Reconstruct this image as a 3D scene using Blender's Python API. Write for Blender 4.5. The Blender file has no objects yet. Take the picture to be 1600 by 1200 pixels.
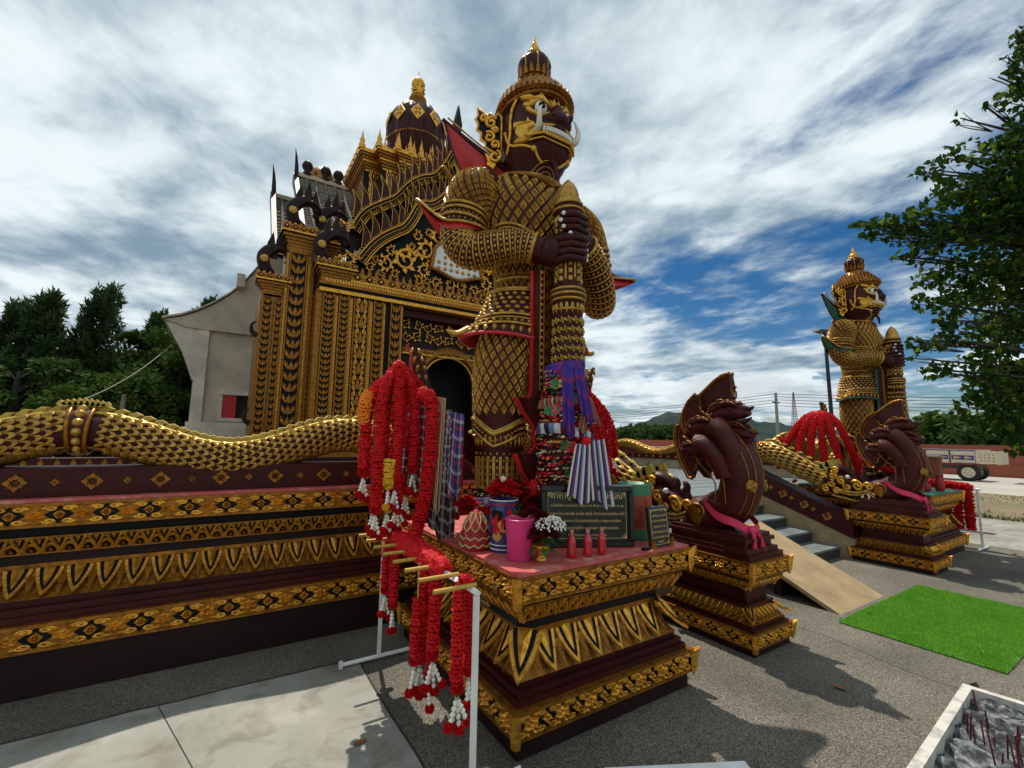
import bpy, math, random
import numpy as np
from mathutils import Vector, Matrix
from mathutils.geometry import tessellate_polygon
PI = math.pi; R = math.radians
random.seed(7); rng = np.random.default_rng(7)
SC = bpy.context.scene; COL = SC.collection
SC.render.engine = 'CYCLES'

# ------------------------------------------------------------------ camera, sky, sun, exposure
cam_d = bpy.data.cameras.new('camera'); cam = bpy.data.objects.new('camera', cam_d); COL.objects.link(cam)
cam_d.sensor_width = 36.0; cam_d.lens = 700 / 1600 * 36; cam_d.clip_start = 0.05; cam_d.clip_end = 5000
CAM = Vector((0, 0, 1.6)); YAW, PITCH, ROLL = R(32.5), R(6.8), R(0.9)
fw = Vector((math.sin(YAW) * math.cos(PITCH), math.cos(YAW) * math.cos(PITCH), math.sin(PITCH)))
rt0 = Vector((math.cos(YAW), -math.sin(YAW), 0)); up0 = rt0.cross(fw)
rt = rt0 * math.cos(ROLL) + up0 * math.sin(ROLL); up = up0 * math.cos(ROLL) - rt0 * math.sin(ROLL)
cam.matrix_world = Matrix(((rt.x, up.x, -fw.x, CAM.x), (rt.y, up.y, -fw.y, CAM.y), (rt.z, up.z, -fw.z, CAM.z), (0, 0, 0, 1)))
SC.camera = cam
SUN_DIR = Vector((0.10, 0.50, 1.0)).normalized()
SUN_EL = math.asin(SUN_DIR.z); SUN_AZ = math.atan2(SUN_DIR.x, SUN_DIR.y)
sun_d = bpy.data.lights.new('sun', 'SUN'); sun_d.energy = 5.0; sun_d.angle = R(0.6); sun_d.color = (1.0, 0.93, 0.82)
sun = bpy.data.objects.new('sun', sun_d); COL.objects.link(sun)
sun.rotation_euler = SUN_DIR.to_track_quat('Z', 'Y').to_euler(); sun.location = (0, 0, 60)
SC.view_settings.view_transform = 'Standard'; SC.view_settings.look = 'None'
SC.view_settings.exposure = -0.2; SC.view_settings.gamma = 1.0; SC.view_settings.use_curve_mapping = False

def make_world():
    w = bpy.data.worlds.new('World'); SC.world = w; w.use_nodes = True
    nt = w.node_tree; nt.nodes.clear(); L = nt.links
    N = lambda t, **k: _n(nt, t, k)
    def math_(op, a, b=None):
        n = nt.nodes.new('ShaderNodeMath'); n.operation = op
        for i, x in enumerate((a, b)):
            if x is None: continue
            if isinstance(x, (int, float)): n.inputs[i].default_value = x
            else: L.new(x, n.inputs[i])
        return n.outputs[0]
    out = nt.nodes.new('ShaderNodeOutputWorld')
    sky = nt.nodes.new('ShaderNodeTexSky'); sky.sky_type = 'NISHITA'; sky.sun_disc = False
    sky.sun_elevation = SUN_EL; sky.sun_rotation = SUN_AZ; sky.air_density = 1.0; sky.dust_density = 0.2; sky.ozone_density = 4.0
    tc = nt.nodes.new('ShaderNodeTexCoord'); sep = nt.nodes.new('ShaderNodeSeparateXYZ'); L.new(tc.outputs['Generated'], sep.inputs[0])
    X, Y, Z = sep.outputs
    den = math_('ADD', math_('MAXIMUM', Z, 0.0), 0.10)
    px = math_('DIVIDE', X, den); py = math_('DIVIDE', Y, den)
    cmb = nt.nodes.new('ShaderNodeCombineXYZ'); L.new(px, cmb.inputs[0]); L.new(py, cmb.inputs[1])
    def noise(scale, detail, rough, off, dist=0.0, src=None, stretch=(1, 1, 1), rot=0.0):
        mp = nt.nodes.new('ShaderNodeMapping'); mp.inputs['Location'].default_value = off; mp.inputs['Scale'].default_value = stretch
        mp.inputs['Rotation'].default_value = (0, 0, rot)
        L.new(src or cmb.outputs[0], mp.inputs[0])
        n = nt.nodes.new('ShaderNodeTexNoise'); n.inputs['Scale'].default_value = scale; n.inputs['Detail'].default_value = detail
        n.inputs['Roughness'].default_value = rough; n.inputs['Distortion'].default_value = dist
        L.new(mp.outputs[0], n.inputs['Vector']); return n.outputs[0]
    def ramp(v, a, b):
        r = nt.nodes.new('ShaderNodeMapRange'); r.interpolation_type = 'SMOOTHSTEP'
        r.inputs[1].default_value = a; r.inputs[2].default_value = b; L.new(v, r.inputs[0]); return r.outputs[0]
    big = noise(0.55, 3, 0.5, (3.1, 1.7, 0), 0.3)
    mid = noise(1.5, 9, 0.58, (7.3, 2.2, 0), 0.25, stretch=(1.0, 0.7, 1), rot=0.5)
    fine = noise(5.0, 8, 0.60, (1.3, 4.2, 0), 0.25, stretch=(1.0, 0.75, 1), rot=0.6)
    # the cloud sheet thins out towards the east (+X) and towards the horizon
    east = math_('MULTIPLY', math_('SUBTRACT', X, 0.58), 0.40)
    low = math_('MULTIPLY', math_('SUBTRACT', 0.42, Z), 0.10)
    dens = math_('ADD', math_('ADD', math_('MULTIPLY', big, 0.62), math_('MULTIPLY', mid, 0.66)), math_('MULTIPLY', fine, 0.30))
    dens = math_('SUBTRACT', dens, math_('MAXIMUM', east, -0.10)); dens = math_('SUBTRACT', dens, math_('MAXIMUM', low, 0.0))
    mask = ramp(dens, 0.56, 0.76)
    # low heaped clouds along the horizon
    az = nt.nodes.new('ShaderNodeCombineXYZ'); L.new(X, az.inputs[0]); L.new(Y, az.inputs[1]); L.new(math_('MULTIPLY', Z, 2.6), az.inputs[2])
    cum = noise(4.2, 9, 0.58, (0.9, 0.35, 0.1), 0.2, src=az.outputs[0])
    cm = math_('SUBTRACT', math_('MULTIPLY', cum, 1.0), math_('MULTIPLY', math_('ABSOLUTE', math_('SUBTRACT', Z, 0.09)), 1.15))
    cmask = ramp(cm, 0.44, 0.50)
    mask2 = math_('MAXIMUM', mask, cmask)
    # cloud brightness: thick parts grey, thin rims white
    shade = ramp(math_('ADD', math_('MULTIPLY', noise(1.1, 8, 0.55, (2.2, 9.1, 0), 0.3, rot=0.4), 0.80), math_('MULTIPLY', fine, 0.30)), 0.40, 0.66)
    cr = nt.nodes.new('ShaderNodeMix'); cr.data_type = 'RGBA'
    cr.inputs[6].default_value = (0.215, 0.315, 0.405, 1); cr.inputs[7].default_value = (0.79, 0.88, 0.905, 1); L.new(shade, cr.inputs[0])
    cr2 = nt.nodes.new('ShaderNodeMix'); cr2.data_type = 'RGBA'; cr2.inputs[7].default_value = (0.62, 0.68, 0.72, 1)
    L.new(cr.outputs[2], cr2.inputs[6]); L.new(math_('MULTIPLY', ramp(cm, 0.46, 0.62), math_('SUBTRACT', 1.0, mask)), cr2.inputs[0])
    hs = nt.nodes.new('ShaderNodeHueSaturation'); hs.inputs['Saturation'].default_value = 1.35; L.new(sky.outputs[0], hs.inputs['Color'])
    b1 = nt.nodes.new('ShaderNodeBackground'); b1.inputs['Strength'].default_value = 0.075; L.new(hs.outputs[0], b1.inputs[0])
    b2 = nt.nodes.new('ShaderNodeBackground'); b2.inputs['Strength'].default_value = 1.24; L.new(cr2.outputs[2], b2.inputs[0])
    mx = nt.nodes.new('ShaderNodeMixShader'); L.new(mask2, mx.inputs[0]); L.new(b1.outputs[0], mx.inputs[1]); L.new(b2.outputs[0], mx.inputs[2])
    L.new(mx.outputs[0], out.inputs[0])
def _n(nt, t, k):
    n = nt.nodes.new(t)
    for a, b in k.items(): setattr(n, a, b)
    return n
make_world()

# ------------------------------------------------------------------ materials
MATS = {}
def pmat(name, col, rough=0.5, metal=0.0, col2=None, nscale=3.0, lo=0.35, hi=0.7, bump=0.0, bscale=40.0, spec=0.5, coat=0.0, trans=0.0, emit=None, sub=None):
    m = bpy.data.materials.new(name); m.use_nodes = True; nt = m.node_tree; L = nt.links
    b = nt.nodes['Principled BSDF']
    b.inputs['Base Color'].default_value = (*col, 1); b.inputs['Roughness'].default_value = rough; b.inputs['Metallic'].default_value = metal
    b.inputs['Specular IOR Level'].default_value = spec; b.inputs['Coat Weight'].default_value = coat
    if trans: b.inputs['Transmission Weight'].default_value = trans
    if emit: b.inputs['Emission Color'].default_value = (*emit[0], 1); b.inputs['Emission Strength'].default_value = emit[1]
    geo = nt.nodes.new('ShaderNodeNewGeometry')
    if col2:
        n = nt.nodes.new('ShaderNodeTexNoise'); n.inputs['Scale'].default_value = nscale; n.inputs['Detail'].default_value = 7; n.inputs['Roughness'].default_value = 0.62
        L.new(geo.outputs['Position'], n.inputs['Vector'])
        mr = nt.nodes.new('ShaderNodeMapRange'); mr.inputs[1].default_value = lo; mr.inputs[2].default_value = hi; L.new(n.outputs[0], mr.inputs[0])
        mx = nt.nodes.new('ShaderNodeMix'); mx.data_type = 'RGBA'; mx.inputs[6].default_value = (*col, 1); mx.inputs[7].default_value = (*col2, 1)
        L.new(mr.outputs[0], mx.inputs[0]); L.new(mx.outputs[2], b.inputs['Base Color'])
    if bump:
        n2 = nt.nodes.new('ShaderNodeTexNoise'); n2.inputs['Scale'].default_value = bscale; n2.inputs['Detail'].default_value = 4
        L.new(geo.outputs['Position'], n2.inputs['Vector'])
        bp = nt.nodes.new('ShaderNodeBump'); bp.inputs['Strength'].default_value = bump; bp.inputs['Distance'].default_value = 0.01
        L.new(n2.outputs[0], bp.inputs['Height']); L.new(bp.outputs[0], b.inputs['Normal'])
    MATS[name] = m; return m
def _nodes(name):
    m = MATS[name]; return m.node_tree, m.node_tree.nodes['Principled BSDF'], m.node_tree.links
pmat('maroon', (0.062, 0.0065, 0.005), 0.45, col2=(0.026, 0.004, 0.0035), nscale=6, lo=0.3, hi=0.72, bump=0.2, bscale=45, spec=0.22)
pmat('maroon_red', (0.088, 0.010, 0.008), 0.45, col2=(0.040, 0.008, 0.007), nscale=9, bump=0.7, bscale=75, spec=0.28)
pmat('dark_maroon', (0.012, 0.0035, 0.0035), 0.55, col2=(0.024, 0.0065, 0.006), nscale=2.5, bump=0.1, bscale=25, spec=0.25)
pmat('black_paint', (0.005, 0.0038, 0.0038), 0.6, spec=0.2)
pmat('gold', (0.86, 0.43, 0.050), 0.34, 0.70, col2=(0.34, 0.13, 0.010), nscale=26, lo=0.42, hi=0.72, bump=0.25, bscale=90)
pmat('gold_dark', (0.42, 0.165, 0.013), 0.40, 0.6, col2=(0.13, 0.045, 0.004), nscale=20, bump=0.25, bscale=60)
pmat('gold_pale', (0.62, 0.36, 0.066), 0.40, 0.55, col2=(0.28, 0.13, 0.018), nscale=20, bump=0.15, bscale=70)
pmat('gold_lime', (0.56, 0.42, 0.07), 0.5, 0.35, col2=(0.38, 0.24, 0.035), nscale=14)
pmat('red_paint', (0.55, 0.012, 0.012), 0.45, col2=(0.42, 0.009, 0.010), nscale=5)
pmat('green_paint', (0.010, 0.10, 0.065), 0.45, col2=(0.008, 0.07, 0.045), nscale=5)
pmat('pink_slab', (0.50, 0.085, 0.075), 0.5, col2=(0.58, 0.30, 0.27), nscale=9, lo=0.5, hi=0.75, bump=0.2)
pmat('green_slab', (0.03, 0.20, 0.13), 0.5, col2=(0.05, 0.26, 0.18), nscale=7)
pmat('white_paint', (0.80, 0.79, 0.76), 0.4, col2=(0.66, 0.64, 0.60), nscale=7)
pmat('tusk', (0.78, 0.74, 0.64), 0.35, col2=(0.62, 0.56, 0.45), nscale=9)
pmat('grey_paint', (0.45, 0.46, 0.46), 0.5, col2=(0.36, 0.37, 0.37), nscale=5)
pmat('gold_bright', (0.78, 0.46, 0.05), 0.38, 0.35, col2=(0.60, 0.30, 0.025), nscale=25)
pmat('brass_rod', (0.52, 0.31, 0.06), 0.38, 0.3)
pmat('garland_red', (0.62, 0.006, 0.010), 0.7, col2=(0.42, 0.004, 0.007), nscale=25, spec=0.25)
pmat('garland_orange', (0.80, 0.22, 0.008), 0.7)
pmat('garland_yellow', (0.75, 0.46, 0.02), 0.7)
pmat('jasmine', (0.80, 0.78, 0.68), 0.6)
pmat('leaf_green', (0.035, 0.13, 0.018), 0.45, col2=(0.02, 0.07, 0.012), nscale=20)
pmat('pink_cloth', (0.80, 0.045, 0.13), 0.65, col2=(0.66, 0.03, 0.09), nscale=9)
pmat('pink_plastic', (0.72, 0.05, 0.22), 0.35)
pmat('black_stone', (0.008, 0.010, 0.009), 0.22, col2=(0.014, 0.016, 0.014), nscale=30)
pmat('gilt_letter', (0.68, 0.50, 0.20), 0.45, 0.2)
pmat('blue_vase', (0.018, 0.03, 0.12), 0.25, col2=(0.03, 0.05, 0.20), nscale=10, coat=0.4)
pmat('red_drink', (0.60, 0.010, 0.02), 0.10, trans=0.25, coat=0.6)
pmat('cap_metal', (0.35, 0.16, 0.15), 0.4, 0.5)
pmat('candle_red', (0.36, 0.075, 0.035), 0.5, col2=(0.30, 0.06, 0.03), nscale=8)
pmat('candle_green', (0.06, 0.24, 0.10), 0.5, col2=(0.04, 0.18, 0.07), nscale=8)
pmat('plaster', (0.58, 0.48, 0.36), 0.85, col2=(0.36, 0.30, 0.225), nscale=1.2, lo=0.36, hi=0.72, bump=0.3, bscale=12)
pmat('plaster_white', (0.68, 0.60, 0.48), 0.85, col2=(0.43, 0.37, 0.30), nscale=1.5, bump=0.2)
pmat('stained_wall', (0.36, 0.28, 0.19), 0.85, col2=(0.13, 0.105, 0.075), nscale=2.2, lo=0.42, hi=0.66, bump=0.3)
pmat('beige_ramp', (0.38, 0.265, 0.14), 0.8, col2=(0.24, 0.165, 0.085), nscale=4.5, bump=0.5, bscale=90)
pmat('shutter_red', (0.48, 0.010, 0.010), 0.5)
pmat('slate', (0.10, 0.125, 0.125), 0.5, col2=(0.20, 0.23, 0.225), nscale=5, bump=0.15)
pmat('slate_riser', (0.035, 0.042, 0.042), 0.5)
pmat('roof_silver', (0.23, 0.20, 0.16), 0.85, 0.0, spec=0.1, col2=(0.10, 0.085, 0.066), nscale=6, bump=0.3, bscale=18)
pmat('bark', (0.085, 0.065, 0.05), 0.85, col2=(0.04, 0.03, 0.024), nscale=14, bump=0.6, bscale=30)
pmat('wood_pole', (0.20, 0.16, 0.12), 0.8, col2=(0.14, 0.11, 0.08), nscale=9)
pmat('concrete_pole', (0.30, 0.28, 0.25), 0.8)
pmat('steel_dark', (0.05, 0.055, 0.06), 0.5, 0.6)
pmat('brick_wall', (0.27, 0.075, 0.042), 0.8, col2=(0.26, 0.065, 0.035), nscale=3)
pmat('tyre', (0.012, 0.012, 0.013), 0.8)
pmat('truck_cream', (0.62, 0.55, 0.42), 0.45, col2=(0.50, 0.43, 0.32), nscale=6)
pmat('truck_blue', (0.02, 0.03, 0.26), 0.45)
pmat('truck_red', (0.16, 0.02, 0.015), 0.5)
pmat('tv_red', (0.35, 0.06, 0.05), 0.5)
pmat('incense', (0.10, 0.006, 0.012), 0.7)
pmat('ash', (0.035, 0.038, 0.042), 0.95, col2=(0.24, 0.25, 0.25), nscale=16, lo=0.46, hi=0.62, bump=1.0, bscale=60)
pmat('tray_white', (0.55, 0.52, 0.46), 0.7, col2=(0.24, 0.23, 0.21), nscale=12, lo=0.48, hi=0.7)
pmat('dry_leaf', (0.23, 0.075, 0.022), 0.7)
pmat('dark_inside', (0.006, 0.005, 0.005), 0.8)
pmat('lamp_glow', (0.9, 0.8, 0.6), 0.5, emit=((1, 0.75, 0.45), 4.0))
pmat('purple_cloth', (0.06, 0.02, 0.20), 0.7)
pmat('basket_red', (0.36, 0.012, 0.018), 0.6)
pmat('basket_tan', (0.50, 0.36, 0.16), 0.6)

def foliage_mat(name, c1, c2, nscale=1.5, trans=0.25):
    m = pmat(name, c1, 0.8, col2=c2, nscale=nscale, lo=0.3, hi=0.75, spec=0.10); nt, b, L = _nodes(name)
    t = nt.nodes.new('ShaderNodeBsdfTranslucent'); mx = nt.nodes.new('ShaderNodeMixShader'); mx.inputs[0].default_value = trans
    src = b.inputs['Base Color'].links[0].from_socket
    hs = nt.nodes.new('ShaderNodeHueSaturation'); hs.inputs['Value'].default_value = 1.7; L.new(src, hs.inputs['Color']); L.new(hs.outputs[0], t.inputs[0])
    L.new(b.outputs[0], mx.inputs[1]); L.new(t.outputs[0], mx.inputs[2]); L.new(mx.outputs[0], nt.nodes['Material Output'].inputs[0])
foliage_mat('leaf_bodhi', (0.016, 0.046, 0.008), (0.038, 0.075, 0.010), 1.6, 0.26)
foliage_mat('leaf_bodhi_new', (0.12, 0.20, 0.015), (0.10, 0.13, 0.012), 1.2, 0.35)
foliage_mat('needle_dark', (0.024, 0.055, 0.022), (0.055, 0.085, 0.026), 0.7, 0.2)
foliage_mat('leaf_dark', (0.024, 0.062, 0.012), (0.070, 0.105, 0.014), 0.8, 0.2)
foliage_mat('leaf_far', (0.035, 0.075, 0.020), (0.06, 0.10, 0.022), 0.3, 0.15)
foliage_mat('petal_red', (0.42, 0.010, 0.014), (0.30, 0.006, 0.010), 20, 0.2)
foliage_mat('petal_dark', (0.12, 0.005, 0.012), (0.07, 0.004, 0.009), 20, 0.1)
foliage_mat('turf_blade', (0.11, 0.31, 0.022), (0.19, 0.38, 0.05), 3.5, 0.25)

def mat_ground():
    # grey exposed aggregate: fine pale and dark grains
    m = pmat('aggregate', (0.15, 0.145, 0.13), 0.8); nt, b, L = _nodes('aggregate')
    geo = nt.nodes.new('ShaderNodeNewGeometry')
    v = nt.nodes.new('ShaderNodeTexVoronoi'); v.inputs['Scale'].default_value = 210; L.new(geo.outputs['Position'], v.inputs['Vector'])
    hsv = nt.nodes.new('ShaderNodeSeparateColor'); L.new(v.outputs['Color'], hsv.inputs[0])
    n = nt.nodes.new('ShaderNodeTexNoise'); n.inputs['Scale'].default_value = 0.9; n.inputs['Detail'].default_value = 10; L.new(geo.outputs['Position'], n.inputs['Vector'])
    rp = nt.nodes.new('ShaderNodeValToRGB'); e = rp.color_ramp.elements
    e[0].position = 0.0; e[0].color = (0.036, 0.032, 0.024, 1); e[1].position = 1.0; e[1].color = (0.30, 0.265, 0.20, 1)
    e2 = rp.color_ramp.elements.new(0.55); e2.color = (0.115, 0.102, 0.080, 1)
    L.new(hsv.outputs[0], rp.inputs[0])
    mx = nt.nodes.new('ShaderNodeMix'); mx.data_type = 'RGBA'; mx.blend_type = 'MULTIPLY'; mx.inputs[0].default_value = 1.0
    r2 = nt.nodes.new('ShaderNodeMapRange'); r2.inputs[1].default_value = 0.3; r2.inputs[2].default_value = 0.7; r2.inputs[3].default_value = 0.55; r2.inputs[4].default_value = 1.25
    L.new(n.outputs[0], r2.inputs[0]); L.new(rp.outputs[0], mx.inputs[6]); L.new(r2.outputs[0], mx.inputs[7]); L.new(mx.outputs[2], b.inputs['Base Color'])
    bp = nt.nodes.new('ShaderNodeBump'); bp.inputs['Strength'].default_value = 0.6; bp.inputs['Distance'].default_value = 0.006
    L.new(v.outputs['Distance'], bp.inputs['Height']); L.new(bp.outputs[0], b.inputs['Normal'])
    # worn pale concrete with blotches
    m = pmat('concrete', (0.5, 0.48, 0.43), 0.75); nt, b, L = _nodes('concrete')
    geo = nt.nodes.new('ShaderNodeNewGeometry')
    def nz(s, d, dist):
        n = nt.nodes.new('ShaderNodeTexNoise'); n.inputs['Scale'].default_value = s; n.inputs['Detail'].default_value = d; n.inputs['Distortion'].default_value = dist
        n.inputs['Roughness'].default_value = 0.62; L.new(geo.outputs['Position'], n.inputs['Vector']); return n.outputs[0]
    rp = nt.nodes.new('ShaderNodeValToRGB'); e = rp.color_ramp.elements
    e[0].position = 0.28; e[0].color = (0.19, 0.175, 0.135, 1); e[1].position = 0.66; e[1].color = (0.36, 0.345, 0.30, 1)
    x = rp.color_ramp.elements.new(0.43); x.color = (0.255, 0.25, 0.21, 1); x = rp.color_ramp.elements.new(0.53); x.color = (0.28, 0.272, 0.235, 1)
    L.new(nz(1.9, 12, 0.35), rp.inputs[0])
    rp2 = nt.nodes.new('ShaderNodeValToRGB'); e = rp2.color_ramp.elements
    e[0].position = 0.36; e[0].color = (0.45, 0.40, 0.32, 1); e[1].position = 0.50; e[1].color = (1, 1, 1, 1); L.new(nz(4.2, 12, 0.5), rp2.inputs[0])
    mx = nt.nodes.new('ShaderNodeMix'); mx.data_type = 'RGBA'; mx.blend_type = 'MULTIPLY'; mx.inputs[0].default_value = 0.55
    L.new(rp.outputs[0], mx.inputs[6]); L.new(rp2.outputs[0], mx.inputs[7]); L.new(mx.outputs[2], b.inputs['Base Color'])
    bp = nt.nodes.new('ShaderNodeBump'); bp.inputs['Strength'].default_value = 0.25; bp.inputs['Distance'].default_value = 0.01
    L.new(nz(30, 8, 0.5), bp.inputs['Height']); L.new(bp.outputs[0], b.inputs['Normal'])
mat_ground()
pmat('soil', (0.22, 0.155, 0.085), 0.95, col2=(0.11, 0.105, 0.045), nscale=0.8, bump=0.6, bscale=20)
pmat('road', (0.40, 0.36, 0.31), 0.85, col2=(0.33, 0.30, 0.26), nscale=0.6)
pmat('field', (0.07, 0.11, 0.03), 0.95, col2=(0.13, 0.12, 0.05), nscale=0.15)
pmat('hill_green', (0.018, 0.030, 0.030), 0.95, spec=0.05, col2=(0.032, 0.046, 0.038), nscale=0.02, bump=1.0, bscale=0.08)
pmat('turf_base', (0.08, 0.25, 0.018), 0.9)
pmat('seam', (0.03, 0.028, 0.025), 0.95)

def cloth_mat(name, cols, su, sv, plaid=True):
    # woven checks: bands along u crossed by bands along v (flat print of the cloth itself)
    m = pmat(name, cols[0], 0.8, spec=0.2); nt, b, L = _nodes(name)
    uv = nt.nodes.new('ShaderNodeUVMap'); sp = nt.nodes.new('ShaderNodeSeparateXYZ'); L.new(uv.outputs[0], sp.inputs[0])
    def bands(sock, s):
        mu = nt.nodes.new('ShaderNodeMath'); mu.operation = 'MULTIPLY'; mu.inputs[1].default_value = s; L.new(sock, mu.inputs[0])
        fr = nt.nodes.new('ShaderNodeMath'); fr.operation = 'FRACT'; L.new(mu.outputs[0], fr.inputs[0])
        rp = nt.nodes.new('ShaderNodeValToRGB'); rp.color_ramp.interpolation = 'CONSTANT'; e = rp.color_ramp.elements
        k = len(cols); e[0].position = 0; e[0].color = (*cols[0], 1); e[1].position = 1.0 / k; e[1].color = (*cols[1 % k], 1)
        for i in range(2, k): x = rp.color_ramp.elements.new(i / k); x.color = (*cols[i], 1)
        L.new(fr.outputs[0], rp.inputs[0]); return rp.outputs[0]
    a = bands(sp.outputs[0], su)
    if plaid:
        mx = nt.nodes.new('ShaderNodeMix'); mx.data_type = 'RGBA'; mx.inputs[0].default_value = 0.5
        L.new(a, mx.inputs[6]); L.new(bands(sp.outputs[1], sv), mx.inputs[7]); a = mx.outputs[2]
    L.new(a, b.inputs['Base Color'])
cloth_mat('plaid_blue', [(0.03, 0.04, 0.16), (0.05, 0.06, 0.20), (0.45, 0.43, 0.45), (0.03, 0.04, 0.15), (0.30, 0.03, 0.05)], 3, 5)
cloth_mat('plaid_maroon', [(0.14, 0.012, 0.02), (0.50, 0.45, 0.42), (0.02, 0.02, 0.05), (0.16, 0.015, 0.03)], 5, 9)
cloth_mat('plaid_dark', [(0.02, 0.022, 0.03), (0.45, 0.43, 0.38), (0.025, 0.03, 0.03), (0.10, 0.02, 0.02)], 4, 7)
cloth_mat('stripe_white', [(0.60, 0.55, 0.52), (0.10, 0.012, 0.03), (0.07, 0.09, 0.24), (0.60, 0.55, 0.52), (0.03, 0.02, 0.06), (0.16, 0.19, 0.36)], 1.7, 1, False)
cloth_mat('stripe_purple', [(0.035, 0.03, 0.26), (0.05, 0.04, 0.30), (0.28, 0.03, 0.10), (0.035, 0.025, 0.22)], 2, 3)
cloth_mat('stripe_tan', [(0.50, 0.33, 0.16), (0.30, 0.05, 0.03), (0.55, 0.42, 0.25), (0.10, 0.05, 0.03)], 4, 1, False)
cloth_mat('stripe_multi', [(0.45, 0.02, 0.03), (0.50, 0.40, 0.20), (0.02, 0.02, 0.02), (0.05, 0.20, 0.06), (0.50, 0.05, 0.10)], 6, 1, False)

# ------------------------------------------------------------------ mesh building
class MB:
    def __init__(s): s.v = []; s.f = []; s.mi = []; s.sm = []; s.mats = []; s.uv = None
    def m(s, name):
        if name not in s.mats: s.mats.append(name)
        return s.mats.index(name)
    def add(s, vs, fs, mat, smooth=False):
        o = len(s.v); k = s.m(mat)
        s.v.extend([tuple(v) for v in vs]); s.f.extend([tuple(i + o for i in f) for f in fs])
        s.mi.extend([k] * len(fs)); s.sm.extend([smooth] * len(fs)); return s
    def box(s, x0, y0, z0, x1, y1, z1, mat):
        vs = [(x0, y0, z0), (x1, y0, z0), (x1, y1, z0), (x0, y1, z0), (x0, y0, z1), (x1, y0, z1), (x1, y1, z1), (x0, y1, z1)]
        return s.add(vs, [(0, 3, 2, 1), (4, 5, 6, 7), (0, 1, 5, 4), (1, 2, 6, 5), (2, 3, 7, 6), (3, 0, 4, 7)], mat)
    def rings(s, rings, mat, closed=True, caps=True, smooth=True):
        n = len(rings[0]); vs = [p for r in rings for p in r]; fs = []
        for j in range(len(rings) - 1):
            for i in range(n if closed else n - 1):
                a = j * n + i; b = j * n + (i + 1) % n
                fs.append((a, b, b + n, a + n))
        s.add(vs, fs, mat, smooth)
        if caps and closed:
            s.add(rings[0], [tuple(range(n))[::-1]], mat); s.add(rings[-1], [tuple(range(n))], mat)
        return s
    def lathe(s, prof, n, mat, c=(0, 0, 0), sx=1, sy=1, smooth=True, caps=True, lobes=0, lob=0.0):
        rs = []
        for r, z in prof:
            ring = []
            for i in range(n):
                a = 2 * PI * i / n; rr = r * (1 + lob * (abs(math.cos(lobes * a / 2)) - 0.6)) if lobes else r
                ring.append((c[0] + rr * sx * math.cos(a), c[1] + rr * sy * math.sin(a), c[2] + z))
            rs.append(ring)
        return s.rings(rs, mat, True, caps, smooth)
    def tube(s, pts, rad, mat, n=6, caps=True, flat=1.0, ref=None, smooth=True, closed=False):
        pts = [Vector(p) for p in pts]; m = len(pts)
        if not hasattr(rad, '__len__'): rad = [rad] * m
        rs = []; prev = None
        for i, p in enumerate(pts):
            if closed: t = pts[(i + 1) % m] - pts[i - 1]
            else: t = pts[min(i + 1, m - 1)] - pts[max(i - 1, 0)]
            if t.length < 1e-9: t = Vector((0, 0, 1))
            t.normalize()
            if ref is not None: a = Vector(ref) - t * t.dot(Vector(ref))
            elif prev is None:
                a = Vector((0, 0, 1)) if abs(t.z) < 0.9 else Vector((1, 0, 0)); a = a - t * t.dot(a)
            else: a = prev - t * t.dot(prev)
            if a.length < 1e-6: a = t.orthogonal()
            a.normalize(); prev = a; b = t.cross(a)
            rs.append([p + (a * math.cos(2 * PI * k / n) * flat + b * math.sin(2 * PI * k / n)) * rad[i] for k in range(n)])
        if closed: rs.append(rs[0]); caps = False
        return s.rings(rs, mat, True, caps, smooth)
    def sphere(s, c, r, mat, n=8, m=5, sx=1, sy=1, sz=1):
        prof = [(max(1e-4, math.sin(PI * j / m)), -math.cos(PI * j / m)) for j in range(m + 1)]
        rs = [[(c[0] + r * sx * q * math.cos(2 * PI * i / n), c[1] + r * sy * q * math.sin(2 * PI * i / n), c[2] + r * sz * z) for i in range(n)] for q, z in prof]
        return s.rings(rs, mat, True, False, True)
    def plate(s, out2, d, mat, T=None, bevel=0.0, side=None):
        """outline (a,b) extruded from depth 0 to d; T maps (a,b,depth) to a point; bevel insets the front edge"""
        T = T or (lambda a, b, c: (a, b, c))
        n = len(out2); P = [Vector((p[0], p[1])) for p in out2]
        area = sum(P[i].x * P[(i + 1) % n].y - P[(i + 1) % n].x * P[i].y for i in range(n))
        if area < 0: P.reverse()
        tri = tessellate_polygon([[Vector((p.x, p.y, 0)) for p in P]])
        tri2 = []
        for t in tri:
            a, b, c = (P[i] for i in t)
            tri2.append(t if (b - a).cross(c - a) > 0 else (t[0], t[2], t[1]))
        front = P
        if bevel:
            front = []
            for i in range(n):
                e1 = (P[i] - P[i - 1]); e2 = (P[(i + 1) % n] - P[i])
                n1 = Vector((-e1.y, e1.x)).normalized() if e1.length > 1e-9 else Vector((0, 0)); n2 = Vector((-e2.y, e2.x)).normalized() if e2.length > 1e-9 else n1
                q = n1 + n2; front.append(P[i] + (q.normalized() if q.length > 1e-6 else n1) * bevel)
        vb = [T(p.x, p.y, 0) for p in P]; vf = [T(p.x, p.y, d) for p in front]
        s.add(vf, tri2, mat)
        s.add(vb + vf, [(i, (i + 1) % n, n + (i + 1) % n, n + i) for i in range(n)], side or mat)
        s.add(vb, [t[::-1] for t in tri2], side or mat); return s
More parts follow.
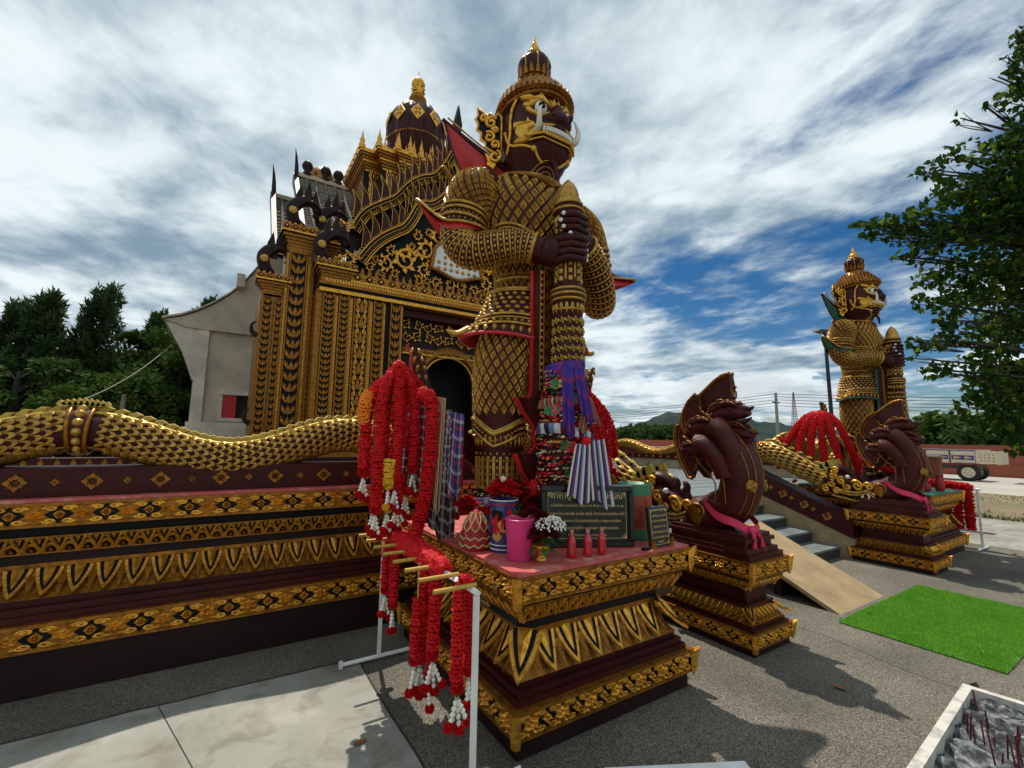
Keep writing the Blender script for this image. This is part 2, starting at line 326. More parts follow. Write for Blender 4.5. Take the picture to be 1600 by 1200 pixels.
    def mesh(s, name):
        me = bpy.data.meshes.new(name); me.from_pydata(s.v, [], s.f)
        for mt in s.mats: me.materials.append(MATS[mt])
        me.polygons.foreach_set('material_index', s.mi); me.polygons.foreach_set('use_smooth', s.sm)
        if s.uv:
            l = me.uv_layers.new(name='UVMap'); idx = np.empty(len(me.loops), dtype=np.int32); me.loops.foreach_get('vertex_index', idx)
            l.data.foreach_set('uv', np.array(s.uv, dtype=np.float32)[idx].ravel())
        me.update(); return me
    def build(s, name, parent=None, **k): return obj(name, s.mesh(name), parent, **k)

ROOTS = {}
def obj(name, me, parent=None, label=None, cat=None, group=None, kind=None):
    o = bpy.data.objects.new(name, me); COL.objects.link(o)
    if parent is not None: setpar(o, parent)
    return tag(o, label, cat, group, kind)
def top_of(o):
    while o.parent: o = o.parent
    return o
def setpar(o, parent):
    o.parent = parent
    if parent.parent is None: o.matrix_parent_inverse = parent.matrix_basis.inverted()
def tag(o, label=None, cat=None, group=None, kind=None):
    if label: o['label'] = label
    if cat: o['category'] = cat
    if group: o['group'] = group
    if kind: o['kind'] = kind
    return o
def thing(name, label, cat, loc=(0, 0, 0), group=None):
    o = bpy.data.objects.new(name, None); COL.objects.link(o); o.location = loc; o.empty_display_size = 0.2
    return tag(o, label, cat, group)
def structure(name, mb): return mb.build(name, kind='structure')

VOFF = Vector((0, 0, 0))
def visible_px(p, size):
    d = Vector(p) + VOFF - CAM; z = d.dot(fw)
    if z < 0.1: return 0.0
    x = 700 * d.dot(rt) / z; y = 700 * d.dot(up) / z
    s = 700 * size / z
    if abs(x) > 820 or abs(y) > 620: return s * 0.01
    return s
PIECES = {}
def pieces(name, me, mats, parent, lim=300, minpx=7.0, face=None):
    """alike relief pieces on a part: the largest in view as objects sharing one mesh, the rest joined as one 'stuff' part"""
    if not mats: return
    sc = []
    for M in mats:
        size = max(M.col[0].to_3d().length, M.col[2].to_3d().length * 0.5, M.col[1].to_3d().length)
        px = visible_px(M.translation, size)
        nrm = M.col[2].to_3d()
        if nrm.dot(CAM - M.translation - VOFF) < 0: px *= 0.02      # on the far side: not in view
        sc.append(px)
    order = sorted(range(len(mats)), key=lambda i: -sc[i])
    solo = [i for i in order[:lim] if sc[i] >= minpx]; rest = [i for i in order if i not in set(solo)]
    for i in solo:
        o = bpy.data.objects.new(name, me); COL.objects.link(o); o.parent = parent
        if parent.parent is None: o.matrix_parent_inverse = parent.matrix_basis.inverted()
        o.matrix_basis = mats[i]
    if rest: join_pieces(name, me, [mats[i] for i in rest], parent)
    PIECES.setdefault(parent.name, []).append((name, me, mats))
def join_pieces(name, me, mats, parent):
    nv = len(me.vertices); co = np.empty(nv * 3, dtype=np.float64); me.vertices.foreach_get('co', co); co = co.reshape(-1, 3)
    A = np.array([[list(r) for r in M] for M in mats])
    V = np.einsum('kij,nj->kni', A[:, :3, :3], co) + A[:, None, :3, 3]
    faces = [tuple(p.vertices) for p in me.polygons]; F = []
    for k in range(len(mats)): F.extend([tuple(i + k * nv for i in f) for f in faces])
    m2 = bpy.data.meshes.new(name); m2.from_pydata(V.reshape(-1, 3).tolist(), [], F)
    for mt in me.materials: m2.materials.append(mt)
    mi = np.empty(len(faces), dtype=np.int32); me.polygons.foreach_get('material_index', mi); m2.polygons.foreach_set('material_index', np.tile(mi, len(mats)))
    smv = np.empty(len(faces), dtype=bool); me.polygons.foreach_get('use_smooth', smv); m2.polygons.foreach_set('use_smooth', np.tile(smv, len(mats)))
    m2.update(); o = obj(name, m2, parent); o['kind'] = 'stuff'; return o
def copy_tree(root, loc, scale=1.0, label=None, swap=None, joined=True):
    """copy of a thing; its many small relief pieces come joined because they are too small to show singly there"""
    swap = swap or {}; PM = set()
    r = root.copy(); COL.objects.link(r); r.location = loc; r.scale = (scale,) * 3
    if label: r['label'] = label
    def rec(src, dst):
        plist = PIECES.get(src.name, []) if joined else []
        names = {p[1].name for p in plist}
        for nm, me, mats in plist:
            o = join_pieces(nm, me, mats, dst)
            if src.parent is None: o.matrix_parent_inverse = src.matrix_basis.inverted()
            fix(o)
        pn = {p[0] for p in plist}
        for ch in src.children:
            if ch.name.split('.')[0] in pn: continue
            c = ch.copy(); COL.objects.link(c); inv = ch.matrix_parent_inverse.copy(); c.parent = dst; c.matrix_parent_inverse = inv; fix(c); rec(ch, c)
    def fix(c):
        if c.data is None: return
        for i, sl in enumerate(c.material_slots):
            if sl.material and sl.material.name in swap:
                nm = swap[sl.material.name]; sl.link = 'OBJECT'; sl.material = MATS[nm]
    rec(root, r); return r

def catmull(pts, n):
    P = [Vector(p) for p in pts]; out = []; P = [P[0] * 2 - P[1]] + P + [P[-1] * 2 - P[-2]]
    segs = len(P) - 3
    for k in range(n + 1):
        t = k / n * segs; i = min(int(t), segs - 1); u = t - i
        a, b, c, d = P[i:i + 4]
        out.append(0.5 * ((2 * b) + (c - a) * u + (2 * a - 5 * b + 4 * c - d) * u * u + (3 * b - a - 3 * c + d) * u ** 3))
    return out
def interp(xs, ys, x): return float(np.interp(x, xs, ys))
class Sweep:
    """elliptical sweep along a path; P(u,t) with u around (0..1) and t along (0..1)"""
    def __init__(s, pts, ra, rb, ref, n=40):
        s.pts = catmull(pts, n) if len(pts) > 2 else [Vector(pts[0]).lerp(Vector(pts[1]), i / n) for i in range(n + 1)]
        k = len(ra); s.ra = np.interp(np.linspace(0, 1, n + 1), np.linspace(0, 1, k), ra); s.rb = np.interp(np.linspace(0, 1, n + 1), np.linspace(0, 1, k), rb)
        s.ref = Vector(ref); s.n = n; s.fr = []
        for i in range(n + 1):
            t = (s.pts[min(i + 1, n)] - s.pts[max(i - 1, 0)]).normalized()
            a = (s.ref - t * t.dot(s.ref)).normalized(); s.fr.append((a, t.cross(a), t))
        d = [0]
        for i in range(n): d.append(d[-1] + (s.pts[i + 1] - s.pts[i]).length)
        s.len = d[-1]
    def P(s, u, t, off=0.0):
        x = max(0, min(1, t)) * s.n; i = min(int(x), s.n - 1); f = x - i
        p = s.pts[i].lerp(s.pts[i + 1], f); a = s.fr[i][0].lerp(s.fr[i + 1][0], f); b = s.fr[i][1].lerp(s.fr[i + 1][1], f)
        ra = s.ra[i] * (1 - f) + s.ra[i + 1] * f + off; rb = s.rb[i] * (1 - f) + s.rb[i + 1] * f + off
        return p + a * math.cos(2 * PI * u) * ra + b * math.sin(2 * PI * u) * rb
    def into(s, mb, mat, nu=24, nt=None, t0=0, t1=1, off=0.0, caps=True):
        nt = nt or s.n
        return mb.rings([[s.P(i / nu, t0 + (t1 - t0) * j / nt, off) for i in range(nu)] for j in range(nt + 1)], mat, True, caps)
    def frame(s, u, t, cu, ct, depth):
        e = 1e-3; p = s.P(u, t); du = s.P(u + e, t) - s.P(u - e, t); t0, t1 = max(0, t - e), min(1, t + e); dt = s.P(u, t1) - s.P(u, t0)
        du = du / (2 * e) * cu; dt = dt / (t1 - t0) * ct; nn = du.cross(dt)
        c = p - s.P(u, t, -0.05)
        if nn.dot(c) < 0: nn = -nn
        nn = nn.normalized() * depth
        return Matrix(((du.x, dt.x, nn.x, p.x), (du.y, dt.y, nn.y, p.y), (du.z, dt.z, nn.z, p.z), (0, 0, 0, 1)))
def lattice(sw, nu, nt, t0, t1, depth, fill=1.0, skip=None, urange=(0, 1)):
    """staggered cells on a sweep -> matrices (unit cell is one full diamond)"""
    out = []; cu = (urange[1] - urange[0]) / nu; ct = (t1 - t0) / nt
    for j in range(2 * nt - 1):
        t = t0 + ct * (j + 1) * 0.5
        for i in range(nu):
            u = urange[0] + cu * (i + (0.5 if j % 2 else 0.0)); 
            if skip and skip(u % 1.0, t): continue
            out.append(sw.frame(u, t, cu * fill, ct * fill, depth))
    return out
def ring_at(sw, t, r, mb, mat, off=0.0, n=32, u0=0, u1=1):
    full = (u1 - u0) >= 0.999
    pts = [sw.P(u0 + (u1 - u0) * i / n, t, off) for i in range(n if full else n + 1)]
    mb.tube(pts, r, mat, 5, closed=full)
def row_at(sw, t, nu, cu, ct, depth, u0=0, u1=1):
    return [sw.frame(u0 + (u1 - u0) * (i + 0.5) / nu, t, cu * (u1 - u0) / nu, ct, depth) for i in range(nu)]
def XF(o, ex, ey, ez):
    return Matrix(((ex[0], ey[0], ez[0], o[0]), (ex[1], ey[1], ez[1], o[1]), (ex[2], ey[2], ez[2], o[2]), (0, 0, 0, 1)))
def spiral(cx, cy, r0, r1, a0, turns, n=16):
    return [(cx + (r0 + (r1 - r0) * i / n) * math.cos(a0 + turns * 2 * PI * i / n), cy + (r0 + (r1 - r0) * i / n) * math.sin(a0 + turns * 2 * PI * i / n)) for i in range(n + 1)]

# ------------------------------------------------------------------ shared relief pieces (unit cell, x,y in -0.5..0.5, relief along +z)
def pc(fn):
    mb = MB(); fn(mb); return mb.mesh(fn.__name__)
def petal_pts(cx, cy, ang, L, Wd, n=3):
    c, s = math.cos(ang), math.sin(ang); o = []
    for a, w in ((0, 0), (0.35, 0.9), (0.6, 1.0), (0.85, 0.5), (1, 0), (0.85, -0.5), (0.6, -1.0), (0.35, -0.9)):
        x, y = a * L, w * Wd * 0.5; o.append((cx + c * x - s * y, cy + s * x + c * y))
    return o
def cone_fan(mb, pts, z0, z1, mat, apex=None):
    n = len(pts); cx = sum(p[0] for p in pts) / n if apex is None else apex[0]; cy = sum(p[1] for p in pts) / n if apex is None else apex[1]
    mb.add([(p[0], p[1], z0) for p in pts] + [(cx, cy, z1)], [(i, (i + 1) % n, n) for i in range(n)], mat)
def small_rosette(mb):
    mb.plate([(-.46, 0), (0, -.46), (.46, 0), (0, .46)], 0.35, 'gold', bevel=0.05)
    for k in range(4):
        a = k * PI / 2; cone_fan(mb, petal_pts(0.05 * math.cos(a), 0.05 * math.sin(a), a, .36, .24), .35, .95, 'gold')
        a += PI / 4; cone_fan(mb, petal_pts(0.05 * math.cos(a), 0.05 * math.sin(a), a, .22, .18), .35, .75, 'gold_dark')
    cone_fan(mb, [(0.09 * math.cos(i * PI / 3), .09 * math.sin(i * PI / 3)) for i in range(6)], .5, 1.15, 'gold')
def scroll_rosette(mb):
    mb.plate([(-.5, -.5), (.5, -.5), (.18, 0), (.5, .5), (-.5, .5), (-.18, 0)], 0.2, 'gold_dark')
    for sx in (-1, 1):
        for sy in (-1, 1):
            sp = spiral(sx * .30, sy * .33, .15, .02, PI if sx > 0 else 0, -1.4 * sx * sy, 14)
            mb.tube([(x, y, .35) for x, y in sp], .045, 'gold', 4)
            cone_fan(mb, petal_pts(sx * .10, sy * .30, math.atan2(sy, sx * 0.15), .2, .12), .2, .75, 'gold')
    for k in range(4):
        a = k * PI / 2 + PI / 4; cone_fan(mb, petal_pts(0, 0, a, .30, .22), .2, 1.0, 'gold')
        a = k * PI / 2; cone_fan(mb, petal_pts(0, 0, a, .21 if k % 2 == 0 else .30, .15), .2, .8, 'gold')
    cone_fan(mb, [(0.08 * math.cos(i * PI / 3), .08 * math.sin(i * PI / 3)) for i in range(6)], .5, 1.2, 'gold')
def petal_outline(k, n=7):
    pts = []
    for i in range(n + 1):                     # left edge from top to tip, then right edge back up
        h = i / n; w = 0.5 * (1 - h ** 1.55) ** 0.85; pts.append((-w * k, h))
    for i in range(n - 1, -1, -1):
        h = i / n; w = 0.5 * (1 - h ** 1.55) ** 0.85; pts.append((w * k, h))
    return [(x, 0.5 - (0.02 * (1 - k) + h * (0.55 + 0.45 * k))) for x, h in pts]
def petal_relief(mb, flare):
    # lotus petal, tip at -y; outer leaf, dark groove, inner leaf with a keel; bends outward by flare*(h^2)
    T = lambda a, b, c: (a, b, c + flare * (0.5 - b) ** 2)
    mb.plate(petal_outline(1.0), .30, 'gold', T, 0.03)
    mb.plate([(x, y + .05) for x, y in petal_outline(.70)], .36, 'black_paint', T)
    o = [(x, y + .08) for x, y in petal_outline(.42)]
    n = len(o); vs = [T(x, y, .36) for x, y in o] + [T(0, .30, .75)]
    mb.add(vs, [(i, (i + 1) % n, n) for i in range(n)], 'gold')
def lotus_petal(mb): petal_relief(mb, 1.1)
def chevron_petal(mb):
    mb.plate([(-.56, -.5), (-.30, -.5), (0, .14), (.30, -.5), (.56, -.5), (0, .5)], 1.0, 'gold', bevel=.05)
    mb.plate([(-.29, -.5), (.29, -.5), (0, .12)], .35, 'black_paint'); mb.plate([(-.17, -.5), (.17, -.5), (0, -.12)], .9, 'gold', bevel=.04)
def arc_filler(mb):
    mb.tube([(.44 * math.cos(a), .5 - .55 * math.sin(a), .3) for a in np.linspace(0, PI, 9)], .08, 'gold', 4); mb.plate([(-.3, .5), (0, .1), (.3, .5)], .3, 'black_paint'); cone_fan(mb, petal_pts(0, .5, -PI / 2, .3, .3), .2, .8, 'gold_dark')
def leaf_tip(mb):
    # small filler behind neighbouring petals: pointed darker gold leaf
    T = lambda a, b, c: (a, b, c + 1.0 * (0.5 - b) ** 2)
    mb.plate([(-.30, .2), (0, -.5), (.30, .2)], .12, 'gold_dark', T)
    mb.plate([(-.12, .1), (0, -.30), (.12, .1)], .17, 'black_paint', T)
def diamond(mb):
    a, b, c = .385, .30, .18
    q = lambda r, z: [(r, 0, z), (0, r, z), (-r, 0, z), (0, -r, z)]
    mb.rings([q(a, -.3), q(a, .35), q(b, .9), q(c, .55)], 'gold_pale', True, False, False)
    mb.add(q(c, .55) + [(0, 0, 1.0)], [(i, (i + 1) % 4, 4) for i in range(4)], 'gold_dark')
def stud(mb):
    mb.rings([[(r * math.cos(i * PI / 4), r * math.sin(i * PI / 4), z) for i in range(8)] for r, z in ((.5, -.1), (.48, .35), (.30, .8), (.02, 1.0))], 'gold_pale', True, False, True)
def dash(mb): mb.plate([(-.42, -.36), (.42, -.36), (.42, .36), (-.42, .36)], 1.0, 'gold_pale', bevel=0.1)
def drop(mb):
    mb.rings([[(r * math.cos(i * PI / 3), r * math.sin(i * PI / 3) * 1.1 + y, z) for i in range(6)] for r, z, y in ((.34, -.1, .1), (.30, .6, .1), (.05, 1.0, .05))], 'gold_pale', True, False, True)
    mb.add([(-.26, 0.05, .1), (.26, .05, .1), (0, -.5, .2), (0, .05, .7)], [(0, 2, 3), (2, 1, 3)], 'gold_pale')
def star_flower(mb):
    for k in range(4):
        a = k * PI / 2 + .35; cone_fan(mb, petal_pts(0, 0, a, .48, .26), 0, .7, 'gold_lime')
    cone_fan(mb, [(0.12 * math.cos(i * PI / 3), .12 * math.sin(i * PI / 3)) for i in range(6)], .3, 1.0, 'gold_lime')
def scale(mb):
    # snake scale: raised gold crescent round a bare maroon centre, tip towards -y
    n = 8; O, I = [], []
    for i in range(n + 1):
        a = PI * (1 + i / n); O.append((.52 * math.cos(a), .10 + .58 * math.sin(a))); w = 0.20 + 0.16 * math.sin(PI * i / n)
        I.append(((.52 - w * .8) * math.cos(a), .10 + (.58 - w) * math.sin(a)))
    vs = [(x, y, .05) for x, y in O] + [(x * .96, y * .96 + .01, .9) for x, y in O] + [(x, y, .45) for x, y in I] + [(x, y, -.1) for x, y in I]
    m = n + 1; fs = []
    for r in range(3):
        for i in range(n): fs.append((r * m + i, r * m + i + 1, (r + 1) * m + i + 1, (r + 1) * m + i))
    fs += [(0, m, 2 * m, 3 * m), (n, 3 * m + n, 2 * m + n, m + n)]
    mb.add(vs, fs, 'gold_pale', True)
def crest_leaf(mb):
    mb.plate([(-.5, -.1), (.2, -.15), (.62, .55), (.1, .75), (-.38, .35)], 1.0, 'gold_lime', bevel=.08)
def column_leaf(mb):
    # lotus bud between two curling leaves (repeats up the columns)
    mb.plate([(0, -.5), (.13, -.25), (.17, 0), (.06, .28), (0, .42), (-.06, .28), (-.17, 0), (-.13, -.25)], .8, 'gold_dark', bevel=.03)
    for s in (-1, 1):
        mb.plate([(s * .08, -.42), (s * .30, -.30), (s * .46, -.02), (s * .47, .30), (s * .36, .46), (s * .36, .18), (s * .24, .30), (s * .22, .02), (s * .10, -.12)], .55, 'gold_dark', bevel=.02)
        cone_fan(mb, [(s * .30 + .10 * math.cos(i * PI / 3), -.04 + .10 * math.sin(i * PI / 3)) for i in range(6)], .5, 1.0, 'gold')
def scroll_leaf(mb):
    column_leaf(mb)
    for s in (-1, 1):
        mb.tube([(x, y, .5) for x, y in spiral(s * .30, .30, .17, .02, PI / 2, s * 1.3, 14)], .045, 'gold', 4)
        mb.tube([(x, y, .5) for x, y in spiral(s * .32, -.30, .14, .02, -PI / 2, -s * 1.3, 12)], .04, 'gold', 4)
def tooth(mb): mb.plate([(-.46, -.5), (.46, -.5), (.30, -.15), (.36, -.05), (0, .5), (-.36, -.05), (-.30, -.15)], 1.0, 'gold_dark', bevel=.08)
def dark_diamond(mb):
    mb.plate([(-.40, 0), (0, -.46), (.40, 0), (0, .46)], .6, 'black_paint'); mb.plate([(-.20, 0), (0, -.26), (.20, 0), (0, .26)], 1.0, 'gold', bevel=.05)
def open_diamond(mb):
    # raised diamond of four petals round a dark heart
    for k in range(4):
        a = k * PI / 2; c, s_ = math.cos(a), math.sin(a)
        q = [(.50, 0), (.24, .22), (.16, .06), (.16, -.06), (.24, -.22)]
        mb.plate([(c * x - s_ * y, s_ * x + c * y) for x, y in q], .8, 'gold_dark', bevel=.03)
        a += PI / 4; mb.tube([(.16 * math.cos(a), .16 * math.sin(a), .4), (.36 * math.cos(a), .36 * math.sin(a), .4)], .05, 'gold_dark', 4)
    cone_fan(mb, [(0.10 * math.cos(i * PI / 3), .10 * math.sin(i * PI / 3)) for i in range(6)], 0, .9, 'gold_dark')
def plain_diamond(mb):
    q = lambda r, z: [(r, 0, z), (0, r, z), (-r, 0, z), (0, -r, z)]
    mb.rings([q(.5, 0), q(.4, .6), q(.22, .5), q(.04, 1.0)], 'gold_dark', True, False, False)
ME = {f.__name__: pc(f) for f in (small_rosette, scroll_rosette, lotus_petal, chevron_petal, arc_filler, leaf_tip, diamond, stud, dash, drop, star_flower, scale, crest_leaf, column_leaf, scroll_leaf, tooth, dark_diamond, open_diamond, plain_diamond)}
# ------------------------------------------------------------------ ground
def sheet(name, pts, z, mat, th=0.0):
    mb = MB(); mb.add([(x, y, z) for x, y in pts], [tuple(range(len(pts)))], mat); return structure(name, mb)
sheet('ground', [(-3000, -3000), (3000, -3000), (3000, 3000), (-3000, 3000)], -0.02, 'field')
sheet('courtyard', [(-40, -30), (10.4, -30), (10.4, 60), (-40, 60)], 0.0, 'aggregate')
sheet('concrete_path', [(10.42, -40), (14.2, -40), (14.2, 60), (10.42, 60)], 0.0, 'concrete')
sheet('dirt_verge', [(14.2, -40), (21.5, -40), (21.5, 60), (14.2, 60)], -0.004, 'soil')
sheet('road', [(21.5, -80), (32.9, -80), (32.9, 90), (21.5, 90)], 0.0, 'road')
# pale concrete slab in front of the long base, with an uneven broken edge
edge = [(-6, 3.50)]
for i in range(34):
    x = -6 + 6.9 * (i + 1) / 34; edge.append((x, 3.49 - 0.02 * max(x, 0) + random.uniform(-.012, .012)))
edge += [(0.93, 3.42)]
for i in range(26):
    y = 3.42 - 9.4 * (i + 1) / 26; edge.append((0.935 + random.uniform(-.012, .012), y))
sheet('concrete_slab', edge + [(-6, -6)], 0.006, 'concrete')
mb = MB()
mb.tube([(x, y + .004, .001) for x, y in edge[:36]], .011, 'seam', 5); mb.tube([(x + .004, y, .001) for x, y in edge[35:]], .009, 'seam', 5)
mb.tube(catmull([(1.15, 1.6, 0), (1.6, 1.1, 0), (2.4, .75, 0), (3.3, .1, 0)], 24), .0028, 'seam', 4); mb.tube(catmull([(4.2, 2.9, 0), (4.35, 2.0, 0), (4.2, 1.2, 0), (4.4, .2, 0)], 24), .0025, 'seam', 4); mb.tube([(-.2, 3.48, .006), (.05, 2.6, .006), (-.05, 1.5, .006)], .003, 'seam', 4)
structure('slab_joint', mb)
# turf mat
mb = MB(); mb.box(4.76, .95, .001, 6.74, 1.97, .012, 'turf_base'); trf = mb.build('turf_mat', label='rectangle of bright green artificial turf laid at the foot of the ramp', cat='turf mat')
mb = MB(); n = 42000
bx = rng.uniform(4.755, 6.745, n); by = rng.uniform(.945, 1.975, n); a = rng.uniform(0, 2 * PI, n); hh = rng.uniform(.012, .028, n); ln = rng.uniform(-.014, .014, (n, 2))
V = np.empty((n, 3, 3)); w = .0035
V[:, 0] = np.stack([bx + w * np.cos(a), by + w * np.sin(a), np.full(n, .011)], 1); V[:, 1] = np.stack([bx - w * np.cos(a), by - w * np.sin(a), np.full(n, .011)], 1)
V[:, 2] = np.stack([bx + ln[:, 0], by + ln[:, 1], .011 + hh], 1)
me = bpy.data.meshes.new('turf_blades'); me.from_pydata(V.reshape(-1, 3).tolist(), [], np.arange(n * 3).reshape(-1, 3).tolist()); me.materials.append(MATS['turf_blade'])
obj('turf_blades', me, trf, kind='stuff')

# ------------------------------------------------------------------ tiered bases
def side_frames(x0, x1, y0, y1, sides):
    o = []
    if 'F' in sides: o.append((Vector((x0, y0, 0)), Vector((1, 0, 0)), Vector((0, -1, 0)), x1 - x0))
    if 'L' in sides: o.append((Vector((x0, y1, 0)), Vector((0, -1, 0)), Vector((-1, 0, 0)), y1 - y0))
    if 'R' in sides: o.append((Vector((x1, y0, 0)), Vector((0, 1, 0)), Vector((1, 0, 0)), y1 - y0))
    return o
def rosette_band(root, x0, x1, y0, y1, z0, z1, sides, corners=True, prominent=1.0):
    h = z1 - z0; rail = h * .11; mb = MB()
    mb.box(x0 + .012, y0 + .012, z0, x1 - .012, y1 - .012, z1, 'black_paint')
    mb.box(x0, y0, z0, x1, y1, z0 + rail, 'gold_dark'); mb.box(x0 - .003, y0 - .003, z1 - rail, x1 + .003, y1 + .003, z1 + .002, 'gold_dark')
    if corners:
        for cx, cy, dx, dy in ((x0, y0, -1, -1), (x1, y0, 1, -1), (x0, y1, -1, 1), (x1, y1, 1, 1)):
            e = Vector((dx, dy, 0)).normalized(); pts = [(0, z0 - h * .22), (h * .16, z0 + h * .15), (h * .20, z0 + h * .55), (h * .34, z1 + h * .12), (h * .05, z1 - h * .02), (-h * .1, z1 - h * .1), (-h * .1, z0 + h * .1)]
            sd = Vector((-e.y, e.x, 0))
            for k in (-1, 1):
                mb.plate(pts, h * .20, 'gold', lambda a, b, c, k=k: Vector((cx, cy, 0)) + e * (a + .0 * c) + sd * (k * c * .9) + Vector((0, 0, b)) - e * c * .35, bevel=h * .04)
    b = mb.build('rosette_band', root)
    big, small = [], []; hi = h - 2 * rail; zc = (z0 + z1) / 2
    for O, u, n, L in side_frames(x0, x1, y0, y1, sides):
        cnt = max(1, round(L / (1.95 * hi))); p = L / cnt
        for i in range(cnt):
            c = O + u * (p * (i + .5)) + Vector((0, 0, zc)) - n * .012
            big.append(XF(c, u * p * 1.0, Vector((0, 0, hi)), n * .030 * prominent))
        for i in range(0, cnt + 1):
            if i in (0, cnt): continue
            c = O + u * (p * i) + Vector((0, 0, zc)) - n * .012
            small.append(XF(c, u * p * .34, Vector((0, 0, hi * .62)), n * .030 * prominent))
    pieces('scroll_rosette', ME['scroll_rosette'], big, b); pieces('small_rosette', ME['small_rosette'], small, b)
def petal_band(root, x0, x1, y0, y1, z0, z1, in0, in1, sides, name='lotus_petal', flip=False, corners=True, wr=.80):
    """petals from the top line (inset in1) down and out to the bottom line (inset in0)"""
    h = z1 - z0; mb = MB(); N = 6; rs = []
    for j in range(N + 1):
        t = j / N; f = (1 - t) ** 2 if not flip else 1 - (t) ** 2
        ins = in1 + (in0 - in1) * f if not flip else in0 + (in1 - in0) * (t ** 2)
        ins += .012; z = z0 + h * t
        rs.append([(x0 + ins, y0 + ins, z), (x1 - ins, y0 + ins, z), (x1 - ins, y1 - ins, z), (x0 + ins, y1 - ins, z)])
    mb.rings(rs, 'gold_dark', True, True, False)
    zt = z1 if not flip else z0; io = in1 if not flip else in0; e = .008
    mb.box(x0 + io - e, y0 + io - e, zt - h * .07, x1 - io + e, y1 - io + e, zt + h * .07, 'gold_dark')
    if flip: mb.box(x0 + in1 - .004, y0 + in1 - .004, z1 - h * .10, x1 - in1 + .004, y1 - in1 + .004, z1 + .001, 'gold_dark')
    b = mb.build('petal_band', root); P, T = [], []
    run = abs(in1 - in0); d = .020
    for O, u, n, L in side_frames(x0, x1, y0, y1, sides):
        a = (in0 + in1) / 2; L2 = L - 2 * a; cnt = max(2, round(L2 / (h * wr))); p = L2 / cnt
        for i in range(cnt + 1):
            for lst, off, sc in ((P, i, 1), (T, i + .5, .62 if not flip else .9)):
                if off > cnt or (lst is P and not flip and corners and i in (0, cnt)): continue
                base = O + u * (a + p * off)
                # slanted unit cell: local y follows the slope
                top = base + Vector((0, 0, z1)) - n * in1; bot = base + Vector((0, 0, z0)) - n * in0
                ey = top - bot; c = (top + bot) / 2
                nn = u.cross(ey).normalized()
                if nn.dot(n) < 0: nn = -nn
                if flip: ey = -ey
                dep = run * .9 if not flip else d
                c = c - (nn * .02 if not flip else Vector((0, 0, 0)))
                lst.append(XF(c, u * p * sc * .98, ey * .98, nn * (.045 if not flip else d)))
    if not flip and corners:
        for cx, cy, dx, dy in ((x0, y0, 1, 1), (x1, y0, -1, 1)):
            top = Vector((cx + dx * in1, cy + dy * in1, z1)); bot = Vector((cx + dx * (in0 - .012), cy + dy * (in0 - .012), z0 - h * .06)); ey = top - bot; u = Vector((dy, -dx, 0)).normalized() * (-1 if dx * dy > 0 else 1)
            u = Vector((-dy, dx, 0)).normalized(); nn = u.cross(ey).normalized(); o_ = Vector((-dx, -dy, 0))
            if nn.dot(o_) < 0: nn = -nn
            P.append(XF((top + bot) / 2, u * h * .95, ey, nn * .05))
    pieces('petal', ME[name], P, b, lim=150); pieces('leaf_tip' if not flip else 'arc_leaf', ME['leaf_tip' if not flip else 'arc_filler'], T, b, lim=100)
def moulding(root, x0, x1, y0, y1, rows, mat):
    mb = MB()
    for z0, z1, i in rows: mb.box(x0 + i, y0 + i, z0, x1 - i, y1 - i, z1, mat)
    return mb.build('moulding', root)
def tiered_base(root, x0, x1, y0, y1, Z, k, sides, top_mat, panel='dark_maroon'):
    """Z: heights of plinth/band/mould/petal/recess/cyma/line/top band"""
    z0, z1, z2, z3, z4, z5, z6, z7 = Z
    MB().box(x0 + .03 * k, y0 + .03 * k, 0, x1 - .03 * k, y1 - .03 * k, z0, 'dark_maroon').build('plinth', root)
    rosette_band(root, x0, x1, y0, y1, z0, z1, sides)
    dm = (z2 - z1) / 3
    moulding(root, x0, x1, y0, y1, [(z1 + .002, z1 + dm, .035 * k), (z1 + dm, z1 + 2 * dm, .055 * k), (z1 + 2 * dm, z2 + .004, .085 * k)], 'maroon')
    petal_band(root, x0, x1, y0, y1, z2, z3, .065 * k, .165 * k, sides)
    moulding(root, x0, x1, y0, y1, [(z3 + .012, z4, .165 * k)], panel)
    petal_band(root, x0, x1, y0, y1, z4, z5, .115 * k, .05 * k, sides, 'chevron_petal', True, 1.3)
    moulding(root, x0, x1, y0, y1, [(z5 + .003, z6, .065 * k)], 'black_paint')
    rosette_band(root, x0, x1, y0, y1, z6, z7, sides)
    MB().box(x0 + .008, y0 + .008, z7 + .003, x1 - .008, y1 - .008, z7 + .02 * k, top_mat).build('top_slab', root)

# long base on the left carrying the serpent balustrade
WX0, WX1 = -2.6, 3.60
wall = thing('terrace_wall', 'long maroon and gold tiered terrace base below the golden serpent', 'wall', (0, 3.95, 0))
tiered_base(wall, WX0, WX1, 3.95, 4.6, (.27, .43, .56, .74, .83, .94, 1.005, 1.15), 1.15, 'F', 'pink_slab')
def parapet(root, x0, x1, y0, y1, z0, z1, axis='x'):
    b = MB().box(x0, y0, z0, x1, y1, z1, 'maroon').build('parapet', root); big, small = [], []
    h = z1 - z0; p = .36; n_ = int((x1 - x0) / p)
    for i in range(n_):
        for lst, o, s in ((big, .25, .64), (small, .75, .30)):
            lst.append(XF(Vector((x0 + p * (i + o), y0, (z0 + z1) / 2)), Vector((h * s * 1.05, 0, 0)), Vector((0, 0, h * s)), Vector((0, -.016, 0))))
    pieces('open_diamond', ME['open_diamond'], big, b); pieces('small_diamond', ME['plain_diamond'], small, b)
    return b
parapet(wall, WX0, WX1, 4.06, 4.34, 1.176, 1.36)

